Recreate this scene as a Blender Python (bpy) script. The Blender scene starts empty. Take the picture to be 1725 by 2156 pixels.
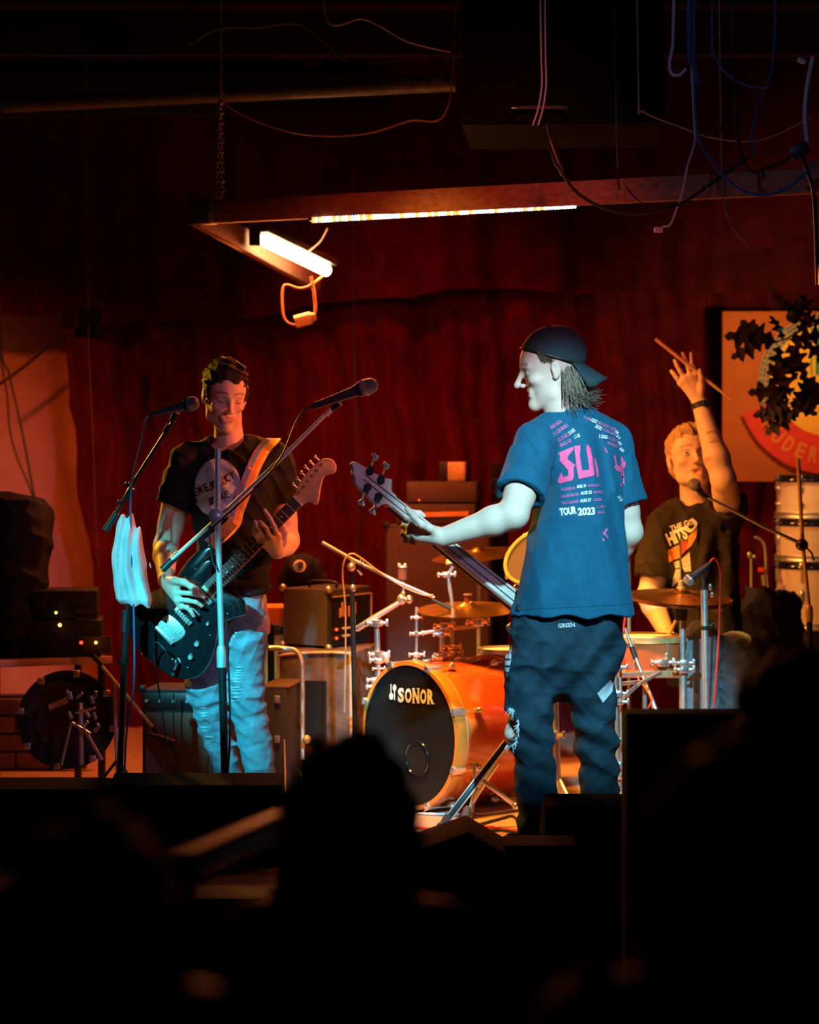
import bpy, bmesh, math, random
import numpy as np
from mathutils import Vector as V, Matrix, Quaternion
from mathutils.bvhtree import BVHTree
random.seed(7); np.random.seed(7)
SC = bpy.context.scene
COL = SC.collection
# ------------------------------------------------------------------ camera, world, lights, exposure
F_PX, CX, HY, ZC = 5000.0, 862.5, 972.0, 1.34      # focal length in pixels, principal column, horizon row, eye height over the stage
def at(px, py, Y):
    """the point at depth Y (metres from the camera) that the photograph shows at pixel (px, py)"""
    return V(((px - CX) / F_PX * Y, Y, ZC + (HY - py) / F_PX * Y))
cam = bpy.data.cameras.new('camera'); cam_o = bpy.data.objects.new('camera', cam); COL.objects.link(cam_o)
cam_o.location = (0, 0, ZC); cam_o.rotation_euler = (math.pi / 2, 0, 0)
cam.sensor_fit = 'HORIZONTAL'; cam.sensor_width = 24.0; cam.lens = F_PX / 1725 * 24.0
cam.shift_y = -(1078 - HY) / 1725
cam.clip_start = 0.05; cam.clip_end = 60
cam.dof.use_dof = True; cam.dof.focus_distance = 8.35; cam.dof.aperture_fstop = 1.9
SC.camera = cam_o
w = bpy.data.worlds.new('dark_room'); SC.world = w; w.use_nodes = True
w.node_tree.nodes['Background'].inputs[0].default_value = (0.25, 0.12, 0.2, 1)
w.node_tree.nodes['Background'].inputs[1].default_value = 0.004
SC.view_settings.view_transform = 'Standard'; SC.view_settings.look = 'None'
SC.view_settings.exposure = 0.0; SC.view_settings.gamma = 1.0; SC.view_settings.use_curve_mapping = False

def lamp(name, kind, loc, target, color, power, size=0.1, spot=30, blend=0.3, sizey=None):
    l = bpy.data.lights.new(name, kind); o = bpy.data.objects.new(name, l); COL.objects.link(o)
    l.color = color; l.energy = power; o.location = loc
    if kind == 'AREA':
        l.size = size
        if sizey: l.shape = 'RECTANGLE'; l.size_y = sizey
    else:
        l.shadow_soft_size = size
    if kind == 'SPOT':
        l.spot_size = math.radians(spot); l.spot_blend = blend
    d = V(target) - V(loc)
    o.rotation_euler = d.to_track_quat('-Z', 'Y').to_euler()
    return o
# front-of-house spots (cyan), side ambers, red wash, added red and blue fills
lamp('bassist_spot_light', 'SPOT', (0.85, 4.0, 3.2), (0.55, 8.0, 1.00), (0.30, 0.80, 1.0), 2300, 0.05, 17.5, 0.45)
lamp('guitarist_leg_light', 'SPOT', (-2.6, 3.2, 3.1), (-0.54, 8.7, 0.50), (0.04, 0.80, 1.0), 3400, 0.05, 6.4, 0.6)
lamp('towel_light', 'SPOT', (-2.6, 3.2, 3.0), (-0.95, 8.35, 0.92), (0.10, 0.82, 1.0), 1700, 0.05, 6.6, 0.7)
lamp('amber_side_light', 'SPOT', (-2.2, 10.4, 2.1), (-0.7, 8.7, 1.1), (1.0, 0.48, 0.03), 360, 0.06, 30, 0.6)
lamp('amber_drum_light', 'SPOT', (-0.45, 8.6, 3.1), (0.36, 9.35, 0.6), (1.0, 0.42, 0.05), 1500, 0.22, 44, 0.7)
lamp('orange_cross_light', 'SPOT', (2.1, 8.15, 2.05), (-0.65, 8.75, 1.25), (1.0, 0.17, 0.01), 520, 0.07, 19, 0.5)
lamp('drummer_light', 'SPOT', (-1.4, 8.4, 2.55), (1.22, 10.0, 1.15), (1.0, 0.40, 0.05), 560, 0.06, 21, 0.5)
lamp('red_curtain_wash', 'SPOT', (-0.3, 10.45, 2.95), (0.25, 11.9, 0.95), (1.0, 0.02, 0.008), 80, 0.12, 84, 0.9)
lamp('red_wall_wash', 'SPOT', (-2.3, 9.6, 2.9), (-1.95, 12.0, 0.9), (1.0, 0.11, 0.018), 170, 0.1, 50, 0.9)
lamp('blue_cable_fill', 'SPOT', (0.2, 5.4, 3.25), (1.15, 8.4, 2.65), (0.40, 0.48, 1.0), 26, 0.05, 34, 0.6)  # added fill, tints the cables under the ceiling blue
lamp('red_front_fill', 'SPOT', (0.6, 3.6, 3.2), (0.1, 10.0, 1.38), (1.0, 0.08, 0.03), 260, 0.15, 21.5, 0.5)  # added red fill from the front for the board and gear
lamp('red_board_fill', 'SPOT', (0.4, 4.6, 3.25), (0.25, 9.3, 2.28), (1.0, 0.13, 0.06), 210, 0.08, 18, 0.8)  # added red fill that brightens the front board alone
lamp('lilac_front_light', 'SPOT', (2.6, 3.2, 2.8), (-0.2, 8.6, 1.1), (0.62, 0.46, 1.0), 210, 0.15, 22, 0.8)

# ------------------------------------------------------------------ materials
def pm(name, col, rough=0.5, metal=0.0, var=0.12, scale=18.0, bump=0.0, bscale=200.0, spec=0.5, coat=0.0, emit=None, estr=0.0,
       col2=None, aniso=None, sheen=0.0, attr=None, trans=0.0, alpha=1.0):
    m = bpy.data.materials.new(name); m.use_nodes = True
    nt = m.node_tree; n = nt.nodes; L = nt.links
    b = n['Principled BSDF']
    b.inputs['Roughness'].default_value = rough; b.inputs['Metallic'].default_value = metal
    b.inputs['Specular IOR Level'].default_value = spec
    b.inputs['Coat Weight'].default_value = coat; b.inputs['Coat Roughness'].default_value = 0.08
    if sheen: b.inputs['Sheen Weight'].default_value = sheen; b.inputs['Sheen Roughness'].default_value = 0.4; b.inputs['Sheen Tint'].default_value = (*[min(1, x * 6) for x in col], 1)
    if trans: b.inputs['Transmission Weight'].default_value = trans
    if alpha < 1: b.inputs['Alpha'].default_value = alpha
    c = (*col, 1)
    tc = n.new('ShaderNodeTexCoord'); mp = n.new('ShaderNodeMapping'); L.new(tc.outputs['Object'], mp.inputs[0])
    if aniso: mp.inputs['Scale'].default_value = aniso
    nz = n.new('ShaderNodeTexNoise'); nz.inputs['Scale'].default_value = scale; nz.inputs['Detail'].default_value = 5
    L.new(mp.outputs[0], nz.inputs['Vector'])
    cr = n.new('ShaderNodeValToRGB')
    lo = tuple(max(0, x * (1 - var)) for x in col) if col2 is None else col2
    hi = tuple(min(1, x * (1 + var)) for x in col) if col2 is None else col
    cr.color_ramp.elements[0].color = (*lo, 1); cr.color_ramp.elements[1].color = (*hi, 1)
    cr.color_ramp.elements[0].position = 0.3; cr.color_ramp.elements[1].position = 0.7
    L.new(nz.outputs['Fac'], cr.inputs[0])
    src = cr.outputs[0]
    if attr:
        at_n = n.new('ShaderNodeAttribute'); at_n.attribute_name = attr
        mx = n.new('ShaderNodeMix'); mx.data_type = 'RGBA'; mx.blend_type = 'MULTIPLY'; mx.inputs[0].default_value = 1
        L.new(src, mx.inputs[6]); L.new(at_n.outputs['Color'], mx.inputs[7]); src = mx.outputs[2]
    L.new(src, b.inputs['Base Color'])
    if bump:
        nb = n.new('ShaderNodeTexNoise'); nb.inputs['Scale'].default_value = bscale; nb.inputs['Detail'].default_value = 3
        L.new(mp.outputs[0], nb.inputs['Vector'])
        bn = n.new('ShaderNodeBump'); bn.inputs['Strength'].default_value = bump; bn.inputs['Distance'].default_value = 0.01
        L.new(nb.outputs['Fac'], bn.inputs['Height']); L.new(bn.outputs[0], b.inputs['Normal'])
    if emit:
        b.inputs['Emission Color'].default_value = (*emit, 1); b.inputs['Emission Strength'].default_value = estr
    return m
M = {}
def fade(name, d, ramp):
    """a base colour that fades along direction d (object metres), light falloff painted in"""
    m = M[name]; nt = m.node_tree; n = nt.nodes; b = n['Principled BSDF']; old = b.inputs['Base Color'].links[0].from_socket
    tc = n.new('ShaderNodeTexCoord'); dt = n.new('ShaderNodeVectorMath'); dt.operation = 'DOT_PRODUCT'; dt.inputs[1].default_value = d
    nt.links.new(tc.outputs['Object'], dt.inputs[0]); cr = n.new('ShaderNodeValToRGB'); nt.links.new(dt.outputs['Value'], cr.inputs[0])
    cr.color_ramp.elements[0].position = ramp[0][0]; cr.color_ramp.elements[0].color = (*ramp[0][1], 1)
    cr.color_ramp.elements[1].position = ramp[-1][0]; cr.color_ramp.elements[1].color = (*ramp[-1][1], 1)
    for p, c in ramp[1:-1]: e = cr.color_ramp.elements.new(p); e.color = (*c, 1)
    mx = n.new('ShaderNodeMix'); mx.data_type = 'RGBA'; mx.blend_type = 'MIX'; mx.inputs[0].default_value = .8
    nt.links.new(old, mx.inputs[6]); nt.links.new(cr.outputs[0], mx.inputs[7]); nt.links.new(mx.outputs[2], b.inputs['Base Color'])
def mk(name, *a, **k):
    M[name] = pm(name, *a, **k); return M[name]
mk('skin', (0.62, 0.41, 0.31), 0.55, var=0.06, scale=30, bump=0.04, bscale=400, attr='tint', spec=0.35)
mk('black_tee', (0.010, 0.010, 0.011), 0.85, var=0.25, scale=60, bump=0.25, bscale=500, sheen=0.05, spec=0.2)
mk('brown_tee', (0.022, 0.016, 0.013), 0.85, var=0.25, scale=60, bump=0.25, bscale=500, sheen=0.05, spec=0.2)
mk('navy_tee', (0.006, 0.072, 0.125), 0.85, var=0.10, scale=40, bump=0.25, bscale=500, sheen=0.1, spec=0.2)
mk('jeans_light', (0.17, 0.26, 0.31), 0.8, var=0.35, scale=14, bump=0.35, bscale=320, spec=0.2)
mk('jeans_dark', (0.009, 0.026, 0.040), 0.85, var=0.45, scale=12, bump=0.35, bscale=320, spec=0.2)
mk('denim_pale', (0.55, 0.60, 0.62), 0.85, var=0.2, scale=40)
mk('hair_brown', (0.020, 0.010, 0.006), 0.6, var=0.5, scale=120, bump=0.6, bscale=300, spec=0.25)
mk('hair_blond', (0.13, 0.095, 0.06), 0.5, var=0.4, scale=120, bump=0.5, bscale=300, spec=0.4)
mk('hair_sandy', (0.42, 0.26, 0.11), 0.55, var=0.4, scale=120, bump=0.6, bscale=300)
mk('hair_dark', (0.010, 0.007, 0.007), 0.7, var=0.4, scale=60, bump=0.5, bscale=200, spec=0.2)
mk('cap_cloth', (0.008, 0.022, 0.028), 0.85, var=0.2, scale=60, bump=0.2, bscale=600)
mk('black', (0.008, 0.008, 0.009), 0.55, var=0.3, scale=30)
mk('black_matte', (0.005, 0.0045, 0.0045), 0.9, var=0.3, scale=30, bump=0.3, bscale=250, spec=0.15)
mk('black_gloss', (0.008, 0.009, 0.011), 0.12, var=0.1, coat=0.8)
mk('black_metal', (0.02, 0.02, 0.022), 0.35, metal=0.3, var=0.2)
mk('chrome', (0.80, 0.78, 0.75), 0.27, metal=0.85, var=0.05)
mk('chrome_satin', (0.72, 0.72, 0.72), 0.36, metal=0.45, var=0.05)
mk('chrome_worn', (0.60, 0.58, 0.56), 0.38, metal=0.8, var=0.15, scale=60)
mk('white', (0.75, 0.74, 0.72), 0.6, var=0.05)
mk('print_white', (0.78, 0.78, 0.74), 0.7, var=0.1, scale=120)
mk('print_pink', (0.80, 0.07, 0.20), 0.7, var=0.12, scale=90)
mk('print_rose', (0.62, 0.12, 0.30), 0.7, var=0.25, scale=200)
mk('print_grey', (0.50, 0.52, 0.55), 0.7, var=0.25, scale=40)
mk('print_dark', (0.02, 0.016, 0.018), 0.7)
mk('print_maroon', (0.12, 0.015, 0.02), 0.7)
mk('print_orange', (0.72, 0.25, 0.04), 0.7, var=0.2, scale=60)
mk('print_red', (0.55, 0.05, 0.03), 0.7, var=0.3, scale=60)
mk('towel', (0.78, 0.80, 0.80), 0.95, var=0.08, scale=20, bump=0.5, bscale=420)
mk('rosewood', (0.055, 0.026, 0.018), 0.5, var=0.3, scale=30, aniso=(1, 6, 6))
mk('maple', (0.62, 0.40, 0.20), 0.35, var=0.12, scale=20, aniso=(1, 5, 5), coat=0.3)
mk('pale_wood', (0.66, 0.54, 0.48), 0.4, var=0.12, scale=20, coat=0.2)
mk('stripe_wood', (0.10, 0.03, 0.02), 0.4)
mk('pearl', (0.8, 0.78, 0.72), 0.3)
mk('strap_orange', (0.80, 0.26, 0.03), 0.7, var=0.1, scale=60, bump=0.2)
mk('strap_yellow', (0.80, 0.55, 0.08), 0.7, var=0.1, scale=60)
mk('strap_purple', (0.22, 0.10, 0.30), 0.7, var=0.1)
mk('strap_blue', (0.08, 0.22, 0.42), 0.7, var=0.1)
mk('leather', (0.11, 0.035, 0.022), 0.6, var=0.3, bump=0.2)
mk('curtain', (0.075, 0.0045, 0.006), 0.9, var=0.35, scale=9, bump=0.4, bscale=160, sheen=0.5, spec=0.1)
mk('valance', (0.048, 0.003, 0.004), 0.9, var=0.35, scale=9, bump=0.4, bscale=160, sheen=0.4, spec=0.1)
mk('plaster', (0.56, 0.36, 0.25), 0.9, var=0.16, scale=3.5, bump=0.15, bscale=60)
mk('wall_dark', (0.03, 0.02, 0.02), 0.9, var=0.3, scale=4)
mk('ceiling_dark', (0.012, 0.010, 0.014), 0.95, var=0.4, scale=3)
mk('stage_wood', (0.42, 0.25, 0.19), 0.5, var=0.25, scale=7, aniso=(1, 6, 1), bump=0.1, bscale=60)
mk('floor_dark', (0.006, 0.005, 0.005), 0.8, var=0.3, scale=4)
mk('beam_wood', (0.34, 0.14, 0.09), 0.7, var=0.3, scale=16, aniso=(0.3, 4, 4), bump=0.3, bscale=60)
mk('galvanised', (0.14, 0.15, 0.16), 0.5, metal=0.5, var=0.3)
mk('tolex', (0.030, 0.022, 0.022), 0.75, var=0.3, scale=60, bump=0.5, bscale=380)
mk('grille', (0.13, 0.10, 0.095), 0.85, var=0.35, scale=160, bump=0.5, bscale=500)
mk('grille_red', (0.20, 0.12, 0.095), 0.85, var=0.3, scale=160, bump=0.4, bscale=500)
mk('cab_brown', (0.080, 0.042, 0.034), 0.85, var=0.25, scale=120, bump=0.5, bscale=420)
mk('amp_plate', (0.62, 0.42, 0.16), 0.4, metal=0.4, var=0.15)
mk('amp_stripe', (0.75, 0.33, 0.12), 0.5, var=0.15)
mk('panel_black', (0.012, 0.012, 0.012), 0.4)
mk('canvas_cover', (0.10, 0.06, 0.05), 0.8, var=0.5, scale=14, bump=0.5, bscale=30)
mk('piping', (0.62, 0.42, 0.30), 0.6)
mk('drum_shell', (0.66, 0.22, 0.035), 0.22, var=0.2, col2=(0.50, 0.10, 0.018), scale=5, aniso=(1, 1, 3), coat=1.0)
mk('drum_hoop', (0.62, 0.20, 0.03), 0.25, var=0.15, scale=8, coat=0.6)
mk('drum_head', (0.010, 0.010, 0.011), 0.35, var=0.15)
mk('drum_head_white', (0.72, 0.68, 0.62), 0.55, var=0.06)
mk('shell_white', (0.62, 0.50, 0.47), 0.35, var=0.06, coat=0.3)
mk('shell_cherry', (0.42, 0.10, 0.03), 0.25, var=0.25, scale=8, coat=0.6)
mk('bronze', (0.72, 0.40, 0.12), 0.27, metal=1.0, var=0.2, scale=14, bump=0.1, bscale=70)
mk('felt', (0.14, 0.04, 0.025), 0.95, var=0.2)
mk('felt_grey', (0.03, 0.03, 0.03), 0.95)
mk('stick_wood', (0.62, 0.35, 0.16), 0.5, var=0.15, aniso=(4, 4, 1))
mk('cable_black', (0.012, 0.012, 0.016), 0.5)
mk('cable_blue', (0.05, 0.09, 0.22), 0.5)
mk('cable_white', (0.55, 0.52, 0.58), 0.5)
mk('cable_red', (0.62, 0.035, 0.02), 0.5)
mk('cable_tan', (0.42, 0.22, 0.14), 0.6)
mk('mic_body', (0.035, 0.035, 0.045), 0.4, metal=0.4)
mk('mic_grey', (0.14, 0.13, 0.15), 0.4, metal=0.5)
mk('mic_mesh', (0.30, 0.31, 0.34), 0.4, metal=0.9, var=0.4, scale=500, bump=0.8, bscale=700)
mk('board_orange', (0.40, 0.10, 0.022), 0.8, var=0.12, scale=6)
mk('sign_yellow', (0.78, 0.42, 0.05), 0.7, var=0.1)
mk('sign_green', (0.03, 0.24, 0.13), 0.7, var=0.2)
mk('sign_grey', (0.10, 0.10, 0.08), 0.7, var=0.3, scale=60)
mk('sign_red', (0.58, 0.022, 0.015), 0.7, var=0.1)
mk('sign_letter', (0.62, 0.17, 0.04), 0.7)
mk('leaf_dark', (0.020, 0.010, 0.012), 0.7, var=0.4, scale=40, bump=0.3, bscale=60)
mk('navy_cloth', (0.006, 0.013, 0.030), 0.9, var=0.4, scale=10, bump=0.4, bscale=40)
mk('block', (0.16, 0.09, 0.08), 0.95, var=0.3, scale=14, bump=0.4, bscale=60)
mk('table_edge', (0.55, 0.30, 0.26), 0.6, var=0.15)
mk('tag_paper', (0.6, 0.45, 0.36), 0.8)
mk('rubber', (0.05, 0.035, 0.032), 0.8, var=0.2)
mk('dark_jacket', (0.012, 0.010, 0.012), 0.9, var=0.4, scale=20, bump=0.4, bscale=60, spec=0.15)
mk('trim_pale', (0.08, 0.07, 0.075), 0.8)
mk('rail_pale', (0.17, 0.12, 0.12), 0.6, var=0.2)
mk('lamp_tube', (1, 0.8, 0.6), 0.4, emit=(1.0, 0.66, 0.30), estr=30)
mk('led_white', (1, 1, 1), 0.4, emit=(1.0, 0.85, 0.62), estr=3.2)
mk('led_orange', (1, 0.5, 0.2), 0.4, emit=(1.0, 0.30, 0.05), estr=2.4)
mk('led_blue', (0.4, 0.5, 1), 0.4, emit=(0.35, 0.70, 1.0), estr=2.2)
mk('led_red_dot', (1, 0.1, 0.05), 0.4, emit=(1.0, 0.06, 0.02), estr=3)
mk('led_amber_dot', (1, 0.5, 0.1), 0.4, emit=(1.0, 0.35, 0.06), estr=8)
mk('led_green_dot', (0.5, 1, 0.2), 0.4, emit=(0.55, 0.9, 0.1), estr=3)
mk('bulb_white', (1, 1, 0.9), 0.4, emit=(0.85, 1.0, 0.80), estr=16)
mk('lamp_orange_box', (0.75, 0.38, 0.14), 0.5)
mk('eye', (0.5, 0.48, 0.46), 0.2)
mk('iris', (0.03, 0.03, 0.035), 0.2)

# ------------------------------------------------------------------ mesh builder
def frame_of(d):
    d = V(d).normalized()
    u = d.cross(V((0, 0, 1)))
    if u.length < 1e-4: u = V((1, 0, 0))
    u.normalize(); return u, u.cross(d).normalized(), d
class MB:
    def __init__(s): s.v = []; s.f = []
    def add(s, vs, fs):
        o = len(s.v); s.v += [tuple(x) for x in vs]; s.f += [tuple(i + o for i in f) for f in fs]; return s
    def box(s, c, size, R=None, bev=0.0):
        c = V(c); hx, hy, hz = [x / 2 for x in size]
        bev = min(bev, hx * .9, hy * .9, hz * .9)
        if bev <= 0:
            vs = [V((x, y, z)) for x in (-hx, hx) for y in (-hy, hy) for z in (-hz, hz)]
            fs = [(0, 1, 3, 2), (4, 6, 7, 5), (0, 4, 5, 1), (2, 3, 7, 6), (0, 2, 6, 4), (1, 5, 7, 3)]
        else:
            bm = bmesh.new(); bmesh.ops.create_cube(bm, size=1)
            for v in bm.verts: v.co = V((v.co.x * size[0], v.co.y * size[1], v.co.z * size[2]))
            bmesh.ops.bevel(bm, geom=list(bm.edges), offset=bev, segments=2, affect='EDGES', profile=0.5)
            bm.verts.index_update()
            vs = [v.co.copy() for v in bm.verts]; fs = [[v.index for v in f.verts] for f in bm.faces]; bm.free()
        if R is not None: vs = [R @ v for v in vs]
        return s.add([v + c for v in vs], fs)
    def tube(s, pts, r, n=8, caps=True):
        pts = [V(p) for p in pts]; m = len(pts)
        rs = r if isinstance(r, (list, tuple)) else [r] * m
        T = []
        for i in range(m):
            a = pts[max(i - 1, 0)]; b = pts[min(i + 1, m - 1)]; t = b - a
            T.append(t.normalized() if t.length > 1e-9 else V((0, 0, 1)))
        u, _, _ = frame_of(T[0]); vs = []; fs = []
        for i in range(m):
            u = (u - T[i] * u.dot(T[i])); u = u.normalized() if u.length > 1e-6 else frame_of(T[i])[0]
            w = T[i].cross(u)
            for k in range(n):
                a = 2 * math.pi * k / n
                vs.append(pts[i] + (u * math.cos(a) + w * math.sin(a)) * rs[i])
        for i in range(m - 1):
            for k in range(n):
                k2 = (k + 1) % n
                fs.append((i * n + k, i * n + k2, (i + 1) * n + k2, (i + 1) * n + k))
        if caps:
            fs.append(tuple(range(n - 1, -1, -1))); fs.append(tuple((m - 1) * n + k for k in range(n)))
        return s.add(vs, fs)
    def cyl(s, a, b, r0, r1=None, n=16): return s.tube([a, b], [r0, r0 if r1 is None else r1], n)
    def lathe(s, prof, o, d, n=24, closed=False):
        """prof: (radius, height along d)"""
        u, w, d = frame_of(d); o = V(o); vs = []; fs = []; m = len(prof)
        for (r, h) in prof:
            for k in range(n):
                a = 2 * math.pi * k / n
                vs.append(o + d * h + (u * math.cos(a) + w * math.sin(a)) * max(r, 1e-5))
        for i in range(m - 1 + (1 if closed else 0)):
            j = (i + 1) % m
            for k in range(n):
                k2 = (k + 1) % n
                fs.append((i * n + k, i * n + k2, j * n + k2, j * n + k))
        return s.add(vs, fs)
    def ring(s, c, d, R, r, n=32, m=8):
        return s.lathe([(R + r * math.cos(2 * math.pi * k / m), r * math.sin(2 * math.pi * k / m)) for k in range(m)], c, d, n, True)
    def ell(s, c, r, R=None, n=14, m=9):
        vs = []; fs = []; r = (r, r, r) if not isinstance(r, (tuple, list)) else r
        for i in range(m + 1):
            t = math.pi * i / m
            for k in range(n):
                a = 2 * math.pi * k / n
                p = V((r[0] * math.sin(t) * math.cos(a), r[1] * math.sin(t) * math.sin(a), r[2] * math.cos(t)))
                vs.append((R @ p if R is not None else p) + V(c))
        for i in range(m):
            for k in range(n):
                k2 = (k + 1) % n
                fs.append((i * n + k, (i + 1) * n + k, (i + 1) * n + k2, i * n + k2))
        return s.add(vs, fs)
    def slab(s, out, X, Y, Z, o, z0, z1, bev=0.0):
        """outline (x, y) pairs in the frame X, Y, extruded along Z from z0 to z1 with rounded rims"""
        n = len(out); P = [V((a, b, 0)) for a, b in out]
        area = sum(P[i].x * P[(i + 1) % n].y - P[(i + 1) % n].x * P[i].y for i in range(n))
        if area < 0: P.reverse()
        nor = []
        for i in range(n):
            e = P[(i + 1) % n] - P[i - 1]; nn = V((e.y, -e.x, 0)); nor.append(nn.normalized() if nn.length > 1e-9 else V((0, 0, 0)))
        rings = [(z0, 0)] if bev <= 0 else [(z0, bev), (z0 + bev * .3, bev * .3), (z0 + bev, 0)]
        rings += [(z1, 0)] if bev <= 0 else [(z1 - bev, 0), (z1 - bev * .3, bev * .3), (z1, bev)]
        vs = []; fs = []
        for (z, ins) in rings:
            for p, q in zip(P, nor):
                a = p - q * ins; vs.append(V(o) + X * a.x + Y * a.y + Z * z)
        for i in range(len(rings) - 1):
            for k in range(n):
                k2 = (k + 1) % n
                fs.append((i * n + k, i * n + k2, (i + 1) * n + k2, (i + 1) * n + k))
        fs.append(tuple(range(n - 1, -1, -1))); fs.append(tuple((len(rings) - 1) * n + k for k in range(n)))
        return s.add(vs, fs)
    def grid(s, fn, nu, nv):
        vs = [fn(i / (nu - 1), j / (nv - 1)) for i in range(nu) for j in range(nv)]
        fs = [(i * nv + j, (i + 1) * nv + j, (i + 1) * nv + j + 1, i * nv + j + 1) for i in range(nu - 1) for j in range(nv - 1)]
        return s.add(vs, fs)
    def build(s, name, mat, parent=None, smooth=40, flip=False):
        o = origin(parent)
        me = bpy.data.meshes.new(name)
        me.from_pydata([(x - o[0], y - o[1], z - o[2]) for x, y, z in s.v], [], s.f)
        return finish(me, name, mat, parent, smooth)
def finish(me, name, mat, parent, smooth=40):
    me.validate(); me.update()
    bm = bmesh.new(); bm.from_mesh(me); bmesh.ops.recalc_face_normals(bm, faces=bm.faces); bm.to_mesh(me); bm.free()
    if smooth:
        me.polygons.foreach_set('use_smooth', [True] * len(me.polygons))
        me.set_sharp_from_angle(angle=math.radians(smooth))
    me.materials.append(M[mat] if isinstance(mat, str) else mat)
    ob = bpy.data.objects.new(name, me); COL.objects.link(ob)
    if parent is not None: ob.parent = parent
    return ob
def origin(p):
    o = V((0, 0, 0))
    while p is not None: o += p.location; p = p.parent
    return o
def thing(name, label, cat, loc=(0, 0, 0), group=None):
    o = bpy.data.objects.new(name, None); COL.objects.link(o); o.location = loc
    o.empty_display_size = 0.1
    o['label'] = label; o['category'] = cat
    if group: o['group'] = group
    return o
def tag(o, label, cat, group=None):
    o['label'] = label; o['category'] = cat
    if group: o['group'] = group
    return o
def struct(o, label=None):
    o['kind'] = 'structure'
    if label: o['label'] = label
    return o
def share(src, name, parent, loc=(0, 0, 0), rot=None):
    """a further copy of a part, sharing its mesh"""
    c = src.copy(); c.name = name; COL.objects.link(c); c.parent = parent; c.location = loc
    if rot is not None: c.rotation_euler = rot
    return c
def catmull(pts, n=6, closed=False):
    pts = [V(p) for p in pts]; m = len(pts); out = []
    for i in range(m if closed else m - 1):
        if closed: a, b, c, d = pts[i - 1], pts[i], pts[(i + 1) % m], pts[(i + 2) % m]
        else: a, b, c, d = pts[max(i - 1, 0)], pts[i], pts[i + 1], pts[min(i + 2, m - 1)]
        for k in range(n):
            t = k / n
            out.append(0.5 * ((2 * b) + (c - a) * t + (2 * a - 5 * b + 4 * c - d) * t * t + (3 * b - a - 3 * c + d) * t ** 3))
    if not closed: out.append(pts[-1])
    return out
def cat2(pts, n=6): return [(p.x, p.y) for p in catmull([(a, b, 0) for a, b in pts], n, True)]
def rotz(a): return Matrix.Rotation(math.radians(a), 3, 'Z')

# ------------------------------------------------------------------ text and printed marks
def text_mesh(txt, bold=0.0, shear=0.0):
    """2-D vertices and faces of a word, height of a capital = 1, left end at x = 0"""
    cu = bpy.data.curves.new('word', 'FONT'); cu.body = txt; cu.offset = bold; cu.shear = shear; cu.resolution_u = 3
    ob = bpy.data.objects.new('word', cu); COL.objects.link(ob)
    dg = bpy.context.evaluated_depsgraph_get(); me = ob.evaluated_get(dg).to_mesh()
    vs = [(v.co.x, v.co.y) for v in me.vertices]; fs = [tuple(p.vertices) for p in me.polygons]
    ob.evaluated_get(dg).to_mesh_clear(); bpy.data.objects.remove(ob); bpy.data.curves.remove(cu)
    x0 = min(v[0] for v in vs); y0 = min(v[1] for v in vs); x1 = max(v[0] for v in vs); y1 = max(v[1] for v in vs)
    return [((x - x0), (y - y0)) for x, y in vs], fs, x1 - x0, y1 - y0
def poly_mesh(polys):
    """2-D polygons -> triangulated vertices and faces"""
    bm = bmesh.new()
    for p in polys:
        vs = [bm.verts.new((a, b, 0)) for a, b in p]
        try: bm.faces.new(vs)
        except ValueError: pass
    bm.normal_update()
    bmesh.ops.triangulate(bm, faces=bm.faces[:], ngon_method='EAR_CLIP')
    bm.verts.index_update()
    r = [(v.co.x, v.co.y) for v in bm.verts], [tuple(v.index for v in f.verts) for f in bm.faces]
    bm.free(); return r
def refine(vs, fs, L):
    bm = bmesh.new(); bv = [bm.verts.new((a, b, 0)) for a, b in vs]
    for f in fs:
        try: bm.faces.new([bv[i] for i in f])
        except ValueError: pass
    bmesh.ops.triangulate(bm, faces=bm.faces[:])
    for _ in range(6):
        e = [x for x in bm.edges if x.calc_length() > L]
        if not e: break
        bmesh.ops.subdivide_edges(bm, edges=e, cuts=1); bmesh.ops.triangulate(bm, faces=bm.faces[:])
    bm.verts.index_update()
    r = [(v.co.x, v.co.y) for v in bm.verts], [tuple(v.index for v in f.verts) for f in bm.faces]
    bm.free(); return r
EYE = V((0, 0, ZC))
def bvh_of(ob):
    o = origin(ob); me = ob.data
    return BVHTree.FromPolygons([v.co + o for v in me.vertices], [tuple(p.vertices) for p in me.polygons])
def print_on(name, vs, fs, bvh, mat, parent, lift=0.0022, L=6, depth=8.5, label=None):
    """a flat print laid onto the cloth: every vertex of the mark is dropped onto the garment's own surface"""
    vs, fs = refine(vs, fs, L); out = []; last = depth
    for a, b in vs:
        d = (at(a, b, 1.0) - EYE).normalized(); hit = bvh.ray_cast(EYE, d)
        if hit[0] is not None: out.append(hit[0] - d * lift)
        else: out.append(None)
    keep = [f for f in fs if all(out[i] is not None for i in f) and max((out[i] - out[j]).length for i in f for j in f) < 0.06]
    used = sorted({i for f in keep for i in f}); ix = {u: k for k, u in enumerate(used)}
    if not used: return None
    mb = MB(); mb.add([out[u] for u in used], [tuple(ix[i] for i in f) for f in keep])
    o = mb.build(name, mat, parent, 60)
    if label: o['label'] = label
    return o
def word_px(txt, x0, y0, x1, y1, h, bold=0.0, shear=0.0, curve=0.0):
    """a word in photograph pixels, baseline from (x0, y0) to (x1, y1), letters h high"""
    vs, fs, wd, ht = text_mesh(txt, bold, shear); out = []
    dx, dy = x1 - x0, y1 - y0; ln = math.hypot(dx, dy)
    for a, b in vs:
        t = a / wd; q = b / ht * h
        c = curve * 4 * t * (1 - t)
        out.append((x0 + dx * t + dy / ln * (q + c), y0 + dy * t - dx / ln * (q + c)))
    return out, fs
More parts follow.
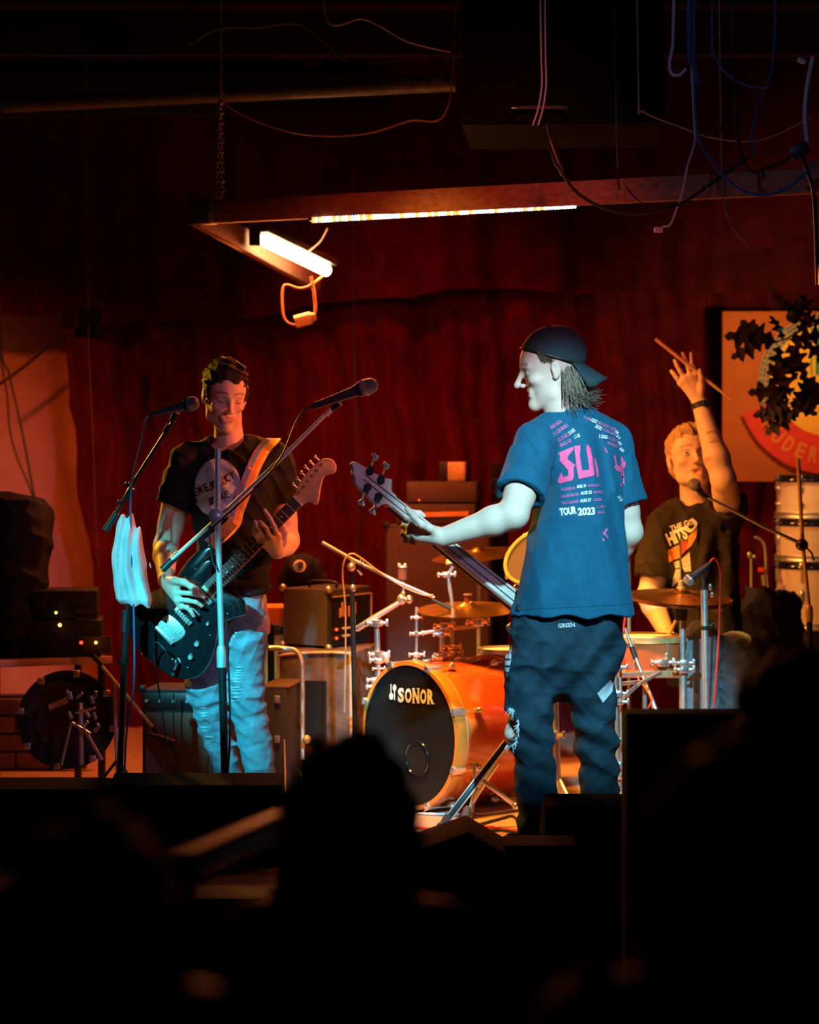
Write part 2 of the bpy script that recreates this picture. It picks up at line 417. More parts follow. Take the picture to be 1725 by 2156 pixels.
# ------------------------------------------------------------------ distance-field sculpting (numpy): bodies and garments are single closed surfaces
class Field:
    def __init__(s, lo, hi, h):
        s.lo = np.array(lo, float); s.h = h
        s.n = [int(math.ceil((hi[i] - lo[i]) / h)) + 1 for i in range(3)]
        s.ax = [(s.lo[i] + h * np.arange(s.n[i])).astype(np.float32) for i in range(3)]
        s.D = np.full(s.n, 0.3, np.float32)
    def blk(s, lo, hi):
        sl = []
        for i in range(3):
            a = max(0, int((lo[i] - s.lo[i]) / s.h) - 1); b = min(s.n[i], int((hi[i] - s.lo[i]) / s.h) + 3)
            if a >= b: return None
            sl.append(slice(a, b))
        return tuple(sl)
    def co(s, sl): return s.ax[0][sl[0]][:, None, None], s.ax[1][sl[1]][None, :, None], s.ax[2][sl[2]][None, None, :]
    def mix(s, sl, d, k, sub=False):
        D = s.D[sl]
        if sub:
            a, b = -D, d
            h = np.maximum(k - np.abs(a - b), 0) / k; r = -(np.minimum(a, b) - h * h * k / 4)
        else:
            h = np.maximum(k - np.abs(D - d), 0) / k; r = np.minimum(D, d) - h * h * k / 4
        s.D[sl] = r
    def cap(s, a, b, ra, rb=None, k=0.02, sub=False, flat=False):
        a = np.array(a, float); b = np.array(b, float); rb = ra if rb is None else rb
        m = max(ra, rb) + k + 2 * s.h
        sl = s.blk(np.minimum(a, b) - m, np.maximum(a, b) + m)
        if sl is None: return s
        X, Y, Z = s.co(sl); ab = b - a; L2 = max(float(ab @ ab), 1e-12)
        t = ((X - a[0]) * ab[0] + (Y - a[1]) * ab[1] + (Z - a[2]) * ab[2]) / L2
        tc = np.clip(t, 0, 1)
        d = np.sqrt((X - a[0] - tc * ab[0]) ** 2 + (Y - a[1] - tc * ab[1]) ** 2 + (Z - a[2] - tc * ab[2]) ** 2) - (ra + (rb - ra) * tc)
        if flat: d = np.maximum(d, (t - 1) * math.sqrt(L2))
        s.mix(sl, d.astype(np.float32), k, sub); return s
    def chain(s, pts, rs, k=0.02, sub=False):
        for i in range(len(pts) - 1): s.cap(pts[i], pts[i + 1], rs[i], rs[i + 1], k, sub)
        return s
    def ell(s, c, r, R=None, k=0.02, sub=False):
        c = np.array(c, float); m = max(r) + k + 2 * s.h
        sl = s.blk(c - m, c + m)
        if sl is None: return s
        X, Y, Z = s.co(sl); X = X - c[0]; Y = Y - c[1]; Z = Z - c[2]
        if R is None: q = (X, Y, Z)
        else: q = tuple(X * R[0][i] + Y * R[1][i] + Z * R[2][i] for i in range(3))
        k0 = np.sqrt((q[0] / r[0]) ** 2 + (q[1] / r[1]) ** 2 + (q[2] / r[2]) ** 2) + 1e-6
        k1 = np.sqrt((q[0] / r[0] ** 2) ** 2 + (q[1] / r[1] ** 2) ** 2 + (q[2] / r[2] ** 2) ** 2) + 1e-6
        s.mix(sl, (k0 * (k0 - 1) / k1).astype(np.float32), k, sub); return s
    def loft(s, secs, k=0.02, sub=False, p=2.3, rnd=0.0):
        """stack of ellipse sections (z, cx, cy, rx, ry, yaw degrees), listed upwards"""
        z = np.array([q[0] for q in secs]); g = [np.array([q[i] for q in secs]) for i in range(1, 6)]
        mx = max(max(q[3], q[4]) for q in secs) + k + 2 * s.h
        lo = [min(q[1] for q in secs) - mx, min(q[2] for q in secs) - mx, z[0] - k - 2 * s.h]
        hi = [max(q[1] for q in secs) + mx, max(q[2] for q in secs) + mx, z[-1] + k + 2 * s.h]
        sl = s.blk(lo, hi)
        if sl is None: return s
        X, Y, Z = s.co(sl); zz = Z.ravel()
        cx, cy, rx, ry, yw = [np.interp(zz, z, q)[None, None, :] for q in g]
        ca, sa = np.cos(np.radians(yw)), np.sin(np.radians(yw))
        u = ((X - cx) * ca + (Y - cy) * sa) / rx; v = (-(X - cx) * sa + (Y - cy) * ca) / ry
        d = ((np.abs(u) ** p + np.abs(v) ** p) ** (1 / p) - 1) * np.minimum(rx, ry)
        d = np.maximum(d, np.maximum(z[0] - Z, Z - z[-1]))
        s.mix(sl, d.astype(np.float32), k, sub); return s
    def plane(s, p, n, lo=None, hi=None):
        """cut away everything beyond the plane through p with outward normal n (inside the box lo..hi)"""
        sl = s.blk(lo, hi) if lo is not None else (slice(None),) * 3
        X, Y, Z = s.co(sl); n = np.array(n, float) / np.linalg.norm(n)
        s.D[sl] = np.maximum(s.D[sl], ((X - p[0]) * n[0] + (Y - p[1]) * n[1] + (Z - p[2]) * n[2]).astype(np.float32)); return s
    def ripple(s, fn, band=0.025):
        """displace the skin by fn(x, y, z) metres"""
        ix = np.nonzero(np.abs(s.D) < band)
        x, y, z = s.ax[0][ix[0]], s.ax[1][ix[1]], s.ax[2][ix[2]]
        s.D[ix] -= fn(x, y, z).astype(np.float32); return s
    def mesh(s):
        D = s.D; S = D < 0
        S[0] = S[-1] = False; S[:, 0] = S[:, -1] = False; S[:, :, 0] = S[:, :, -1] = False
        c = np.zeros([n - 1 for n in s.n], np.int8)
        for i in (0, 1):
            for j in (0, 1):
                for k in (0, 1):
                    c += S[i:s.n[0] - 1 + i, j:s.n[1] - 1 + j, k:s.n[2] - 1 + k]
        mask = (c > 0) & (c < 8); I = np.nonzero(mask); N = len(I[0])
        vid = np.full(mask.shape, -1, np.int32); vid[I] = np.arange(N)
        acc = np.zeros((N, 3)); cnt = np.zeros(N)
        cor = [(i, j, k) for i in (0, 1) for j in (0, 1) for k in (0, 1)]
        val = {q: D[I[0] + q[0], I[1] + q[1], I[2] + q[2]].astype(float) for q in cor}
        sg = {q: S[I[0] + q[0], I[1] + q[1], I[2] + q[2]] for q in cor}
        for q in cor:
            for axis in range(3):
                if q[axis]: continue
                r = list(q); r[axis] = 1; r = tuple(r)
                x = sg[q] != sg[r]
                den = val[q] - val[r]; t = np.where(x & (np.abs(den) > 1e-9), val[q] / np.where(np.abs(den) > 1e-9, den, 1), 0.5).clip(0, 1)
                for a in range(3): acc[:, a] += np.where(x, q[a] + (t if a == axis else 0), 0)
                cnt += x
        P = acc / cnt[:, None] + np.stack(I, 1); P = P * s.h + s.lo
        faces = []
        for axis in range(3):
            b, d = [q for q in range(3) if q != axis]
            lo = [slice(0, n) for n in s.n]; A = [slice(None)] * 3; B = [slice(None)] * 3
            A[axis] = slice(0, s.n[axis] - 1); B[axis] = slice(1, s.n[axis])
            x = S[tuple(A)] != S[tuple(B)]; J = np.stack(np.nonzero(x), 1)
            ok = (J[:, b] > 0) & (J[:, d] > 0) & (J[:, b] < s.n[b] - 1) & (J[:, d] < s.n[d] - 1); J = J[ok]
            def cell(ob, od):
                K = J.copy(); K[:, b] -= ob; K[:, d] -= od; return vid[K[:, 0], K[:, 1], K[:, 2]]
            q = np.stack([cell(1, 1), cell(0, 1), cell(0, 0), cell(1, 0)], 1)
            ins = S[J[:, 0], J[:, 1], J[:, 2]]
            if axis == 1: ins = ~ins
            q[~ins] = q[~ins][:, ::-1]
            faces.append(q)
        Fc = np.concatenate(faces); return P, Fc[(Fc >= 0).all(1)]
    def build(s, name, mat, parent, relax=1, tint=None):
        P, Fc = s.mesh()
        for _ in range(relax):       # one Laplacian pass over the quad edges
            A = np.zeros_like(P); n = np.zeros(len(P))
            for i in range(4):
                a, b = Fc[:, i], Fc[:, (i + 1) % 4]
                for ax in range(3):
                    A[:, ax] += np.bincount(a, P[b, ax], len(P)) + np.bincount(b, P[a, ax], len(P))
                n += np.bincount(a, minlength=len(P)) + np.bincount(b, minlength=len(P))
            P = 0.5 * P + 0.5 * A / np.maximum(n, 1)[:, None]
        o = np.array(origin(parent)); me = bpy.data.meshes.new(name)
        me.vertices.add(len(P)); me.vertices.foreach_set('co', (P - o).astype(np.float32).ravel())
        me.loops.add(len(Fc) * 4); me.loops.foreach_set('vertex_index', Fc.astype(np.int32).ravel())
        me.polygons.add(len(Fc)); me.polygons.foreach_set('loop_start', np.arange(len(Fc), dtype=np.int32) * 4)
        me.polygons.foreach_set('use_smooth', np.ones(len(Fc), bool))
        me.update(calc_edges=True); me.validate()
        if tint is not None:
            ca = me.color_attributes.new('tint', 'FLOAT_COLOR', 'POINT')
            t = tint(P); ca.data.foreach_set('color', np.concatenate([t, np.ones((len(P), 1))], 1).astype(np.float32).ravel())
        me.materials.append(M[mat])
        ob = bpy.data.objects.new(name, me); COL.objects.link(ob); ob.parent = parent
        return ob

def folds(seed, amp, freq, n=6, stretch=(1, 1, 1)):
    """soft irregular cloth folds"""
    r = random.Random(seed); T = []
    for i in range(n):
        f = freq * (0.6 + 0.9 * r.random()); d = V((r.gauss(0, 1) * stretch[0], r.gauss(0, 1) * stretch[1], r.gauss(0, 1) * stretch[2])).normalized() * f
        e = V((r.gauss(0, 1), r.gauss(0, 1), r.gauss(0, 1))).normalized() * freq * 0.35
        T.append((d, e, r.random() * 6.28, r.random() * 6.28))
    def fn(x, y, z):
        s = 0
        for d, e, p, q in T:
            a = np.sin(d.x * x + d.y * y + d.z * z + p + 1.6 * np.sin(e.x * x + e.y * y + e.z * z + q))
            s = s + (1 - np.abs(a)) ** 2 - 0.35
        return s * (amp / n * 2.2) + .0035
    return fn

def basis(fwd, up=(0, 0, 1)):
    """columns: right-hand side in the picture of someone facing fwd ... local x, local y = forward, local z = up"""
    f = V(fwd).normalized(); x = f.cross(V(up)).normalized(); u = x.cross(f).normalized()
    return x, f, u
class Head:
    def __init__(s, c, fwd, up=(0, 0, 1), k=1.0):
        s.c = V(c); s.x, s.f, s.u = basis(fwd, up); s.k = k
        s.R = [[s.x[i], s.f[i], s.u[i]] for i in range(3)]
    def p(s, x, y, z): return s.c + (s.x * x + s.f * y + s.u * z) * s.k
    def loc(s, P):
        Q = (P - np.array(s.c)) / s.k
        return np.stack([Q @ np.array(s.x), Q @ np.array(s.f), Q @ np.array(s.u)], 1)
    def ell(s, F, c, r, k=0.012, sub=False): F.ell(s.p(*c), [q * s.k for q in r], s.R, k * s.k, sub)
    def cap(s, F, a, b, ra, rb=None, k=0.01, sub=False): F.cap(s.p(*a), s.p(*b), ra * s.k, (ra if rb is None else rb) * s.k, k * s.k, sub)
    def sculpt(s, F, mouth_open=0.0, jaw=1.0, nose=1.0, lids=True):
        e, c = s.ell, s.cap
        e(F, (0, -.014, .034), (.073, .095, .084), .02)
        e(F, (0, .020, -.030), (.060 * jaw, .066, .080), .03)
        e(F, (0, .045, .030), (.056, .046, .052), .025)
        for q in (-1, 1):
            c(F, (q * .050 * jaw, -.008, -.040), (q * .044 * jaw, .012, -.078), .016, .015, .02)
            c(F, (q * .044 * jaw, .012, -.078), (q * .010, .070, -.106), .015, .014, .02)
            e(F, (q * .042, .060, -.026), (.018, .020, .014), .02)
            c(F, (q * .012, .086, .020), (q * .044, .072, .018), .008, .007, .014)
            F.ell(s.p(q * .031, .097, -.001), [.017 * s.k, .014 * s.k, .012 * s.k], s.R, .012 * s.k, True)
            F.ell(s.p(q * .031, .073, -.002), [.0135 * s.k] * 3, None, .003)
        c(F, (0, .074, -.104), (0, .072, -.1), .017, .017, .018)
        c(F, (0, .088, .010), (0, .108 * nose, -.030), .0075, .0095, .010)
        e(F, (0, .110 * nose, -.035), (.0105, .010, .009), .008)
        for q in (-1, 1): e(F, (q * .0125, .099, -.038), (.0075, .010, .008), .006)
        for q in (-1, 1): F.ell(s.p(q * .006, .106, -.046), [.0038 * s.k] * 3, None, .003, True)
        c(F, (-.022, .079, -.062), (.022, .079, -.062), .0060, .0060, .012); c(F, (0, .081, -.0615), (0, .080, -.061), .006, .006, .010)
        z = -.074 - .012 * mouth_open
        c(F, (-.016, .0805, z), (.016, .0805, z), .007, .007, .012)
        if mouth_open: e(F, (0, .093, -.068 - .006 * mouth_open), (.016, .016, .0035 + .006 * mouth_open), .004, True)
        else: c(F, (-.024, .0885, -.0672), (.024, .0885, -.0672), .0028, .0028, .003, True)
        for q in (-1, 1):
            e(F, (q * .078, -.008, -.004), (.0075, .0165, .028), .004)
            e(F, (q * .076, -.002, -.028), (.0065, .009, .010), .006)
            F.ell(s.p(q * .087, -.004, .002), [.006 * s.k, .008 * s.k, .014 * s.k], s.R, .003 * s.k, True)
            F.ell(s.p(q * .087, -.001, -.014), [.006 * s.k, .005 * s.k, .006 * s.k], s.R, .003 * s.k, True)
    def tint(s, stubble=0.3, brow=(0.18, 0.12, 0.10), browz=.024):
        def fn(P):
            q = s.loc(P); ax = np.abs(q[:, 0]); t = np.ones((len(P), 3))
            def mixc(m, col): t[:] = t * (1 - m[:, None]) + np.array(col) * m[:, None]
            front = q[:, 1] > .055
            st = np.exp(-((q[:, 2] + .088) / .022) ** 2) * np.clip((q[:, 1] - .01) / .05, 0, 1) * stubble
            mixc(np.clip(st, 0, 1), (.55, .45, .42))
            lip = np.exp(-((q[:, 2] + .067) / .0085) ** 4) * np.clip(1 - (ax / .024) ** 4, 0, 1) * front * (q[:, 1] > .078)
            mixc(np.clip(lip * .7, 0, 1), (.80, .42, .42))
            bz = browz + .006 - ((ax - .030) / .022) ** 2 * .006
            br = np.exp(-((q[:, 2] - bz) / .0045) ** 2) * ((ax > .010) & (ax < .052)) * front
            mixc(np.clip(br * .9, 0, 1), brow)
            ey = np.exp(-((q[:, 2] + .007) / .0030) ** 2) * np.exp(-((ax - .031) / .014) ** 4) * (q[:, 1] > .05)
            mixc(np.clip(ey * .9, 0, 1), (.16, .10, .09))
            sk = np.exp(-((q[:, 2] - .001) / .013) ** 2) * np.exp(-((ax - .031) / .018) ** 4) * (q[:, 1] > .05)
            mixc(np.clip(sk * .35, 0, 1), (.62, .48, .46))
            ck = np.exp(-((q[:, 2] + .03) / .02) ** 2 - ((ax - .04) / .02) ** 2) * front
            mixc(ck * .25, (1.0, .82, .78))
            return t
        return fn

def arm(F, sh, el, wr, r=(.052, .043, .042, .044, .027), k=.02):
    sh, el, wr = V(sh), V(el), V(wr)
    F.cap(sh, el, r[0], r[1], k)
    F.cap(sh.lerp(el, .25), sh.lerp(el, .75), r[0] * 1.0, r[1] * 1.02, k)
    m = el.lerp(wr, .28); F.cap(el, m, r[2], r[3], k); F.cap(m, wr, r[3], r[4], k)
def hand(F, wr, kn, fingers, thumb, rk=.0125, rf=.0092):
    wr = V(wr)
    for q in kn: F.cap(wr, q, .021, rk, .012)
    for i in range(3): F.cap(kn[i], kn[i + 1], rk, rk, .010)
    F.cap(wr.lerp(V(kn[1]), .35), V(kn[1]), .018, .013, .012); F.cap(wr.lerp(V(kn[3]), .35), V(kn[2]), .017, .012, .012)
    for q, f in zip(kn, fingers):
        pts = [V(q)] + [V(a) for a in f]; n = len(pts)
        F.chain(pts, [rf * (1.08 - .28 * i / (n - 1)) for i in range(n)], .004)
    pts = [V(a) for a in thumb]; n = len(pts)
    F.chain([wr.lerp(pts[0], .35)] + pts, [.016] + [.0135 - .004 * i / (n - 1) for i in range(n)], .008)

def cloth_sleeve(F, sh, en, r0, r1, k=.03):
    sh, en = V(sh), V(en)
    F.cap(sh, en, r0, r1, k, flat=True)
def open_sleeve(F, sh, en, r1):
    sh, en = V(sh), V(en); d = en - sh
    F.cap(sh + d * .86, sh + d * 1.3, r1 - .022, r1 - .010, .004, True)
def sewn_ring(F_bvh_pts, name, mat, parent, r=.0018):
    mb = MB(); mb.tube(F_bvh_pts, r, 5, False); return mb.build(name, mat, parent)
def sec(py, xl, xr, ry, Y, yaw=0, dy=0.0, rx=None):
    a, b = at(xl, py, Y), at(xr, py, Y)
    return (a.z, (a.x + b.x) / 2, Y + dy, (b.x - a.x) / 2 if rx is None else rx, ry, yaw)
# ================================================================== the room
def quad(name, pts, mat):
    mb = MB(); mb.add(pts, [(0, 1, 2, 3)]); return struct(mb.build(name, mat, None, 0))
mb = MB(); mb.box((0, 9.9, -.03), (9, 5.3, .06)); struct(mb.build('floor', 'stage_wood'), 'pale wooden stage floor under the band')
mb = MB(); mb.box((0, 7.5, .002), (9, .5, .008)); struct(mb.build('floor_shade_strip', 'floor_dark'), 'dark strip painting shade along the stage edge')  # dark sheet added over the boards to stand in for shade
mb = MB(); mb.box((0, 7.23, -.36), (9, .04, .60)); struct(mb.build('wall_stage_front', 'wall_dark'), 'dark riser at the front edge of the stage')
mb = MB(); mb.box((0, 3.2, -.68), (9, 9.2, .06)); struct(mb.build('floor_audience', 'floor_dark'), 'dark floor where the audience stands')
mb = MB(); mb.box((0, 12.55, 1.5), (9, .1, 4.6)); struct(mb.build('wall_back', 'wall_dark'), 'dark wall behind the red curtain')
mb = MB(); mb.box((0, 6.5, 3.45), (9, 13, .1)); struct(mb.build('ceiling', 'ceiling_dark'), 'black ceiling above the stage')
mb = MB(); mb.box((-4.4, 6.5, 1.4), (.1, 13, 4.2)); struct(mb.build('wall_left', 'wall_dark'), 'dark side wall at the left of the room')
mb = MB(); mb.box((4.4, 6.5, 1.4), (.1, 13, 4.2)); struct(mb.build('wall_right', 'wall_dark'), 'dark side wall at the right of the room')
a = at(-60, 655, 12.2); b = at(200, 1500, 12.2)
mb = MB(); mb.box(((a.x + b.x) / 2, 12.3, 1.0), (b.x - a.x + .5, .08, 2.2)); struct(mb.build('wall_plaster', 'plaster'), 'pale plaster wall glowing red beside the curtain edge')
# ceiling joists
for y_, z_ in ((11.7, 3.05), (10.6, 3.15)):
    mb = MB(); mb.box((0, y_, z_ + .1), (8.6, .09, .2)); struct(mb.build('trim_ceiling_joist', 'ceiling_dark'))
# ------------------------------------------------------------------ curtain and valance
def fold_curve(t, seed, dens=1.0):
    r = math.sin(t * 31 * dens + seed) + .6 * math.sin(t * 57 * dens + 1.7 * seed + 1.2 * math.sin(t * 13)) + .35 * math.sin(t * 111 * dens + seed * 3)
    return r
def edge_x(z):   # wavy left edge of the main curtain, metres
    ks = [(0.0, 200), (.35, 195), (.75, 188), (1.15, 162), (1.45, 150), (1.62, 128), (1.78, 136), (2.2, 132), (3.3, 130)]
    px = np.interp(z, [k[0] for k in ks], [k[1] for k in ks]); return (px - CX) / F_PX * 11.8
def cur(u, v_):
    z = v_ * 2.9 + .0; x0 = edge_x(z); x = x0 + (2.75 - x0) * u
    yb = 11.85 - .10 * (x) ; am = .062 * (1.15 - .35 * v_)
    return V((x + .012 * math.sin(9 * z + 20 * u), yb - am * fold_curve(u * 1.9 + .02 * math.sin(3 * z), 1.0, 1.25) - .02 * (1 - v_), z))
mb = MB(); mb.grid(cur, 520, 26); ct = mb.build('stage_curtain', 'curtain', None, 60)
tag(ct, 'dark red velvet curtain hanging in folds across the back of the stage', 'curtain')
def val(u, v_):
    x = -2.6 + 5.4 * u
    drop = 2.10 + .05 * math.sin(x * 2.2 + 1.0) + .03 * abs(math.sin(x * 4.1)) + .035 * x
    if x > .9: drop += .04 * math.sin((x - .9) * 3)
    z = drop + (3.35 - drop) * v_
    yb = 11.66 - .10 * x
    return V((x, yb - .035 * (1.2 - .5 * v_) * fold_curve(u * 1.2, 2.7, 1.3) - .02 * (1 - v_), z))
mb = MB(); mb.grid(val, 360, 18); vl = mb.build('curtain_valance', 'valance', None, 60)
tag(vl, 'dark red pleated valance hanging above the velvet curtain', 'curtain')
# ------------------------------------------------------------------ hanging wooden frame with lights
bm_ = thing('hanging_light_frame', 'wooden light frame of long boards hung on chains over the stage', 'light frame', at(455, 445, 9.8))
def board(a0, a1, h, t, nm, mat):
    d = (a1 - a0); ln = d.length; X_ = d.normalized(); u_ = V((0, 0, 1)); Y_ = u_.cross(X_).normalized(); Z_ = X_.cross(Y_)
    mb = MB(); mb.box((a0 + a1) / 2, (ln, t, h), Matrix((X_, Y_, Z_)).transposed(), .004); return mb.build(nm, mat, bm_)
FA, FB = at(452, 447, 9.8), at(1900, 372, 8.5)
board(FA, FB, .092, .04, 'front_board', 'beam_wood')
SA, SB = at(415, 452, 9.83), at(668, 590, 11.2)
board(SA, SB, .10, .04, 'side_board', 'beam_wood')
mb = MB(); c_ = at(428, 447, 9.79); mb.box(c_, (.105, .06, .10), rotz(-27), .004); mb.build('corner_bracket', 'galvanised', bm_)
mb = MB(); mb.box(at(444, 458, 9.74), (.022, .01, .03)); mb.build('bracket_plate', 'chrome_worn', bm_)
def chain(p0, p1, nm='hanging_chain'):
    d = p1 - p0; n_ = int(d.length / .020); mb = MB()
    for i in range(n_):
        c = p0 + d * ((i + .5) / n_); ax = V((1, 0, 0)) if i % 2 else V((0, 1, 0)); mb.ring(c, ax, .0095, .0022, 10, 5)
    o = mb.build(nm, 'chrome_worn', bm_); o['kind'] = 'stuff'; return o
chain(at(455, 425, 9.8), at(466, 190, 9.8)); chain(at(468, 425, 9.82), at(466, 190, 9.81))
# fluorescent-style lamp under the side board
lt = thing('tube_lamp', 'short glowing orange-white tube lamp under the side board', 'lamp', at(620, 535, 10.45))
l0, l1 = at(556, 506, 10.3), at(688, 570, 10.75)
d = (l1 - l0).normalized()
for q, s0, s1 in ((0, 0, .49), (1, .51, 1)):
    mb = MB(); mb.tube([l0.lerp(l1, s0), l0.lerp(l1, s1)], .026, 12); mb.build('tube', 'lamp_tube', lt)
mb = MB(); m_ = (l0 + l1) / 2 + V((0, 0, .042)); X_ = d; Y_ = V((0, 0, 1)).cross(X_).normalized(); mb.box(m_, ((l1 - l0).length + .06, .085, .03), Matrix((X_, Y_, X_.cross(Y_))).transposed(), .005); mb.build('housing', 'galvanised', lt)
mb = MB(); mb.box(at(537, 500, 10.28), (.05, .04, .07), None, .005); mb.build('end_bracket', 'black_metal', lt)
al = lamp('tube_lamp_light', 'AREA', (l0 + l1) / 2 + V((0, -.02, -.06)), (l0 + l1) / 2 + V((0, -.35, -1)), (1.0, 0.20, 0.03), 55, .75, sizey=.06)
al.rotation_euler = (V((0, -.35, -1))).to_track_quat('-Z', 'Y').to_euler()
# LED bar
lb = thing('led_bar', 'long light bar of small coloured diodes under the front board', 'lamp', at(935, 446, 9.25))
b0, b1 = at(657, 464, 9.58), at(1214, 433, 9.08)
b0 += V((0, -.01, 0)); b1 += V((0, -.01, 0))
X_ = (b1 - b0).normalized(); Y_ = V((0, 0, 1)).cross(X_).normalized(); RB = Matrix((X_, Y_, X_.cross(Y_))).transposed()
mb = MB(); mb.box((b0 + b1) / 2 + V((0, .02, .010)), ((b1 - b0).length + .02, .035, .024), RB, .003); mb.build('housing', 'black_metal', lb)
rr = random.Random(9); mb = MB(); mb.box((0, 0, 0), (.0105, .010, .0225), None, .003)
seq = ['led_white', 'led_orange', 'led_white', 'led_blue', 'led_white', 'led_orange']
src = {}
for i in range(84):
    p = b0.lerp(b1, (i + .5) / 84); m_ = rr.choice(['led_white'] * 5 + ['led_orange'] * 3 + ['led_blue'] * 2)
    if m_ not in src:
        me = bpy.data.meshes.new('diode'); me.from_pydata(mb.v, [], mb.f); me.materials.append(M[m_]); src[m_] = me
    o = bpy.data.objects.new('diode', src[m_]); COL.objects.link(o); o.parent = lb; o.location = p - lb.location; o.rotation_euler = RB.to_euler()
al = lamp('led_bar_light', 'AREA', (b0 + b1) / 2 + V((0, -.03, -.03)), (b0 + b1) / 2, (1.0, 0.14, 0.03), 26, (b1 - b0).length, sizey=.03)
al.rotation_euler = (Matrix((X_, -X_.cross(Y_).cross(X_), X_.cross(Y_))).transposed()).to_euler()
# plug-in transformer hanging on its lead
tf = thing('cable_connector', 'small orange-lit connector block hanging in a cable loop', 'connector', at(643, 674, 10.4))
MB().tube(catmull([l1 + V((0, 0, .01)), at(686, 575, 10.5), at(655, 600, 10.4), at(630, 607, 10.4), at(598, 602, 10.4), at(596, 655, 10.4), at(605, 678, 10.4), at(625, 685, 10.4)], 8), .005, 7).build('loop_cord', 'cable_tan', tf)
MB().tube(catmull([at(655, 582, 10.4), at(662, 620, 10.4), at(664, 655, 10.4), at(658, 670, 10.4)], 6), .006, 7).build('lead', 'cable_tan', tf)
MB().tube(catmull([at(650, 530, 10.5), at(675, 508, 10.3), at(690, 480, 9.9)], 6), .004, 6).build('feed_cord', 'cable_tan', tf)
mb = MB(); mb.tube([at(622, 678, 10.4), at(655, 669, 10.4)], .028, 14); mb.build('block', 'lamp_orange_box', tf)
mb = MB(); mb.tube([at(655, 669, 10.4), at(665, 666, 10.4)], [.022, .016], 12); mb.build('end_cap', 'cable_tan', tf)
# ------------------------------------------------------------------ things up in the dark
sp_ = thing('ceiling_speaker', 'black boxed ceiling speaker with a faint round rim above the light bar', 'speaker', at(1160, 60, 8.9))
mb = MB(); a, b = at(985, 277, 8.9), at(1410, 277, 8.9); mb.box(((a.x + b.x) / 2, 9.2, a.z + .38), (b.x - a.x, .7, .72), rotz(-4), .01); mb.build('cabinet', 'black_matte', sp_)
mb = MB(); mb.ring(at(1137, 226, 8.72), (0, -.14, 1), .10, .006, 40, 6); mb.build('speaker_rim', 'galvanised', sp_)
wn = [0]
def wire(pts, Y, r, mat, label, cat='cable', n=8, group=None):
    P = [at(p[0], p[1], Y if len(p) < 3 else p[2]) for p in pts]
    mb = MB(); mb.tube(catmull(P, n), r, 6); return tag(mb.build('cable', mat), label, cat, group)
wire([(1138, -240), (1138, 0), (1140, 120), (1141, 180), (1133, 230), (1122, 264)], 8.5, .0035, 'cable_white', 'pale cable end hanging beside its twin below the ceiling speaker, on the left')
wire([(1148, -240), (1148, 0), (1149, 120), (1150, 180), (1143, 230), (1133, 264)], 8.5, .0035, 'cable_white', 'pale cable end hanging beside its twin below the ceiling speaker, on the right')
xl = thing('hanging_plug_cable', 'black cable with a long connector hanging in a loop over the front board', 'cable', at(1180, 330, 8.4))
MB().tube(catmull([at(1185, 365, 8.4), at(1215, 405, 8.4), at(1270, 437, 8.4), at(1340, 449, 8.4), at(1430, 430, 8.4), at(1500, 385, 8.4), at(1580, 330, 8.4)], 8), .0065, 7).build('cord', 'cable_black', xl)
MB().tube([at(1150, 262, 8.4), at(1157, 292, 8.4), at(1159, 296, 8.4), at(1163, 310, 8.4), at(1176, 345, 8.4), at(1181, 352, 8.4), at(1186, 368, 8.4)], [.003, .010, .013, .013, .015, .012, .008], 12).build('connector', 'mic_body', xl)
dg = thing('dangling_cable', 'pale thin cable dangling with a small plug over the front board', 'cable', at(1387, 484, 8.4))
MB().tube(catmull([at(x, y, 8.4) for x, y in ((1445, -260), (1455, 100), (1463, 270), (1463, 300), (1448, 350), (1438, 400), (1425, 440), (1412, 472), (1395, 478))], 8), .0042, 6).build('cord', 'cable_white', dg)
MB().box(at(1387, 484, 8.4), (.030, .018, .020), rotz(30), .003).build('plug', 'cable_white', dg)
wire([(1466, -260), (1462, 100), (1468, 275), (1500, 340), (1545, 390), (1600, 411), (1660, 395), (1720, 340)], 8.3, .0055, 'cable_blue', 'dark blue cable sagging in front of the right end of the board')
wire([(1425, -270), (1418, 60), (1415, 105), (1410, 135), (1415, 155), (1430, 158), (1445, 145)], 8.3, .006, 'cable_white', 'short white cable loop near the ceiling at the right')
wire([(1452, -270), (1452, 100), (1458, 120), (1465, 160), (1474, 178)], 8.3, .010, 'cable_blue', 'short blue strap end beside the white cable loop')
wire([(1500, -270), (1500, 80), (1505, 115), (1530, 155), (1575, 180), (1620, 185)], 8.3, .004, 'cable_blue', 'thin blue cable curving under the ceiling at the right')
wire([(1340, -225), (1345, 200), (1355, 235), (1440, 270), (1500, 290), (1580, 298), (1640, 282), (1710, 245)], 8.6, .0035, 'cable_tan', 'long thin tan cable sagging behind the hanging cables')
wire([(1640, -240), (1632, 60), (1625, 145), (1605, 200), (1590, 250), (1583, 290), (1586, 330)], 8.5, .005, 'cable_blue', 'thin dark cable dropping from the ceiling at the right')
wire([(1296, -280), (1300, 340, 8.6), (1320, 395), (1355, 432)], 8.2, .003, 'cable_black', 'thin black cable crossing the front board')
wire([(1512, -190, 8.8), (1518, 250, 8.8), (1522, 392, 8.7), (1530, 450), (1550, 490), (1578, 522)], 8.6, .003, 'cable_tan', 'thin tan wire hanging below the right end of the board')
wire([(1540, -265), (1548, 200), (1570, 350), (1620, 352), (1660, 335), (1680, 310)], 8.3, .006, 'cable_black', 'black cable running to the dark power block at the right')
wire([(466, -110), (466, 190), (470, 215), (540, 255), (640, 283), (760, 283), (860, 255), (945, 220), (960, -110)], 9.6, .004, 'cable_tan', 'long faint cable sagging above the wooden frame')
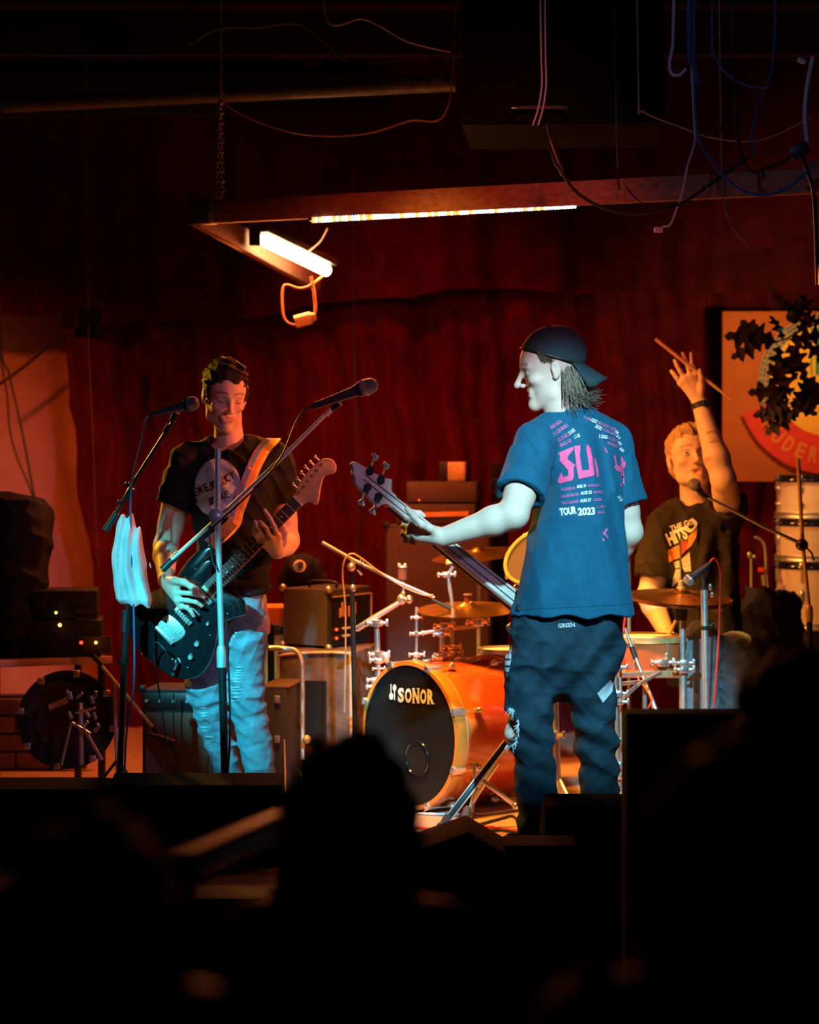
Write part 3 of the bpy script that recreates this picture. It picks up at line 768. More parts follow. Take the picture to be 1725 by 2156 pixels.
wire([(380, -110), (390, 60), (400, 92), (440, 68), (480, 58), (540, 58), (600, 50), (640, 55), (680, 85), (730, 130)], 9.6, .006, 'cable_blue', 'blue cable draped along the dark ceiling at the upper left')
wire([(680, -110), (690, 44), (760, 40), (800, 55), (860, 88), (950, 110)], 9.6, .004, 'cable_white', 'pale cable sagging from the ceiling toward the speaker box')
wire([(-60, -90), (-10, 210), (60, 250), (130, 300)], 9.8, .006, 'cable_blue', 'dark cable crossing the upper left corner')
wire([(742, 50, 11.2), (744, 400, 11.2), (745, 590, 11.2), (748, 800, 11.2), (755, 1000, 11.2), (757, 1180, 11.2)], 11.2, .004, 'cable_black', 'thin dark cord hanging straight down the red curtain')
pb = thing('power_block', 'dark power block with cables at the upper right edge', 'power block', at(1690, 315, 8.3))
mb = MB(); mb.box(at(1682, 318, 8.3), (.07, .05, .045), Matrix.Rotation(-.5, 3, 'Y'), .006); mb.build('case', 'mic_body', pb)
MB().tube(catmull([at(1700, 300, 8.3), at(1695, 240, 8.3), at(1700, 180, 8.3), at(1712, 120, 8.3)], 6), .008, 7).build('lead', 'cable_white', pb)
MB().tube(catmull([at(1690, 330, 8.3), at(1700, 360, 8.3), at(1715, 420, 8.3), at(1722, 600, 8.3)], 6), .008, 7).build('lower_lead', 'cable_black', pb)
MB().box(at(1688, 128, 8.3), (.03, .02, .014), Matrix.Rotation(.4, 3, 'Y'), .002).build('clip', 'cable_white', pb)
# ventilation duct along the ceiling at the left
mb = MB(); a, b = at(-80, 225, 10.2), at(960, 175, 9.8); mb.tube([a, b], .035, 14); tag(mb.build('conduit_pipe', 'galvanised'), 'dark conduit pipe running along the ceiling at the upper left', 'pipe')
# ------------------------------------------------------------------ left corner
for i, (p, r_) in enumerate((([(-5, 60), (0, 680), (20, 790), (45, 900), (75, 1060)], .006), ([(-12, 60), (-2, 700), (0, 745), (15, 830), (20, 900), (35, 960), (60, 1020), (75, 1062)], .005))):
    wire(p, 11.4, r_, 'cable_black', ['straight black cable hanging in front of the glowing plaster wall', 'wavy black cable hanging in front of the glowing plaster wall'][i])
wire([(-5, 812), (40, 780), (90, 740), (135, 700)], 11.9, .008, 'cable_black', 'dark cord slanting across the top of the plaster wall')
wire([(180, 55, 11.2), (184, 500, 11.2), (187, 730, 11.2), (195, 900, 11.2), (200, 1060, 11.2), (208, 1200, 11.2)], 11.2, .0025, 'cab_brown', 'thin red-lit cord hanging down the curtain edge')
cl = thing('stage_lamp_can', 'black round stage lamp hanging against the top of the curtain edge', 'lamp', at(143, 672, 11.2))
mb = MB(); c_ = at(143, 672, 11.15); mb.lathe([(0, .0), (.052, .0), (.056, .004), (.056, .12), (.045, .17), (0, .18)], c_, (.55, .8, .15), 24); mb.build('can', 'black_matte', cl)
mb = MB(); mb.ring(c_, (.55, .8, .15), .053, .005, 28, 6); mb.build('rim', 'black_metal', cl)
mb = MB(); mb.box(at(185, 680, 11.3), (.11, .10, .14), rotz(20), .01); mb.build('bracket', 'black_matte', cl)
# draped black jacket on a speaker at the far left
F = Field((at(-40, 0, 9.8).x, 9.55, 0), (at(130, 0, 9.8).x, 10.1, at(0, 1020, 9.8).z), .008)
F.loft([sec(1380, -30, 100, .16, 9.8), sec(1250, -30, 92, .16, 9.8), sec(1150, -30, 104, .16, 9.8), sec(1090, -30, 108, .14, 9.8), sec(1050, -30, 86, .11, 9.8), sec(1036, -25, 20, .06, 9.8)], .03)
F.ripple(folds(71, .03, 22, 5, (1, 1, .5)), .05)
sj = thing('draped_jacket', 'black jacket draped over a stand in front of the plaster wall', 'jacket', (at(40, 0, 9.8).x, 9.8, 0))
F.build('cloth', 'dark_jacket', sj, 1)
# equipment table
tb = thing('equipment_table', 'low table with a pale edge at the left of the stage', 'table', at(60, 1560, 9.6).xy.to_3d())
p0, p1 = at(-60, 1398, 9.5), at(186, 1386, 9.7); zt = p0.z
X_ = (V((p1.x, p1.y, 0)) - V((p0.x, p0.y, 0))).normalized(); ang = math.degrees(math.atan2(X_.y, X_.x))
mid = V(((p0.x + p1.x) / 2, (p0.y + p1.y) / 2 + .2, zt)); mb = MB(); mb.box(mid, (.5, .42, .026), rotz(ang), .004); mb.build('table_top', 'wall_dark', tb)
mb = MB(); mb.box(mid + rotz(ang) @ V((0, -.214, 0)), (.5, .012, .030), rotz(ang), .003); mb.build('edge_strip', 'table_edge', tb)
for sx in (-.22, .22):
    for sy in (-.17, .17):
        p = mid + rotz(ang) @ V((sx, sy, 0)); mb = MB(); mb.cyl((p.x, p.y, 0), (p.x, p.y, zt - .012), .016); mb.build('leg', 'black_metal', tb)
# rack of gear on the table
rk = thing('rack_unit', 'black rack of audio gear with lit indicators on the low table', 'audio rack', mid + V((.0, .05, .02)))
zb = zt + .014
mb = MB(); cx_ = at(120, 0, 9.75).x; mb.box((cx_ + .02, 9.80, zb + .075), (.32, .30, .15), rotz(5), .006); rb_ = mb.build('lower_unit', 'black', rk)
mb = MB(); mb.box((cx_ + .03, 9.82, zb + .15 + .06), (.26, .28, .12), rotz(5), .006); mb.build('upper_unit', 'black', rk)
mb = MB(); mb.box(at(204, 1357, 9.63), (.115, .012, .062), rotz(5), .002); mb.build('face_plate', 'rubber', rk)
for px, py, m_, r_ in ((118, 1290, 'led_green_dot', .006), (126, 1316, 'led_amber_dot', .007), (202, 1353, 'led_amber_dot', .006), (171, 1353, 'led_red_dot', .007)):
    mb = MB(); mb.ell(at(px, py, 9.60), r_, None, 8, 6); mb.build('indicator_light', m_, rk)
for py in (1288, 1303):
    mb = MB(); mb.box(at(182, py, 9.66), (.085, .006, .011), rotz(5)); mb.build('label_strip', 'rubber', rk)
# concrete blocks below the table
wl = struct(MB().box((at(-20, 0, 10.3).x, 10.38, .16), (.62, .10, .32)).build('wall_block_base', 'wall_dark'), 'low block wall behind the equipment table')
for r_ in range(4):
    for c_ in range(4):
        x_ = at(-80, 0, 10.3).x + .155 * c_ + (.07 if r_ % 2 else 0)
        mb = MB(); mb.box((x_, 10.315, .042 + r_ * .078), (.148, .04, .070), None, .006); mb.build('block', 'block', wl)
# dark round drum leaning at the left
rd = thing('spare_bass_drum', 'dark spare bass drum with black hoop lying under the table', 'drum', at(145, 1590, 9.2).xy.to_3d())
c_ = at(142, 1515, 9.2); ax = V((.10, -1, .10)).normalized()
mb = MB(); mb.lathe([(.165, -.30), (.165, 0)], c_, ax, 40); mb.build('shell', 'black', rd)
mb = MB(); mb.lathe([(.160, -.01), (.190, -.01), (.190, .03), (.165, .03)], c_, ax, 48); mb.build('hoop', 'black_metal', rd)
mb = MB(); mb.lathe([(0, .012), (.15, .012), (.163, .008)], c_, ax, 40); mb.build('head', 'tolex', rd)
mb = MB(); mb.ring(c_ + ax * .014, ax, .115, .003, 40, 5); mb.build('head_ring', 'cab_brown', rd)
mb = MB(); mb.box(at(122, 1482, 9.15), (.075, .006, .022), Matrix.Rotation(-.4, 3, 'Y')); mb.build('paper_tag', 'tag_paper', rd)
for k in range(8):
    a = k * math.pi / 4 + .2; u_, w_, _ = frame_of(ax); q = c_ + (u_ * math.cos(a) + w_ * math.sin(a)) * .18 + ax * .02
    mb = MB(); mb.box(q, (.026, .03, .026), None, .004); mb.build('claw', 'chrome_worn', rd)
# pedal / hardware tripod in front of it
tr = thing('hardware_tripod', 'small dark red-lit tripod of drum hardware in front of the spare drum', 'stand', at(155, 1640, 8.95).xy.to_3d())
mb = MB(); mb.tube([at(172, 1610, 8.95), at(170, 1480, 8.95)], .009, 8); mb.build('post', 'chrome_worn', tr)
for a, b in (((150, 1520), (128, 1612)), ((152, 1522), (190, 1545)), ((175, 1530), (215, 1600)), ((160, 1500), (200, 1490))):
    mb = MB(); mb.tube([at(*a, 8.93), at(*b, 8.9)], .006, 7); mb.build('leg', 'chrome_worn', tr)
rr = random.Random(4)
for k in range(12):
    mb = MB(); mb.box(at(150 + rr.uniform(-20, 60), 1500 + rr.uniform(-45, 50), 8.93), (.012, .012, .03), Matrix.Rotation(rr.uniform(-1, 1), 3, 'Y'), .003); mb.build('clamp', 'chrome_worn', tr)
# mic boom lying across it
bm2 = thing('low_boom_stand', 'low boom mic stand slanting down in front of the red speaker cabinet', 'microphone stand', at(240, 1640, 8.9).xy.to_3d())
MB().tube([at(196, 1380, 8.95), at(214, 1400, 8.95)], .009, 8).build('boom_weight', 'black_metal', bm2)
MB().tube([at(214, 1402, 8.95), at(330, 1540, 8.95)], .0065, 8).build('boom', 'chrome_worn', bm2)
MB().tube([at(322, 1530, 8.95), at(338, 1548, 8.95)], .011, 8).build('clip', 'black', bm2)
MB().tube([at(310, 1545, 8.93), at(330, 1553, 8.93), at(368, 1567, 8.93)], [.010, .017, .019], 12).build('microphone', 'mic_body', bm2)
MB().tube([at(241, 1440, 8.95), at(243, 1530, 8.95), at(248, 1640, 8.95)], .007, 8).build('post', 'chrome_worn', bm2)
for dx in (-.16, .02, .17): MB().tube([at(247, 1600, 8.95), V((at(247, 0, 8.95).x + dx, 8.95 + (.14 if dx == .02 else -.08), .006))], .006, 7).build('leg', 'black_metal', bm2)
wire([(366, 1460, 8.9), (366, 1530, 8.9), (371, 1565, 8.9), (368, 1610, 8.9), (352, 1655, 8.9)], 8.9, .003, 'cable_black', 'thin black cable hanging down the front of the red speaker cabinet')
# ------------------------------------------------------------------ boxes: amplifiers and cabinets
def boxthing(name, label, cat, px0, px1, ytop, ybot, Y, depth, yaw, mat, bev=.008):
    """a box whose front spans the given pixels at depth Y, turned by yaw; stands on what lies at ybot"""
    ybot = HY + ZC * F_PX / Y if ybot is None else ybot; a, b = at(px0, ytop, Y), at(px1, ybot, Y); w_ = (b.x - a.x) / math.cos(math.radians(yaw)); h_ = a.z - b.z
    R = rotz(yaw); c = V(((a.x + b.x) / 2, Y, (a.z + b.z) / 2)) + R @ V((0, depth / 2, 0))
    t = thing(name, label, cat, (c.x, c.y, b.z)); mb = MB(); mb.box(c, (w_, depth, h_), R, bev); o = mb.build('cabinet', mat, t)
    def f(u, v_, off=0.0): return c + R @ V(((u - .5) * w_, -depth / 2 - off, (v_ - .5) * h_))
    return t, R, f, w_, h_, c
# small red-lit combo at the left
t, R, f, w_, h_, c = boxthing('speaker_cabinet', 'small speaker cabinet with a red-lit cloth front behind the guitarist legs', 'speaker cabinet', 298, 520, 1452, None, 8.98, .28, -6, 'tolex')
mb = MB(); mb.box(f(.5, .42, .004), (w_ * .93, .012, h_ * .80), R, .003); mb.build('grille_cloth', 'grille_red', t)
mb = MB(); mb.box(f(.5, .91, .003), (w_ * .96, .008, h_ * .13), R, .002); pn = mb.build('control_panel', 'panel_black', t)
for k in range(7):
    q = f(.05 + .13 * k, .91, .008); mb = MB(); mb.cyl(q, q + R @ V((0, -.012, 0)), .008, .006, 12); mb.build('knob', 'chrome_worn', pn)
for u, v_ in ((0, 0), (1, 0), (0, 1), (1, 1)):
    mb = MB(); mb.box(f(u, v_, -.006), (.03, .03, .03), R, .006); mb.build('corner_cap', 'black_metal', t)
# grey amplifier head with its side to the camera
cA = thing('amplifier_head', 'grey-sided guitar amplifier with metal corners on top of the covered case', 'amplifier', at(690, 1362, 9.95))
zb_, zt_ = at(690, 1362, 9.95).z, at(690, 1240, 9.95).z; hA = zt_ - zb_
e0, e1, e2 = at(596, 0, 10.05), at(692, 0, 9.9), at(782, 0, 10.25)
xA = V((e1.x - e0.x, e1.y - e0.y, 0)); yA = V((e2.x - e1.x, e2.y - e1.y, 0))
base = V((e0.x, e0.y, zb_))
def para(o, a, b, h, bev=.008):
    mb = MB(); cs = [o, o + a, o + a + b, o + b]; bm3 = bmesh.new()
    vs = [bm3.verts.new(p) for p in cs] + [bm3.verts.new(p + V((0, 0, h))) for p in cs]
    for q in ((0, 1, 2, 3), (4, 5, 6, 7), (0, 1, 5, 4), (1, 2, 6, 5), (2, 3, 7, 6), (3, 0, 4, 7)): bm3.faces.new([vs[i] for i in q])
    bmesh.ops.recalc_face_normals(bm3, faces=bm3.faces)
    if bev: bmesh.ops.bevel(bm3, geom=list(bm3.edges), offset=bev, segments=2, affect='EDGES', profile=.5)
    bm3.verts.index_update(); mb.add([v.co.copy() for v in bm3.verts], [[v.index for v in q.verts] for q in bm3.faces]); bm3.free(); return mb
para(base, xA, yA, hA, .012).build('cabinet', 'tolex', cA)
nL = V((xA.y, -xA.x, 0)).normalized(); nR = V((yA.y, -yA.x, 0)).normalized()
def fL(u, v_, o=0): return base + xA * u + V((0, 0, hA * v_)) + nL * o
def fR(u, v_, o=0): return base + xA + yA * u + V((0, 0, hA * v_)) + nR * o
mb = MB()
mb.add([fL(u, v_, o) for o in (0, .005) for u, v_ in ((.03, .03), (.97, .03), (.97, .97), (.03, .97))], [(4, 5, 6, 7), (0, 1, 5, 4), (1, 2, 6, 5), (2, 3, 7, 6), (3, 0, 4, 7)]); mb.build('side_panel', 'grille', cA)
def pface(fn, u0, v0, u1, v1, nm, mat, par, o0=.0, o1=.006):
    mb = MB(); mb.add([fn(u, v_, o) for o in (o0, o1) for u, v_ in ((u0, v0), (u1, v0), (u1, v1), (u0, v1))], [(3, 2, 1, 0), (4, 5, 6, 7), (0, 1, 5, 4), (1, 2, 6, 5), (2, 3, 7, 6), (3, 0, 4, 7)]); return mb.build(nm, mat, par, 0)
fr = pface(fR, .06, .08, .96, .86, 'front_panel', 'panel_black', cA)
pface(fR, .06, .855, .98, .875, 'trim_line', 'piping', cA, .004, .009); pface(fR, .955, .3, .975, .87, 'trim_line', 'piping', cA, .004, .009)
for u, v0, v1 in ((.22, .50, .66), (.27, .52, .76), (.32, .50, .62), (.42, .50, .68), (.47, .54, .74), (.56, .52, .74)): pface(fR, u, v0, u + .035, v1, 'logo_bar', 'amp_stripe', fr, .006, .009)
for k in range(6):
    q = fR(.30 + .075 * k, .30, .006); mb = MB(); mb.cyl(q, q + nR * .012, .006, .005, 10); mb.build('knob', 'piping', fr)
for k in range(3):
    q = fR(.30 + .09 * k, .17, .006); mb = MB(); mb.cyl(q, q + nR * .012, .006, .005, 10); mb.build('knob', 'piping', fr)
for v_ in (.30, .15): mb = MB(); mb.ell(fR(.14, v_, .009), .006, None, 8, 6); mb.build('pilot_light', 'led_red_dot', fr)
for u in (0, 1):
    for v_ in (0, 1):
        mb = MB(); mb.ell(fL(u, v_, 0), .016, None, 10, 7); mb.build('corner_cap', 'chrome_worn', cA)
mb = MB(); mb.tube(catmull([fL(.25, 1, -.1), fL(.3, 1.1, -.1), fL(.8, 1.1, -.1), fL(.85, 1, -.1)], 5), .007, 8); mb.build('handle', 'black', cA)
# covered case below
cC = thing('covered_cabinet', 'speaker cabinet under a shiny dark cover with pale piping below the grey amplifier', 'speaker cabinet', at(670, 1560, 9.9).xy.to_3d())
a_, b_, c2 = at(584, 0, 9.8), at(742, 0, 9.72), at(800, 0, 10.2); ztop = at(0, 1368, 9.8).z
base2 = V((a_.x, a_.y, 0)); xC = V((b_.x - a_.x, b_.y - a_.y, 0)); yC = V((c2.x - b_.x, c2.y - b_.y, 0))
para(base2, xC, yC, zb_ - .004, .012).build('cabinet', 'canvas_cover', cC)
nC = V((xC.y, -xC.x, 0)).normalized()
def fC(u, v_, o=0): return base2 + xC * u + V((0, 0, zb_ * v_)) + nC * o
mb = MB(); mb.tube(catmull([fC(.02, .02, .004), fC(.02, .5, .004), fC(.02, .90, .004), fC(.06, .96, .004), fC(.5, .985, .004), fC(.93, .985, .004), fC(.975, .95, .004), fC(.985, .5, .004), fC(.99, .02, .004)], 6), .0055, 7); mb.build('piping', 'piping', cC)
pface(fC, .34, .34, .66, .78, 'pocket', 'panel_black', cC, .0, .008); pface(fC, .36, .24, .68, .30, 'pocket_tag', 'leather', cC, .0, .006)
rr = random.Random(8); mb = MB()
hk = thing('hand_truck', 'tubular dark hand truck standing in front of the covered cabinet', 'hand truck', at(640, 1600, 9.5).xy.to_3d())
MB().tube(catmull([at(566, 1364, 9.6), at(600, 1366, 9.6), at(622, 1370, 9.58), at(635, 1390, 9.56), at(637, 1440, 9.55), at(637, 1520, 9.53), at(638, 1600, 9.5)], 6), .010, 9).build('frame', 'chrome_worn', hk)
MB().tube(catmull([at(566, 1364, 9.85), at(600, 1366, 9.85), at(612, 1380, 9.83), at(613, 1440, 9.8), at(613, 1600, 9.75)], 6), .010, 9).build('frame', 'black_metal', hk)
for y_ in (1440, 1530): MB().tube([at(637, y_, 9.55), at(613, y_, 9.8)], .008, 8).build('cross_bar', 'black_metal', hk)
MB().lathe([(.02, -.02), (.055, -.02), (.055, .02), (.02, .02)], V((at(640, 0, 9.48).x, 9.47, .056)), (1, .2, 0), 20).build('wheel', 'rubber', hk)
MB().ell(at(646, 1557, 9.45), .018, None, 10, 7).build('axle_knob', 'amp_plate', hk)
# dark case in front of it, by the guitarist's leg
t, R, f, w_, h_, c = boxthing('flight_case', 'dark flight case with metal latches right of the guitarist', 'case', 548, 606, 1448, None, 9.35, .35, -8, 'tolex')
for v_ in (.9, .55):
    mb = MB(); mb.box(f(.62, v_, .004), (.022, .010, .03), R, .003); mb.build('latch', 'chrome_worn', t)
mb = MB(); mb.tube([f(.9, .55, .012), f(.96, .02, .012)], .003, 6); mb.build('edge_cord', 'piping', t)
mb = MB(); mb.box(f(.5, 1.0, -.17), (w_ + .01, .34, .01), R, .003); mb.build('lid', 'cab_brown', t)
# orange crate and black stand between guitarist and amp
t, R, f, w_, h_, c = boxthing('orange_box', 'bright orange box behind the guitarist hip', 'box', 548, 602, 1278, None, 10.15, .25, 5, 'print_orange')
mb = MB(); mb.box(f(.70, .86, .006), (.06, .012, .03), R); mb.build('label', 'panel_black', t)
for v0 in (.42, .16): mb = MB(); mb.box(f(.5, v0, .006), (w_, .012, .035), R); mb.build('dark_band', 'panel_black', t)
t = thing('folding_stand', 'black folding stand upright in front of the orange box', 'stand', at(575, 1600, 9.7).xy.to_3d())
MB().tube([at(570, 1315, 9.75), at(573, 1560, 9.72)], .014, 8).build('upright', 'black_matte', t)
MB().box(at(582, 1325, 9.74), (.03, .03, .045), None, .006).build('clamp', 'black', t)
for q in (-1, 1): MB().tube([at(573, 1540, 9.72), V((at(573, 0, 9.72).x + q * .18, 9.72, .006))], .009, 7).build('foot', 'black_matte', t)
# gig bag with round patch behind the guitarist
gbag = thing('gig_bag', 'black gig bag with a round blue and white patch behind the guitarist elbow', 'bag', (at(630, 0, 10.6).x, 10.62, 0))
F = Field((at(585, 0, 10.6).x, 10.4, .0), (at(690, 0, 10.6).x, 10.85, at(0, 1150, 10.6).z), .007)
F.ell(at(635, 1205, 10.62), (.09, .11, .085), None, .03); F.cap(at(610, 1225, 10.62), at(665, 1230, 10.62), .05, .05, .04); F.loft([(.01, at(638, 0, 10.6).x, 10.62, .085, .06, 0), (.5, at(638, 0, 10.6).x, 10.62, .09, .07, 0), (at(0, 1215, 10.6).z, at(638, 0, 10.6).x, 10.62, .085, .06, 0)], .03); F.ripple(folds(81, .012, 40, 4))
F.build('bag', 'dark_jacket', gbag, 1)
q = at(631, 1192, 10.505)
mb = MB(); mb.lathe([(0, .002), (.026, .002), (.028, 0), (0, 0)], q, (.1, -1, .25), 24); pt = mb.build('patch', 'print_white', gbag)
mb = MB(); mb.lathe([(0, .004), (.020, .004), (.022, .002), (0, .002)], q + V((-.004, 0, -.003)), (.1, -1, .25), 24); mb.build('patch_disc', 'strap_blue', pt)
mb = MB(); mb.lathe([(0, .006), (.012, .006), (.013, .004), (0, .004)], q + V((.004, 0, .008)), (.1, -1, .25), 20); mb.build('patch_centre', 'panel_black', pt)
# shelf under the amp so that the bag has a support
# bass amplifier stack
t, R, f, w_, h_, c = boxthing('bass_cabinet', 'tall brown bass speaker cabinet behind the drum kit', 'speaker cabinet', 812, 1032, 1106, None, 10.7, .42, -5, 'tolex')
mb = MB(); mb.box(f(.5, .5, .004), (w_ * .96, .012, h_ * .97), R, .003); mb.build('grille_cloth', 'cab_brown', t)
for u in (0, 1):
    mb = MB(); mb.box(f(u, 1, -.01), (.03, .03, .03), R, .006); mb.build('corner_cap', 'black_metal', t)
zc0 = c.z + h_ / 2
t, R, f, w_, h_, c = boxthing('bass_amplifier', 'bass amplifier head with a long orange stripe on the tall brown cabinet', 'amplifier', 833, 1002, 1061, 1106, 10.72, .34, -5, 'tolex')
mb = MB(); mb.box(f(.52, .5, .002), (w_ * .93, .010, h_ * .84), R, .003); pn = mb.build('front_panel', 'cab_brown', t)
mb = MB(); mb.box(f(.58, .52, .008), (w_ * .66, .006, h_ * .22), R @ Matrix.Rotation(-.03, 3, 'Y')); mb.build('orange_stripe', 'amp_stripe', pn)
t, R, f, w_, h_, c = boxthing('amplifier_head', 'plain dark amplifier head stacked on the striped bass amplifier', 'amplifier', 856, 1006, 1014, 1060, 10.74, .32, -5, 'tolex')
mb = MB(); mb.box(f(.5, .5, .002), (w_ * .95, .010, h_ * .88), R, .003); pn = mb.build('front_grille', 'cab_brown', t)
mb = MB(); mb.ell(f(.18, .15, .008), .004, None, 8, 6); mb.build('pilot_light', 'led_red_dot', pn)
t, R, f, w_, h_, c = boxthing('small_amplifier', 'small box with a gold plate on top of the amplifier stack', 'amplifier', 925, 986, 972, 1014, 10.78, .16, -5, 'panel_black')
mb = MB(); mb.box(f(.60, .5, .004), (w_ * .60, .010, h_ * .96), R, .002); pn = mb.build('gold_plate', 'amp_plate', t)
for u in (.36, .6, .84):
    for v_ in (.15, .85): mb = MB(); mb.ell(f(u, v_, .010), .0045, None, 8, 5); mb.build('screw', 'chrome_worn', pn)
t, R, f, w_, h_, c = boxthing('effects_rack', 'black rack box right of the amplifier stack behind the bassist arm', 'audio rack', 1034, 1064, 976, None, 10.9, .3, -5, 'black_matte')
for v_, n_ in ((.945, 4), (.90, 4), (.865, 5)):
    for k in range(n_): mb = MB(); mb.box(f(.25 + .15 * k, v_, .003), (.008, .006, .005), R); mb.build('button', 'rubber', t)
# ------------------------------------------------------------------ right corner: sign board, leaves, spot, stacked drums
sg = thing('sign_board', 'orange wall sign board with a round emblem and red lettered banner', 'sign', at(1640, 1015, 11.35))
def W(px, py, o=0.0): p = at(px, py, 11.35); return V((p.x, 11.35 - o, p.z))
mb = MB(); a, b = W(1522, 655), W(1960, 1014); mb.box(((a.x + b.x) / 2, 11.37, (a.z + b.z) / 2), (b.x - a.x, .03, a.z - b.z), None, .004); mb.build('panel', 'board_orange', sg)
Cc = (1742, 808)
def arc(r0, r1, a0, a1, o, nm, mat, n=40, th=.006, cy=None, par=None):
    mb = MB(); vs = []; fs = []
    for i in range(n + 1):
        t_ = math.radians(a0 + (a1 - a0) * i / n)
        for r_ in (r0, r1):
            p = (Cc[0] + r_ * math.cos(t_), (cy or Cc[1]) - r_ * math.sin(t_)); vs.append(W(*p, o)); vs.append(W(*p, o + th))
    for i in range(n):
        k = i * 4
        fs += [(k, k + 4, k + 6, k + 2), (k + 1, k + 3, k + 7, k + 5), (k, k + 1, k + 5, k + 4), (k + 2, k + 6, k + 7, k + 3)]
    fs += [(0, 2, 3, 1), (n * 4, n * 4 + 1, n * 4 + 3, n * 4 + 2)]
    mb.add(vs, fs); return mb.build(nm, mat, par or sg, 30)
arc(0.5, 126, 0, 360, .016, 'emblem_disc', 'sign_yellow', 64)
rg = arc(122, 147, 0, 360, .018, 'emblem_ring', 'sign_grey', 72)
for r_ in (123, 131, 139, 146): arc(r_, r_ + 1.2, 90, 270, .024, 'ring_line', 'piping', 40, .002, None, rg)
for k in range(22):
    t_ = 130 + k * 5; arc(122, 147, t_, t_ + .5, .024, 'ring_line', 'piping', 1, .002, None, rg)
for px in (1706, 1716): mb = MB(); a, b = W(px, 690), W(px + (9 if px == 1716 else 3), 790); mb.box(((a.x + b.x) / 2, 11.35 - .024, (a.z + b.z) / 2), (b.x - a.x, .006, a.z - b.z)); mb.build('green_stripe', 'sign_green', sg)
bn = arc(112, 192, 200, 340, .030, 'banner', 'sign_red', 50, .006, 806)
for i, ch in enumerate('MUDERN'):
    t_ = math.radians(217 + i * 10.4); t_ = math.radians(216 + i * 10.6); vs, fs, wd_, ht_ = text_mesh(ch, .03)
    rad = 171; out = []
    for (a, b) in vs:
        u_ = (a / wd_ - .5) * 19; v2 = b / ht_ * 34
        rr_ = rad - v2; px = Cc[0] + rr_ * math.cos(t_) - u_ * math.sin(t_); py = 806 - (rr_ * math.sin(t_) + u_ * math.cos(t_)); out.append((px, py))
    mb = MB(); n_ = len(out); mb.add([W(*p, .0362) for p in out] + [W(*p, .039) for p in out], [tuple(n_ + i for i in q) for q in fs]); mb.build('banner_letter', 'sign_letter', bn, 0)
# oak leaf garlands in front of the sign
_h = [(0, .012), (.08, .03), (.13, .10), (.17, .19), (.22, .18), (.25, .09), (.31, .08), (.37, .15), (.43, .30), (.49, .30), (.52, .18), (.55, .10), (.61, .10), (.67, .20), (.73, .26), (.77, .22), (.79, .11), (.84, .07), (.90, .10), (.95, .07)]
leaf_pts = [(0, 0)] + _h[1:] + [(1, 0)] + [(a - .01, -b) for a, b in reversed(_h[1:])]
def leaf(px, py, Y, ang, size, tilt, parent, mat='leaf_dark'):
    o = at(px, py, Y); a = math.radians(ang)
    X_ = V((math.cos(a), 0, math.sin(a))); Z_ = V((0, -1, 0)); X_ = (X_ + V((0, math.sin(tilt) * .5, 0))).normalized(); Z_ = (Z_ - X_ * Z_.dot(X_)).normalized(); Z_ = Quaternion(X_, tilt) @ Z_; Y_ = Z_.cross(X_)
    mb = MB(); n = len(leaf_pts); vs = []
    for s_ in (0, 1):
        for x_, y_ in leaf_pts: vs.append(o + X_ * x_ * size + Y_ * y_ * size + Z_ * (size * (.10 * math.sin(x_ * 3.1) - .35 * abs(y_) ** 1.5) + s_ * .0012))
    # midrib vertices keep the two halves folded
    mid = [(i, (n - i) % n) for i in range(1, n // 2)]
    fs = []
    for s_ in (0, 1):
        o_ = s_ * n
        for i in range(0, n // 2):
            j0, j1 = (n - i) % n, n - i - 1
            q = [o_ + i, o_ + i + 1, o_ + j1, o_ + j0]; q = list(dict.fromkeys(q)); fs.append(tuple(q if s_ else q[::-1]))
    for i in range(n): fs.append((i, (i + 1) % n, n + (i + 1) % n, n + i))
    return mb.add(vs, fs).build('leaf', mat, parent, 30)
g1 = thing('leaf_garland', 'dark oak leaf garland across the top of the sign board', 'garland', at(1640, 720, 10.4))
for a in ((1640, 722, 10.4, 172, .24, .4), (1625, 715, 10.42, 150, .17, -.5), (1650, 718, 10.38, 115, .13, .7), (1660, 722, 10.35, 300, .17, .3), (1640, 726, 10.36, 262, .16, -.4), (1690, 715, 10.35, 245, .15, .5), (1660, 715, 10.36, 10, .17, .3), (1690, 720, 10.33, 320, .15, -.3), (1610, 722, 10.37, 205, .16, .3), (1680, 700, 10.37, 60, .12, .2)): leaf(*a, g1)
MB().tube(catmull([at(1560, 715, 10.42), at(1640, 718, 10.40), at(1700, 690, 10.38), at(1760, 670, 10.38)], 6), .004, 6).build('stem', 'leaf_dark', g1)
g2 = thing('leaf_garland', 'dark oak leaf garland hanging over the middle of the emblem', 'garland', at(1690, 850, 10.4))
rr = random.Random(12)
for k in range(17):
    leaf(1665 + rr.uniform(-10, 80), 840 + rr.uniform(-38, 40), 10.38 + rr.uniform(-.03, .05), rr.uniform(0, 360), rr.uniform(.14, .20), rr.uniform(-.8, .8), g2)
leaf(1660, 850, 10.35, 215, .13, .3, g2); leaf(1680, 800, 10.35, 130, .12, .3, g2); leaf(1640, 860, 10.36, 190, .10, .2, g2)
MB().tube(catmull([at(1640, 870, 10.42), at(1700, 840, 10.42), at(1780, 800, 10.42)], 6), .004, 6).build('stem', 'leaf_dark', g2)
g3 = thing('leaf_garland', 'bluish leaf sprig above the small spot lamp', 'garland', at(1660, 640, 10.3))
for a in ((1625, 610, 10.3, 310, .10, .5), (1650, 635, 10.3, 320, .11, -.4), (1680, 650, 10.3, 30, .09, .6), (1690, 665, 10.3, 340, .10, .3)): leaf(*a, g3)
MB().tube(catmull([at(1610, 590, 10.3), at(1650, 635, 10.3), at(1700, 665, 10.3)], 6), .004, 6).build('stem', 'leaf_dark', g3)
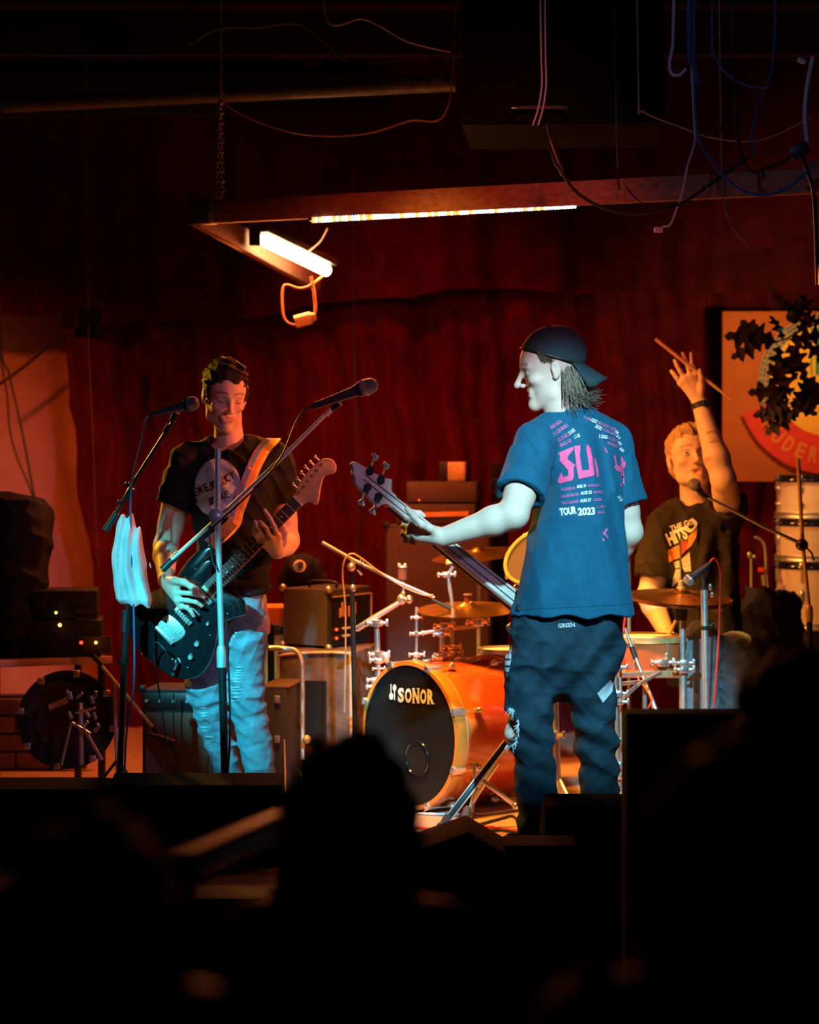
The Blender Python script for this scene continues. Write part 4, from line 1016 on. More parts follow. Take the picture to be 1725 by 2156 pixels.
cs = thing('clip_spot_lamp', 'small bright greenish-white spot lamp in front of the sign board', 'lamp', at(1680, 670, 10.45))
c_ = at(1668, 672, 10.45); dr = V((-.35, .55, -.75)).normalized()
MB().lathe([(.0, .0), (.022, .0), (.026, -.004), (.020, -.012), (0, -.014)], c_, dr, 18).build('bulb', 'bulb_white', cs)
MB().lathe([(.028, .004), (.032, -.01), (.030, -.08), (.016, -.12), (0, -.125)], c_, dr, 20).build('shade', 'black_metal', cs)
lamp('clip_spot_light', 'SPOT', c_ + dr * .03, at(1730, 790, 11.35), (1.0, 0.50, 0.12), 32, .02, 130, .5)
# stacked white drums
pr = None
zs = at(0, 1322, 11.0).z
tb2 = thing('equipment_case', 'reddish dark equipment case with a pale edge below the stacked drums', 'case', (at(1690, 0, 11).x, 11.05, 0))
mb = MB(); mb.box((at(1730, 0, 10.9).x, 11.0, zs / 2), (.50, .42, zs), None, .012); mb.build('body', 'rubber', tb2)
mb = MB(); mb.box((at(1745, 0, 10.9).x, 10.80, zs + .002), (.36, .03, .010), None, .002); mb.build('edge_strip', 'tag_paper', tb2)
def stack_drum(ztop, h, lab, lugs=8, two=True):
    c = V((at(1716, 0, 11.0).x, 11.02, ztop - h)); t = thing('white_drum', lab, 'drum', c, 'stack of white drums beside the drummer')
    MB().lathe([(.170, .022), (.172, .022), (.172, h - .026), (.170, h - .026)], c, (0, 0, 1), 48).build('shell', 'shell_white', t)
    for z0 in (0.0, h - .030):
        MB().lathe([(.168, z0), (.183, z0), (.184, z0 + .006), (.180, z0 + .015), (.184, z0 + .024), (.183, z0 + .030), (.168, z0 + .030)], c, (0, 0, 1), 48).build('hoop', 'chrome_worn' if z0 == 0 else 'black_gloss', t)
    MB().lathe([(0, h - .006), (.170, h - .006), (.172, h - .010)], c, (0, 0, 1), 40).build('head', 'drum_head_white', t)
    for k in range(lugs):
        a = k * 2 * math.pi / lugs + .3; d_ = V((math.cos(a), math.sin(a), 0))
        for zz_ in ((h * .32, h * .68) if two else (h * .5,)):
            mb = MB(); mb.ell(c + d_ * .178 + V((0, 0, zz_)), (.011, .011, .016 if two else .035), None, 10, 7); lg = mb.build('lug', 'chrome', t)
        mb = MB(); mb.cyl(c + d_ * .184 + V((0, 0, h * .7)), c + d_ * .184 + V((0, 0, h + .004)), .0035, None, 7); mb.build('tension_rod', 'chrome', t)
        mb = MB(); mb.box(c + d_ * .186 + V((0, 0, h - .012)), (.016, .016, .018), rotz(math.degrees(a)), .004); mb.build('claw', 'chrome', t)
stack_drum(at(0, 1182, 11).z, at(0, 1182, 11).z - zs, 'lowest white drum of the stack, its base behind dark cloth', 8, False)
stack_drum(at(0, 1092, 11).z, at(0, 1092, 11).z - at(0, 1182, 11).z - .002, 'middle white drum of the stack, behind the mic boom clamp', 8, False)
stack_drum(at(0, 1000, 11).z, at(0, 1000, 11).z - at(0, 1092, 11).z - .002, 'topmost white drum of the stack under the sign board', 8, True)
# dark blue cloth heap beside the drummer
nb = thing('cloth_heap', 'dark navy coat heaped on a seat between the drummer and the stacked drums', 'coat', (at(1620, 0, 10.45).x, 10.45, 0))
F = Field((at(1540, 0, 10.4).x, 10.15, 0), (at(1720, 0, 10.4).x, 10.8, at(0, 1215, 10.4).z), .009)
F.loft([sec(1620, 1560, 1690, .2, 10.45), sec(1450, 1556, 1680, .2, 10.45), sec(1330, 1556, 1690, .19, 10.45), sec(1270, 1562, 1688, .17, 10.45), sec(1245, 1580, 1670, .12, 10.45)], .04)
F.ripple(folds(91, .035, 20, 5), .06); F.build('cloth', 'navy_cloth', nb, 1)
# small chrome gooseneck stand
gs = thing('gooseneck_stand', 'small chrome gooseneck stand with a red clamp beside the stacked drums', 'stand', (at(1605, 0, 10.9).x, 10.9, 0))
MB().tube(catmull([at(1588, 1132, 10.9), at(1600, 1135, 10.9), at(1610, 1150, 10.9), at(1613, 1190, 10.9), at(1613, 1240, 10.9), at(1612, 1540, 10.9)], 6), .006, 8).build('neck', 'chrome_worn', gs)
MB().tube([at(1582, 1175, 10.9), at(1582, 1240, 10.9), V((at(1582, 0, 10.9).x, 10.9, .0))], .006, 8).build('post', 'chrome_worn', gs)
MB().ell(at(1578, 1168, 10.88), (.010, .010, .016), None, 10, 7).build('wing_nut', 'chrome', gs); MB().ell(at(1588, 1172, 10.88), .009, None, 10, 7).build('wing_nut', 'chrome', gs)
MB().box(at(1604, 1200, 10.88), (.03, .03, .022), None, .006).build('clamp', 'cable_red', gs)
MB().cyl(at(1609, 1210, 10.86), at(1612, 1240, 10.86), .014, None, 12).build('sleeve', 'chrome', gs)
# ================================================================== the guitarist
YG = 8.7
def G(px, py, dy=0.0): return at(px, py, YG + dy)
def zG(py, Y=YG): return ZC + (HY - py) / F_PX * Y
root = thing('person', 'guitarist in black t-shirt and ripped light jeans looking down at his guitar', 'person', (G(500, 1700).x, YG, 0))
hg = Head(G(474, 832, -.015), (.32, -1, -.30), (.10, -.10, 1), 1.0)
lo = (G(300, 0).x, YG - .42, -.01); hi = (G(660, 0).x, YG + .32, 1.76)
F = Field(lo, hi, .0042)
F.loft([sec(1330, 436, 566, .105, YG), sec(1240, 440, 560, .10, YG), sec(1150, 425, 560, .09, YG), sec(1050, 410, 575, .10, YG), sec(985, 410, 578, .085, YG, 0, .01), sec(950, 440, 545, .06, YG, 0, .02)], .03)
F.cap(G(484, 955, .03), G(480, 890, .015), .060, .050, .02); F.cap(G(410, 968, .02), G(565, 965, .02), .05, .05, .03)
hg.sculpt(F, jaw=1.0)
# legs inside the jeans
for a, b, c in ((G(460, 1320), G(432, 1450, -.02), G(492, 1720, .05)), (G(525, 1320), G(520, 1455, -.02), G(560, 1722, .0))):
    F.cap(a, b + V((0, .01, 0)), .068, .044, .03); F.cap(b + V((0, .01, 0)), c + V((0, .015, 0)), .040, .030, .02)
# right arm (strumming)
SR, ER, WR = G(392, 975, .01), G(349, 1150, .02), G(349, 1222, -.20)
arm(F, SR, ER, WR)
kn = [G(372, 1231, -.255), G(371, 1247, -.262), G(375, 1262, -.262), G(381, 1276, -.255)]
hand(F, WR, kn, [[G(392, 1228, -.285), G(407, 1234, -.282), G(415, 1242, -.275)],
                 [G(397, 1249, -.29), G(417, 1252, -.285), G(429, 1257, -.272)],
                 [G(394, 1264, -.29), G(413, 1268, -.285), G(425, 1276, -.272)],
                 [G(394, 1279, -.28), G(403, 1288, -.275), G(408, 1297, -.268)]],
     [G(368, 1222, -.27), G(388, 1226, -.30), G(404, 1236, -.30), G(415, 1241, -.292)])
# left arm (fretting)
SL, EL, WL = G(580, 970, .02), G(604, 1138, .06), G(584, 1160, -.17)
arm(F, SL, EL, WL, (.052, .044, .044, .045, .030))
kn = [G(585, 1128, -.265), G(570, 1131, -.275), G(556, 1134, -.275), G(546, 1138, -.265)]
hand(F, WL, kn, [[G(577, 1108, -.325), G(569, 1092, -.335), G(557, 1074, -.325)],
                 [G(561, 1113, -.33), G(552, 1104, -.335), G(547, 1098, -.32)],
                 [G(545, 1117, -.33), G(539, 1107, -.335), G(537, 1099, -.322)],
                 [G(537, 1124, -.32), G(534, 1117, -.33), G(536, 1111, -.322)]],
     [G(598, 1140, -.20), G(600, 1118, -.225), G(592, 1098, -.23), G(582, 1086, -.225)])
body = F.build('body', 'skin', root, 1, hg.tint(.55))
# hair
F = Field(hg.c - V((.16, .16, .16)), hg.c + V((.16, .16, .18)), .0032)
hg.ell(F, (0, -.020, .046), (.083, .102, .088), .01); hg.ell(F, (.008, .040, .094), (.055, .040, .026), .03)
hg.ell(F, (0, -.075, -.005), (.060, .035, .060), .03)
for q in (-1, 1): hg.ell(F, (q * .070, .010, .010), (.010, .020, .045), .012)
hg.ell(F, (.010, .105, -.020), (.062, .072, .096), .012, True); hg.ell(F, (0, .02, -.10), (.2, .085, .085), .01, True)
for q in (-1, 1): hg.ell(F, (q * .082, -.004, -.006), (.014, .026, .034), .006, True)
F.ripple(lambda x, y, z: .0030 * np.sin(150 * x + 60 * z + 3 * np.sin(45 * y)) + .0035 * np.sin(85 * y + 70 * x + 2.2 * np.sin(60 * z)) + .002 * np.sin(260 * z + 120 * x))
F.build('hair', 'hair_brown', root, 0)
# shirt
F = Field((G(330, 0).x, YG - .32, zG(1262)), (G(650, 0).x, YG + .30, zG(915)), .0042)
T = [sec(1248, 432, 566, .125, YG), sec(1200, 424, 566, .122, YG), sec(1140, 415, 568, .118, YG), sec(1080, 404, 578, .125, YG), sec(1020, 396, 588, .125, YG, 0, .005), sec(975, 408, 582, .105, YG, 0, .012), sec(948, 440, 548, .078, YG, 0, .02), sec(934, 452, 520, .072, YG, 0, .02)]
cloth_sleeve(F, SR, SR.lerp(ER, .50), .066, .076); cloth_sleeve(F, SL, SL.lerp(EL, .50), .066, .076)
open_sleeve(F, SR, SR.lerp(ER, .50), .072); open_sleeve(F, SL, SL.lerp(EL, .50), .072)
F.loft(T, .03); F.cap(G(400, 975, .02), G(455, 946, .02), .055, .055, .03); F.cap(G(580, 970, .02), G(520, 944, .02), .055, .055, .03)
F.ripple(folds(3, .011, 38, 6, (1, 1, .8))); F.ripple(lambda x, y, z: .006 * np.clip((1.08 - z) / .15, 0, 1) * np.sin(170 * z + 14 * np.sin(7 * x) + 30 * x) * (x > G(500, 0).x))
F.cap(G(482, 955, .03), G(477, 890, -.03), .064, .075, .006, True)
F.loft([sec(1262, 444, 554, .11, YG), sec(1235, 440, 556, .11, YG)], .004, True)
shirt = F.build('t_shirt', 'black_tee', root, 1)
bv = bvh_of(shirt)
# the print on the chest: pale disc with a ransom-note word
c0, r0 = (459, 1028), (49, 63)
disc = [(c0[0] + r0[0] * math.cos(2 * math.pi * i / 40), c0[1] + r0[1] * math.sin(2 * math.pi * i / 40)) for i in range(40)]
v_, f_ = poly_mesh([disc]); print_on('chest_print', v_, f_, bv, 'print_grey', root, .002, 7, label='pale round print on the chest')
v_, f_ = poly_mesh([[(c0[0] - 47, 1060), (c0[0] - 20, 1046), (c0[0] + 10, 1066), (c0[0] + 42, 1056), (c0[0] + 30, 1082), (c0[0], 1090), (c0[0] - 30, 1080)]])
print_on('chest_print', v_, f_, bv, 'denim_pale', root, .003, 7)
base = [('E', 411, 1046), ('M', 421, 1041), ('E', 433, 1036), ('R', 441, 1033), ('G', 450, 1029), ('E', 460, 1025), ('N', 468, 1021), ('C', 479, 1016), ('Y', 489, 1011)]
for i, (ch, x, y) in enumerate(base):
    if i in (3, 6): 
        v_, f_ = poly_mesh([[(x - 1, y + 2), (x + 9, y - 2), (x + 9, y - 21), (x - 1, y - 17)]]); print_on('letter_patch', v_, f_, bv, 'print_maroon', root, .0035, 6)
    v_, f_ = word_px(ch, x, y, x + 8, y - 3.6, 17, .03)
    print_on('printed_letter', v_, f_, bv, 'print_dark' if i not in (3, 6) else 'print_grey', root, .0045, 5)
for i, (ch, x, y) in enumerate([('W', 441, 1064), ('K', 468, 1053), ('E', 477, 1050)]):
    if i == 0:
        v_, f_ = poly_mesh([[(x - 1, y + 2), (x + 9, y - 2), (x + 9, y - 20), (x - 1, y - 16)]]); print_on('letter_patch', v_, f_, bv, 'print_maroon', root, .0035, 6)
    v_, f_ = word_px(ch, x, y, x + 8, y - 3, 15, .03)
    print_on('printed_letter', v_, f_, bv, 'print_dark' if i else 'print_maroon', root, .0045, 5)
# jeans
F = Field((G(370, 0).x, YG - .22, .03), (G(610, 0).x, YG + .24, zG(1225)), .0045)
F.loft([sec(1440, 472, 494, .02, YG), sec(1400, 448, 540, .08, YG), sec(1355, 432, 560, .12, YG), sec(1300, 436, 562, .118, YG), sec(1235, 442, 556, .108, YG)], .03)
def leg(F, rows, Y, k=.03, p=2.1):
    F.loft([sec(py, xc - hw, xc + hw, ry, Y, 0, dy) for py, xc, hw, ry, dy in rows], k, False, p)
leg(F, [(1722, 560, 33, .062, .0), (1690, 556, 31, .056, .0), (1640, 550, 31, .055, -.005), (1560, 537, 35, .062, -.015), (1500, 526, 37, .068, -.025), (1460, 519, 39, .072, -.03), (1400, 514, 43, .082, -.015), (1330, 514, 46, .09, 0)], YG)
leg(F, [(1722, 496, 30, .060, .06), (1645, 482, 28, .055, .05), (1600, 470, 29, .055, .04), (1550, 454, 31, .058, .01), (1500, 443, 35, .065, -.02), (1450, 433, 41, .07, -.035), (1400, 437, 44, .08, -.02), (1330, 460, 46, .09, 0)], YG)
F.ripple(folds(11, .0075, 42, 5, (.6, .6, 1.5)))
F.ripple(lambda x, y, z: .005 * np.exp(-((z - zG(1475)) / .10) ** 2) * np.sin(120 * z + 40 * x + 3 * np.sin(30 * x)) + .006 * np.exp(-((z - .06) / .10) ** 2) * np.sin(150 * z + 25 * x) + .004 * np.exp(-((z - zG(1330)) / .08) ** 2) * np.sin(90 * z - 60 * x))
jeans = F.build('jeans', 'jeans_light', root, 1)
bj = bvh_of(jeans)
def tears(cx, cy, w, h, n, parent, bvh, seed, mat='denim_pale'):
    r = random.Random(seed); mb_v, mb_f = [], []
    for i in range(n):
        y = cy + (i / max(1, n - 1) - .5) * h; a = cx - w / 2 + r.uniform(-3, 3); b = cx + w / 2 + r.uniform(-3, 3); s_ = r.uniform(-3, 3)
        o = len(mb_v); mb_v += [(a, y), ((a + b) / 2, y + s_ - 1.6), (b, y + r.uniform(-2, 2)), ((a + b) / 2, y + s_ + 1.4)]; mb_f.append((o, o + 1, o + 2, o + 3))
    return print_on('frayed_rip', mb_v, mb_f, bvh, mat, parent, .004, 5)
tears(497, 1335, 7, 26, 4, root, bj, 1); tears(500, 1414, 20, 14, 4, root, bj, 2); tears(497, 1452, 34, 44, 7, root, bj, 3); tears(430, 1515, 22, 46, 7, root, bj, 4); tears(437, 1560, 26, 22, 5, root, bj, 5)
for px, Y in ((497, YG + .02), (560, YG - .04)):
    mb = MB(); p = at(px, 1730, Y); mb.ell((p.x, p.y - .05, .045), (.045, .13, .05)); mb.box((p.x, p.y - .05, .012), (.085, .26, .024), None, .01)
    mb.build('shoe', 'black_matte', root)

# ---------------- the electric guitar he plays
def axes(o, xdir, nrm):
    X = V(xdir).normalized(); Z = V(nrm); Z = (Z - X * Z.dot(X)).normalized(); return X, Z.cross(X), Z
BR, NUT = at(385, 1298, 8.47), at(626, 1055, 8.40)
X, Yv, Z = axes(BR, NUT - BR, (.05, -1, .16))
SL_ = (NUT - BR).length
gt = thing('electric_guitar', 'black offset-body electric guitar with chrome hardware and maple headstock', 'guitar', BR)
def L(x, y, z=0.0): return BR + X * x + Yv * y + Z * z
outl = cat2([(.17, .030), (.195, .055), (.250, .090), (.225, .125), (.15, .132), (.055, .120), (-.04, .150), (-.11, .165), (-.175, .130), (-.205, .05), (-.205, -.04), (-.185, -.13), (-.13, -.185), (-.06, -.185), (.01, -.150), (.07, -.115), (.12, -.130), (.165, -.150), (.190, -.110), (.175, -.060), (.165, -.030)], 5)
mb = MB(); mb.slab(outl, X, Yv, Z, BR, -.060, -.018, .009); gb = mb.build('body', 'black_gloss', gt, 30)
pg = [(a * .86 - .005, b * .80 - .012) for a, b in outl]
mb = MB(); mb.slab(pg, X, Yv, Z, BR, -.018, -.0155, .0008); mb.build('pickguard', 'black_gloss', gt, 30)
neck = [(.12, -.0285), (SL_, -.0215), (SL_, .0215), (.12, .0285)]
mb = MB(); mb.slab(neck, X, Yv, Z, BR, -.026, -.008, .006); mb.build('neck', 'maple', gt)
mb = MB(); mb.slab([(.135, -.0285), (SL_, -.0215), (SL_, .0215), (.135, .0285)], X, Yv, Z, BR, -.008, -.002, .001); fb = mb.build('fretboard', 'rosewood', gt)
for i in range(1, 23):
    x = SL_ - SL_ * (1 - 2 ** (-i / 12)); hw = .0215 + (SL_ - x) / (SL_ - .135) * .007
    if x < .14: break
    mb = MB(); mb.tube([L(x, -hw, -.0015), L(x, hw, -.0015)], .0014, 6); mb.build('fret', 'chrome', fb)
    if i in (3, 5, 7, 9, 12, 15, 17, 19):
        xm = x + (SL_ / 2 ** ((i - 1) / 12) - SL_ / 2 ** (i / 12)) / 2
        for yy in ((-.010, .010) if i == 12 else (0,)):
            mb = MB(); mb.cyl(L(xm, yy, -.0022), L(xm, yy, -.0014), .0032, None, 12); mb.build('inlay_dot', 'pearl', fb)
hs = cat2([(0, .0215), (.018, .026), (.05, .040), (.10, .047), (.145, .046), (.172, .040), (.190, .018), (.186, -.008), (.165, -.022), (.145, -.012), (.125, -.006), (.095, -.022), (.065, -.044), (.045, -.056), (.034, -.052), (.030, -.036), (.014, -.024), (0, -.0215)], 4)
mb = MB(); mb.slab(hs, X, Yv, Z, NUT, -.022, -.008, .002); hd = mb.build('headstock', 'maple', gt)
mb = MB(); mb.box(L(SL_ + .002, 0, -.004), (.005, .043, .008), Matrix((X, Yv, Z)).transposed()); mb.build('nut', 'pearl', gt)
for i in range(6):
    x = .030 + .025 * i; y0 = .018 + .012 * i / 5
    mb = MB(); mb.cyl(NUT + X * x + Yv * y0 + Z * -.009, NUT + X * x + Yv * y0 + Z * .004, .0042, None, 10)
    e0 = .034 + min(i, 3) * .0045
    mb.cyl(NUT + X * x + Yv * (e0) + Z * -.012, NUT + X * x + Yv * (e0 + .016) + Z * -.012, .003, None, 8)
    mb.ell(NUT + X * x + Yv * (e0 + .020) + Z * -.012, (.007, .005, .008), Matrix((X, Yv, Z)).transposed(), 10, 6)
    mb.build('tuning_peg', 'chrome', hd)
    yb, yn = (.026 - i * .0104), (.0175 - i * .007)
    mb = MB(); mb.tube([L(-.07, yb * .9, .002), L(0, yb, .006), L(SL_, yn, .0012), NUT + X * x + Yv * y0 + Z * 0.001], .00055, 5); mb.build('string', 'chrome', gt)
mb = MB(); mb.tube([NUT + X * .012 + Yv * -.012 + Z * .001, NUT + X * .012 + Yv * .01 + Z * .001], .0035, 6); mb.build('string_tree', 'chrome', hd)
BM = Matrix((X, Yv, Z)).transposed()
mb = MB(); mb.box(L(0, 0, -.006), (.018, .082, .014), BM, .003)
for i in range(6): mb.cyl(L(-.008, .026 - i * .0104, .002), L(.008, .026 - i * .0104, .002), .0042, None, 8)
mb.build('bridge', 'chrome', gt)
mb = MB(); mb.slab(cat2([(-.035, .04), (-.035, -.045), (-.095, -.042), (-.105, 0), (-.095, .042)], 4), X, Yv, Z, BR, -.0155, -.012, .001); tp = mb.build('tremolo_plate', 'chrome_worn', gt)
mb = MB(); mb.box(L(-.098, 0, -.004), (.012, .088, .018), BM, .003); mb.build('tailpiece_bar', 'chrome', tp)
for (sx, sy) in ((-.05, .03), (-.05, -.032), (-.085, .028), (-.085, -.03)):
    mb = MB(); mb.ell(L(sx, sy, -.011), .004, None, 8, 5); mb.build('screw', 'chrome', tp)
for x in (.040, .105):
    mb = MB(); mb.box(L(x, 0, -.010), (.022, .088, .014), BM, .004); pk = mb.build('pickup', 'black', gt)
    mb = MB(); mb.box(L(x, 0, -.002), (.019, .076, .004), BM, .0012); mb.build('pickup_cover', 'chrome', pk)
    for i in range(6):
        mb = MB(); mb.cyl(L(x, .026 - i * .0104, 0), L(x, .026 - i * .0104, .0015), .0025, None, 8); mb.build('pole_piece', 'black', pk)
for (kx, ky, kr) in ((-.035, -.105, .010), (-.085, -.122, .010), (.045, -.082, .006)):
    mb = MB(); mb.lathe([(kr, -.016), (kr, -.002), (kr * .8, .002), (0, .002)], L(kx, ky), Z, 16); mb.build('control_knob', 'chrome', gt)
for (sx, sy) in ((.15, .09), (.05, .085), (-.06, .10), (-.12, -.14), (.02, -.115), (.12, -.105), (-.14, -.08), (.1, -.085)):
    mb = MB(); mb.ell(L(sx, sy, -.0155), .003, None, 8, 5); mb.build('pickguard_screw', 'chrome', gt)
mb = MB(); mb.lathe([(.011, -.016), (.011, -.010), (.005, -.010)], L(-.13, -.10), Z, 14); mb.build('jack_socket', 'chrome', gt)
mb = MB(); mb.cyl(L(.225, .105, -.04), L(.255, .120, -.04), .005, .009, 10); mb.build('strap_button', 'chrome', gt)
# strap: four colour bands over the left shoulder, leather end at the horn
def on_shirt(px, py, lift=.006):
    d = (at(px, py, 1) - EYE).normalized(); h = bv.ray_cast(EYE, d)
    return h[0] - d * lift if h[0] is not None else at(px, py, 8.6)
sp = [L(.245, .115, -.030), on_shirt(489, 1105, .02)] + [on_shirt(a, b) for a, b in ((499, 1076), (512, 1042), (526, 1005), (541, 970), (556, 945))] + [at(573, 928, 8.67), at(577, 925, 8.73), at(573, 940, 8.81), at(555, 985, 8.855), at(510, 1080, 8.87), at(440, 1200, 8.85), at(400, 1290, 8.75), L(-.20, .02, -.04)]
def ribbon(path, offs, wid, th=.0016, up=None):
    """a flat band following the path; offs = sideways offset from the middle"""
    mb = MB(); P = catmull(path, 6); n = len(P); vs = []; fs = []
    for i, p in enumerate(P):
        t = (P[min(i + 1, n - 1)] - P[max(i - 1, 0)]).normalized()
        nr = bv.find_nearest(p); nrm = nr[1] if nr[0] is not None and nr[3] < .05 else (p - V((G(485, 0).x, YG, p.z))); nrm = nrm - t * nrm.dot(t); nrm = nrm.normalized() if nrm.length > 1e-5 else V((0, -1, 0))
        sd = t.cross(nrm).normalized()
        for a, b in ((-.5, 0), (.5, 0), (.5, 1), (-.5, 1)): vs.append(p + sd * (offs + a * wid) + nrm * b * th)
    for i in range(n - 1):
        for k in range(4): fs.append((i * 4 + k, i * 4 + (k + 1) % 4, i * 4 + 4 + (k + 1) % 4, i * 4 + 4 + k))
    fs += [(3, 2, 1, 0), tuple((n - 1) * 4 + k for k in range(4))]
    return mb.add(vs, fs)
st = ribbon(sp, 0, .052, .001).build('strap', 'strap_orange', gt)
for m_, of, wd in (('strap_purple', -.020, .010), ('strap_blue', -.009, .010), ('strap_orange', .005, .018), ('strap_yellow', .0185, .010)):
    ribbon([p for p in sp], of, wd, .0022).build('colour_band', m_, st)
ribbon([L(.245, .115, -.028), L(.245, .115, -.028).lerp(on_shirt(489, 1105, .024), .55), on_shirt(490, 1100, .022)], 0, .042, .004).build('leather_end', 'leather', st)
tag_cable = catmull([L(-.135, -.105, -.008), L(-.165, -.120, .006), at(350, 1372, 8.38), at(325, 1355, 8.42), at(330, 1420, 8.5), at(350, 1560, 8.55), at(360, 1700, 8.6)], 8)
cb = thing('guitar_cable', 'dark cable plugged into the black guitar body', 'cable', at(360, 1700, 8.6))
MB().tube(tag_cable, .003, 6).build('cord', 'cable_black', cb)
MB().tube([L(-.132, -.102, -.010), L(-.150, -.112, .0), L(-.175, -.124, .008)], [.006, .008, .005], 10).build('plug', 'black_metal', cb)

# ================================================================== the bassist
YB = 8.0
def B(px, py, dy=0.0): return at(px, py, YB + dy)
def zB(py): return ZC + (HY - py) / F_PX * YB
root = thing('person', 'bassist in teal tour t-shirt and backwards cap turned away from the camera', 'person', (B(1195, 1800).x, YB, 0))
hb = Head(B(1160, 775, 0), (-1, -.04, -.20), (-.20, -.05, 1), 1.06)
F = Field((B(820, 0).x, YB - .42, -.01), (B(1375, 0).x, YB + .34, 1.84), .0045)
F.loft([sec(1330, 1125, 1275, .09, YB, 0), sec(1200, 1135, 1290, .09, YB, 10), sec(1050, 1155, 1280, .085, YB, 20), sec(960, 1145, 1275, .08, YB, 20), sec(905, 1150, 1240, .06, YB, 30)], .03)
F.cap(B(1190, 900, 0), B(1178, 840, 0), .064, .060, .03)
F.cap(B(1130, 935, -.09), B(1280, 930, .11), .05, .05, .03)
hb.sculpt(F, jaw=.98, nose=1.06)
for a, b, c in ((B(1150, 1330), B(1113, 1520, -.03), B(1135, 1790, 0)), (B(1240, 1330), B(1252, 1520, .02), B(1268, 1790, .05))):
    F.cap(a, b, .072, .050, .03); F.cap(b, c, .046, .036, .02)
F.cap(B(1085, 1520, -.03), B(1078, 1545, -.03), .028, .026, .02)
SL, EL, WL = B(1127, 935, -.10), B(1082, 1083, -.27), B(933, 1131, -.22)
arm(F, SL, EL, WL, (.056, .048, .047, .047, .031))
kn = [B(876, 1098, -.205), B(868, 1110, -.19), B(866, 1124, -.175), B(872, 1138, -.165)]
hand(F, WL, kn, [[B(858, 1092, -.165), B(866, 1078, -.135), B(884, 1080, -.125), B(892, 1086, -.12)],
                 [B(850, 1108, -.15), B(858, 1092, -.12), B(876, 1092, -.11)],
                 [B(849, 1124, -.14), B(856, 1108, -.11), B(872, 1104, -.10)],
                 [B(855, 1138, -.135), B(853, 1128, -.115), B(862, 1118, -.10)]],
     [B(905, 1112, -.255), B(888, 1104, -.27), B(872, 1088, -.272), B(857, 1071, -.268)], rk=.0145, rf=.0105)
F.cap(B(915, 1128, -.22), B(882, 1126, -.20), .026, .024, .015)
SR, ER, WR = B(1290, 935, .12), B(1325, 1120, .14), B(1265, 1215, .30)
arm(F, SR, ER, WR, (.054, .046, .045, .045, .030))
kn = [B(1245, 1235, .34), B(1243, 1245, .34), B(1242, 1256, .335), B(1243, 1266, .33)]
hand(F, WR, kn, [[B(1225, 1245, .35), B(1212, 1258, .345)], [B(1223, 1256, .35), B(1211, 1268, .345)], [B(1222, 1267, .345), B(1211, 1278, .34)], [B(1225, 1276, .34), B(1215, 1286, .335)]], [B(1262, 1235, .36), B(1245, 1232, .37), B(1230, 1238, .37)])
F.build('body', 'skin', root, 1, hb.tint(.25, (.30, .24, .20)))
# t-shirt
F = Field((B(1030, 0).x, YB - .42, zB(1305)), (B(1375, 0).x, YB + .34, zB(850)), .0045)
yw = 36
eL, eR = SL.lerp(EL, .72), SR.lerp(ER, .66)
cloth_sleeve(F, SL, eL, .068, .084); cloth_sleeve(F, SR, eR, .064, .078)
open_sleeve(F, SL, eL, .084); open_sleeve(F, SR, eR, .078)
F.loft([sec(1292, 1079, 1336, .17, YB, 12, .01), sec(1240, 1090, 1331, .165, YB, 16, .01), sec(1180, 1104, 1324, .155, YB, 22, .01), sec(1100, 1122, 1314, .145, YB, 30, .01), sec(1020, 1135, 1308, .135, YB, yw, .01), sec(960, 1128, 1306, .118, YB, yw, .01), sec(915, 1130, 1292, .095, YB, yw, .01), sec(880, 1150, 1250, .075, YB, 30, .01), sec(862, 1160, 1226, .070, YB, 30, 0.0)], .03)
F.cap(B(1132, 928, -.09), B(1180, 885, -.02), .058, .056, .04); F.cap(B(1288, 928, .12), B(1225, 885, .03), .058, .056, .04)
F.ripple(folds(21, .007, 26, 5, (1, 1, .5)))
# the deep fold down the middle of the back and the drape beside it
def back_fold(x, y, z):
    px = CX + x / y * F_PX; py = HY - (z - ZC) / y * F_PX
    c = 1235 + (py - 900) * .18; t = np.clip((py - 890) / 40, 0, 1) * np.clip((1290 - py) / 120, 0, 1)
    g = np.clip(t, 0, 1)
    d = (px - c)
    return g * (.010 * np.exp(-((d + 8) / 14) ** 2) - .013 * np.exp(-((d - 22) / 13) ** 2)) * (y < YB + .1) + .005 * np.clip((py - 1120) / 150, 0, 1) * np.sin(px / 13.0 + 2 * np.sin(py / 60))
F.ripple(back_fold, .04)
F.cap(B(1185, 895, .0), B(1172, 835, -.01), .063, .074, .006, True)
F.loft([sec(1306, 1092, 1322, .155, YB, 12, .01), sec(1280, 1094, 1322, .155, YB, 14, .01)], .004, True)
shirt = F.build('t_shirt', 'navy_tee', root, 1)
bv = bvh_of(shirt)
def mark(polys, mat, name='shirt_print', lift=.003, L_=7, label=None):
    v_, f_ = poly_mesh(polys); return print_on(name, v_, f_, bv, mat, root, lift, L_, label=label)
def zz(pts, x0=1130, y0=850, s=7.187): return [(x0 + a / s, y0 + b / s) for a, b in pts]
mark([zz([(330, 745), (550, 650), (560, 690), (470, 800), (470, 840), (590, 930), (560, 960), (565, 1110), (540, 1160), (350, 1210), (318, 1175), (370, 1040), (395, 1075), (400, 1110), (480, 1090), (478, 1010), (345, 855), (360, 800)])], 'print_pink', label='pink brush letter S')
mark([zz([(570, 640), (660, 630), (665, 690), (655, 780), (690, 1010), (795, 1000), (790, 900), (750, 650), (775, 612), (820, 680), (850, 830), (880, 1085), (820, 1100), (640, 1140), (610, 990)])], 'print_pink', label='pink brush letter U')
mark([zz([(870, 800), (900, 850), (935, 1000), (940, 1100), (915, 1120), (885, 900)])], 'print_pink')
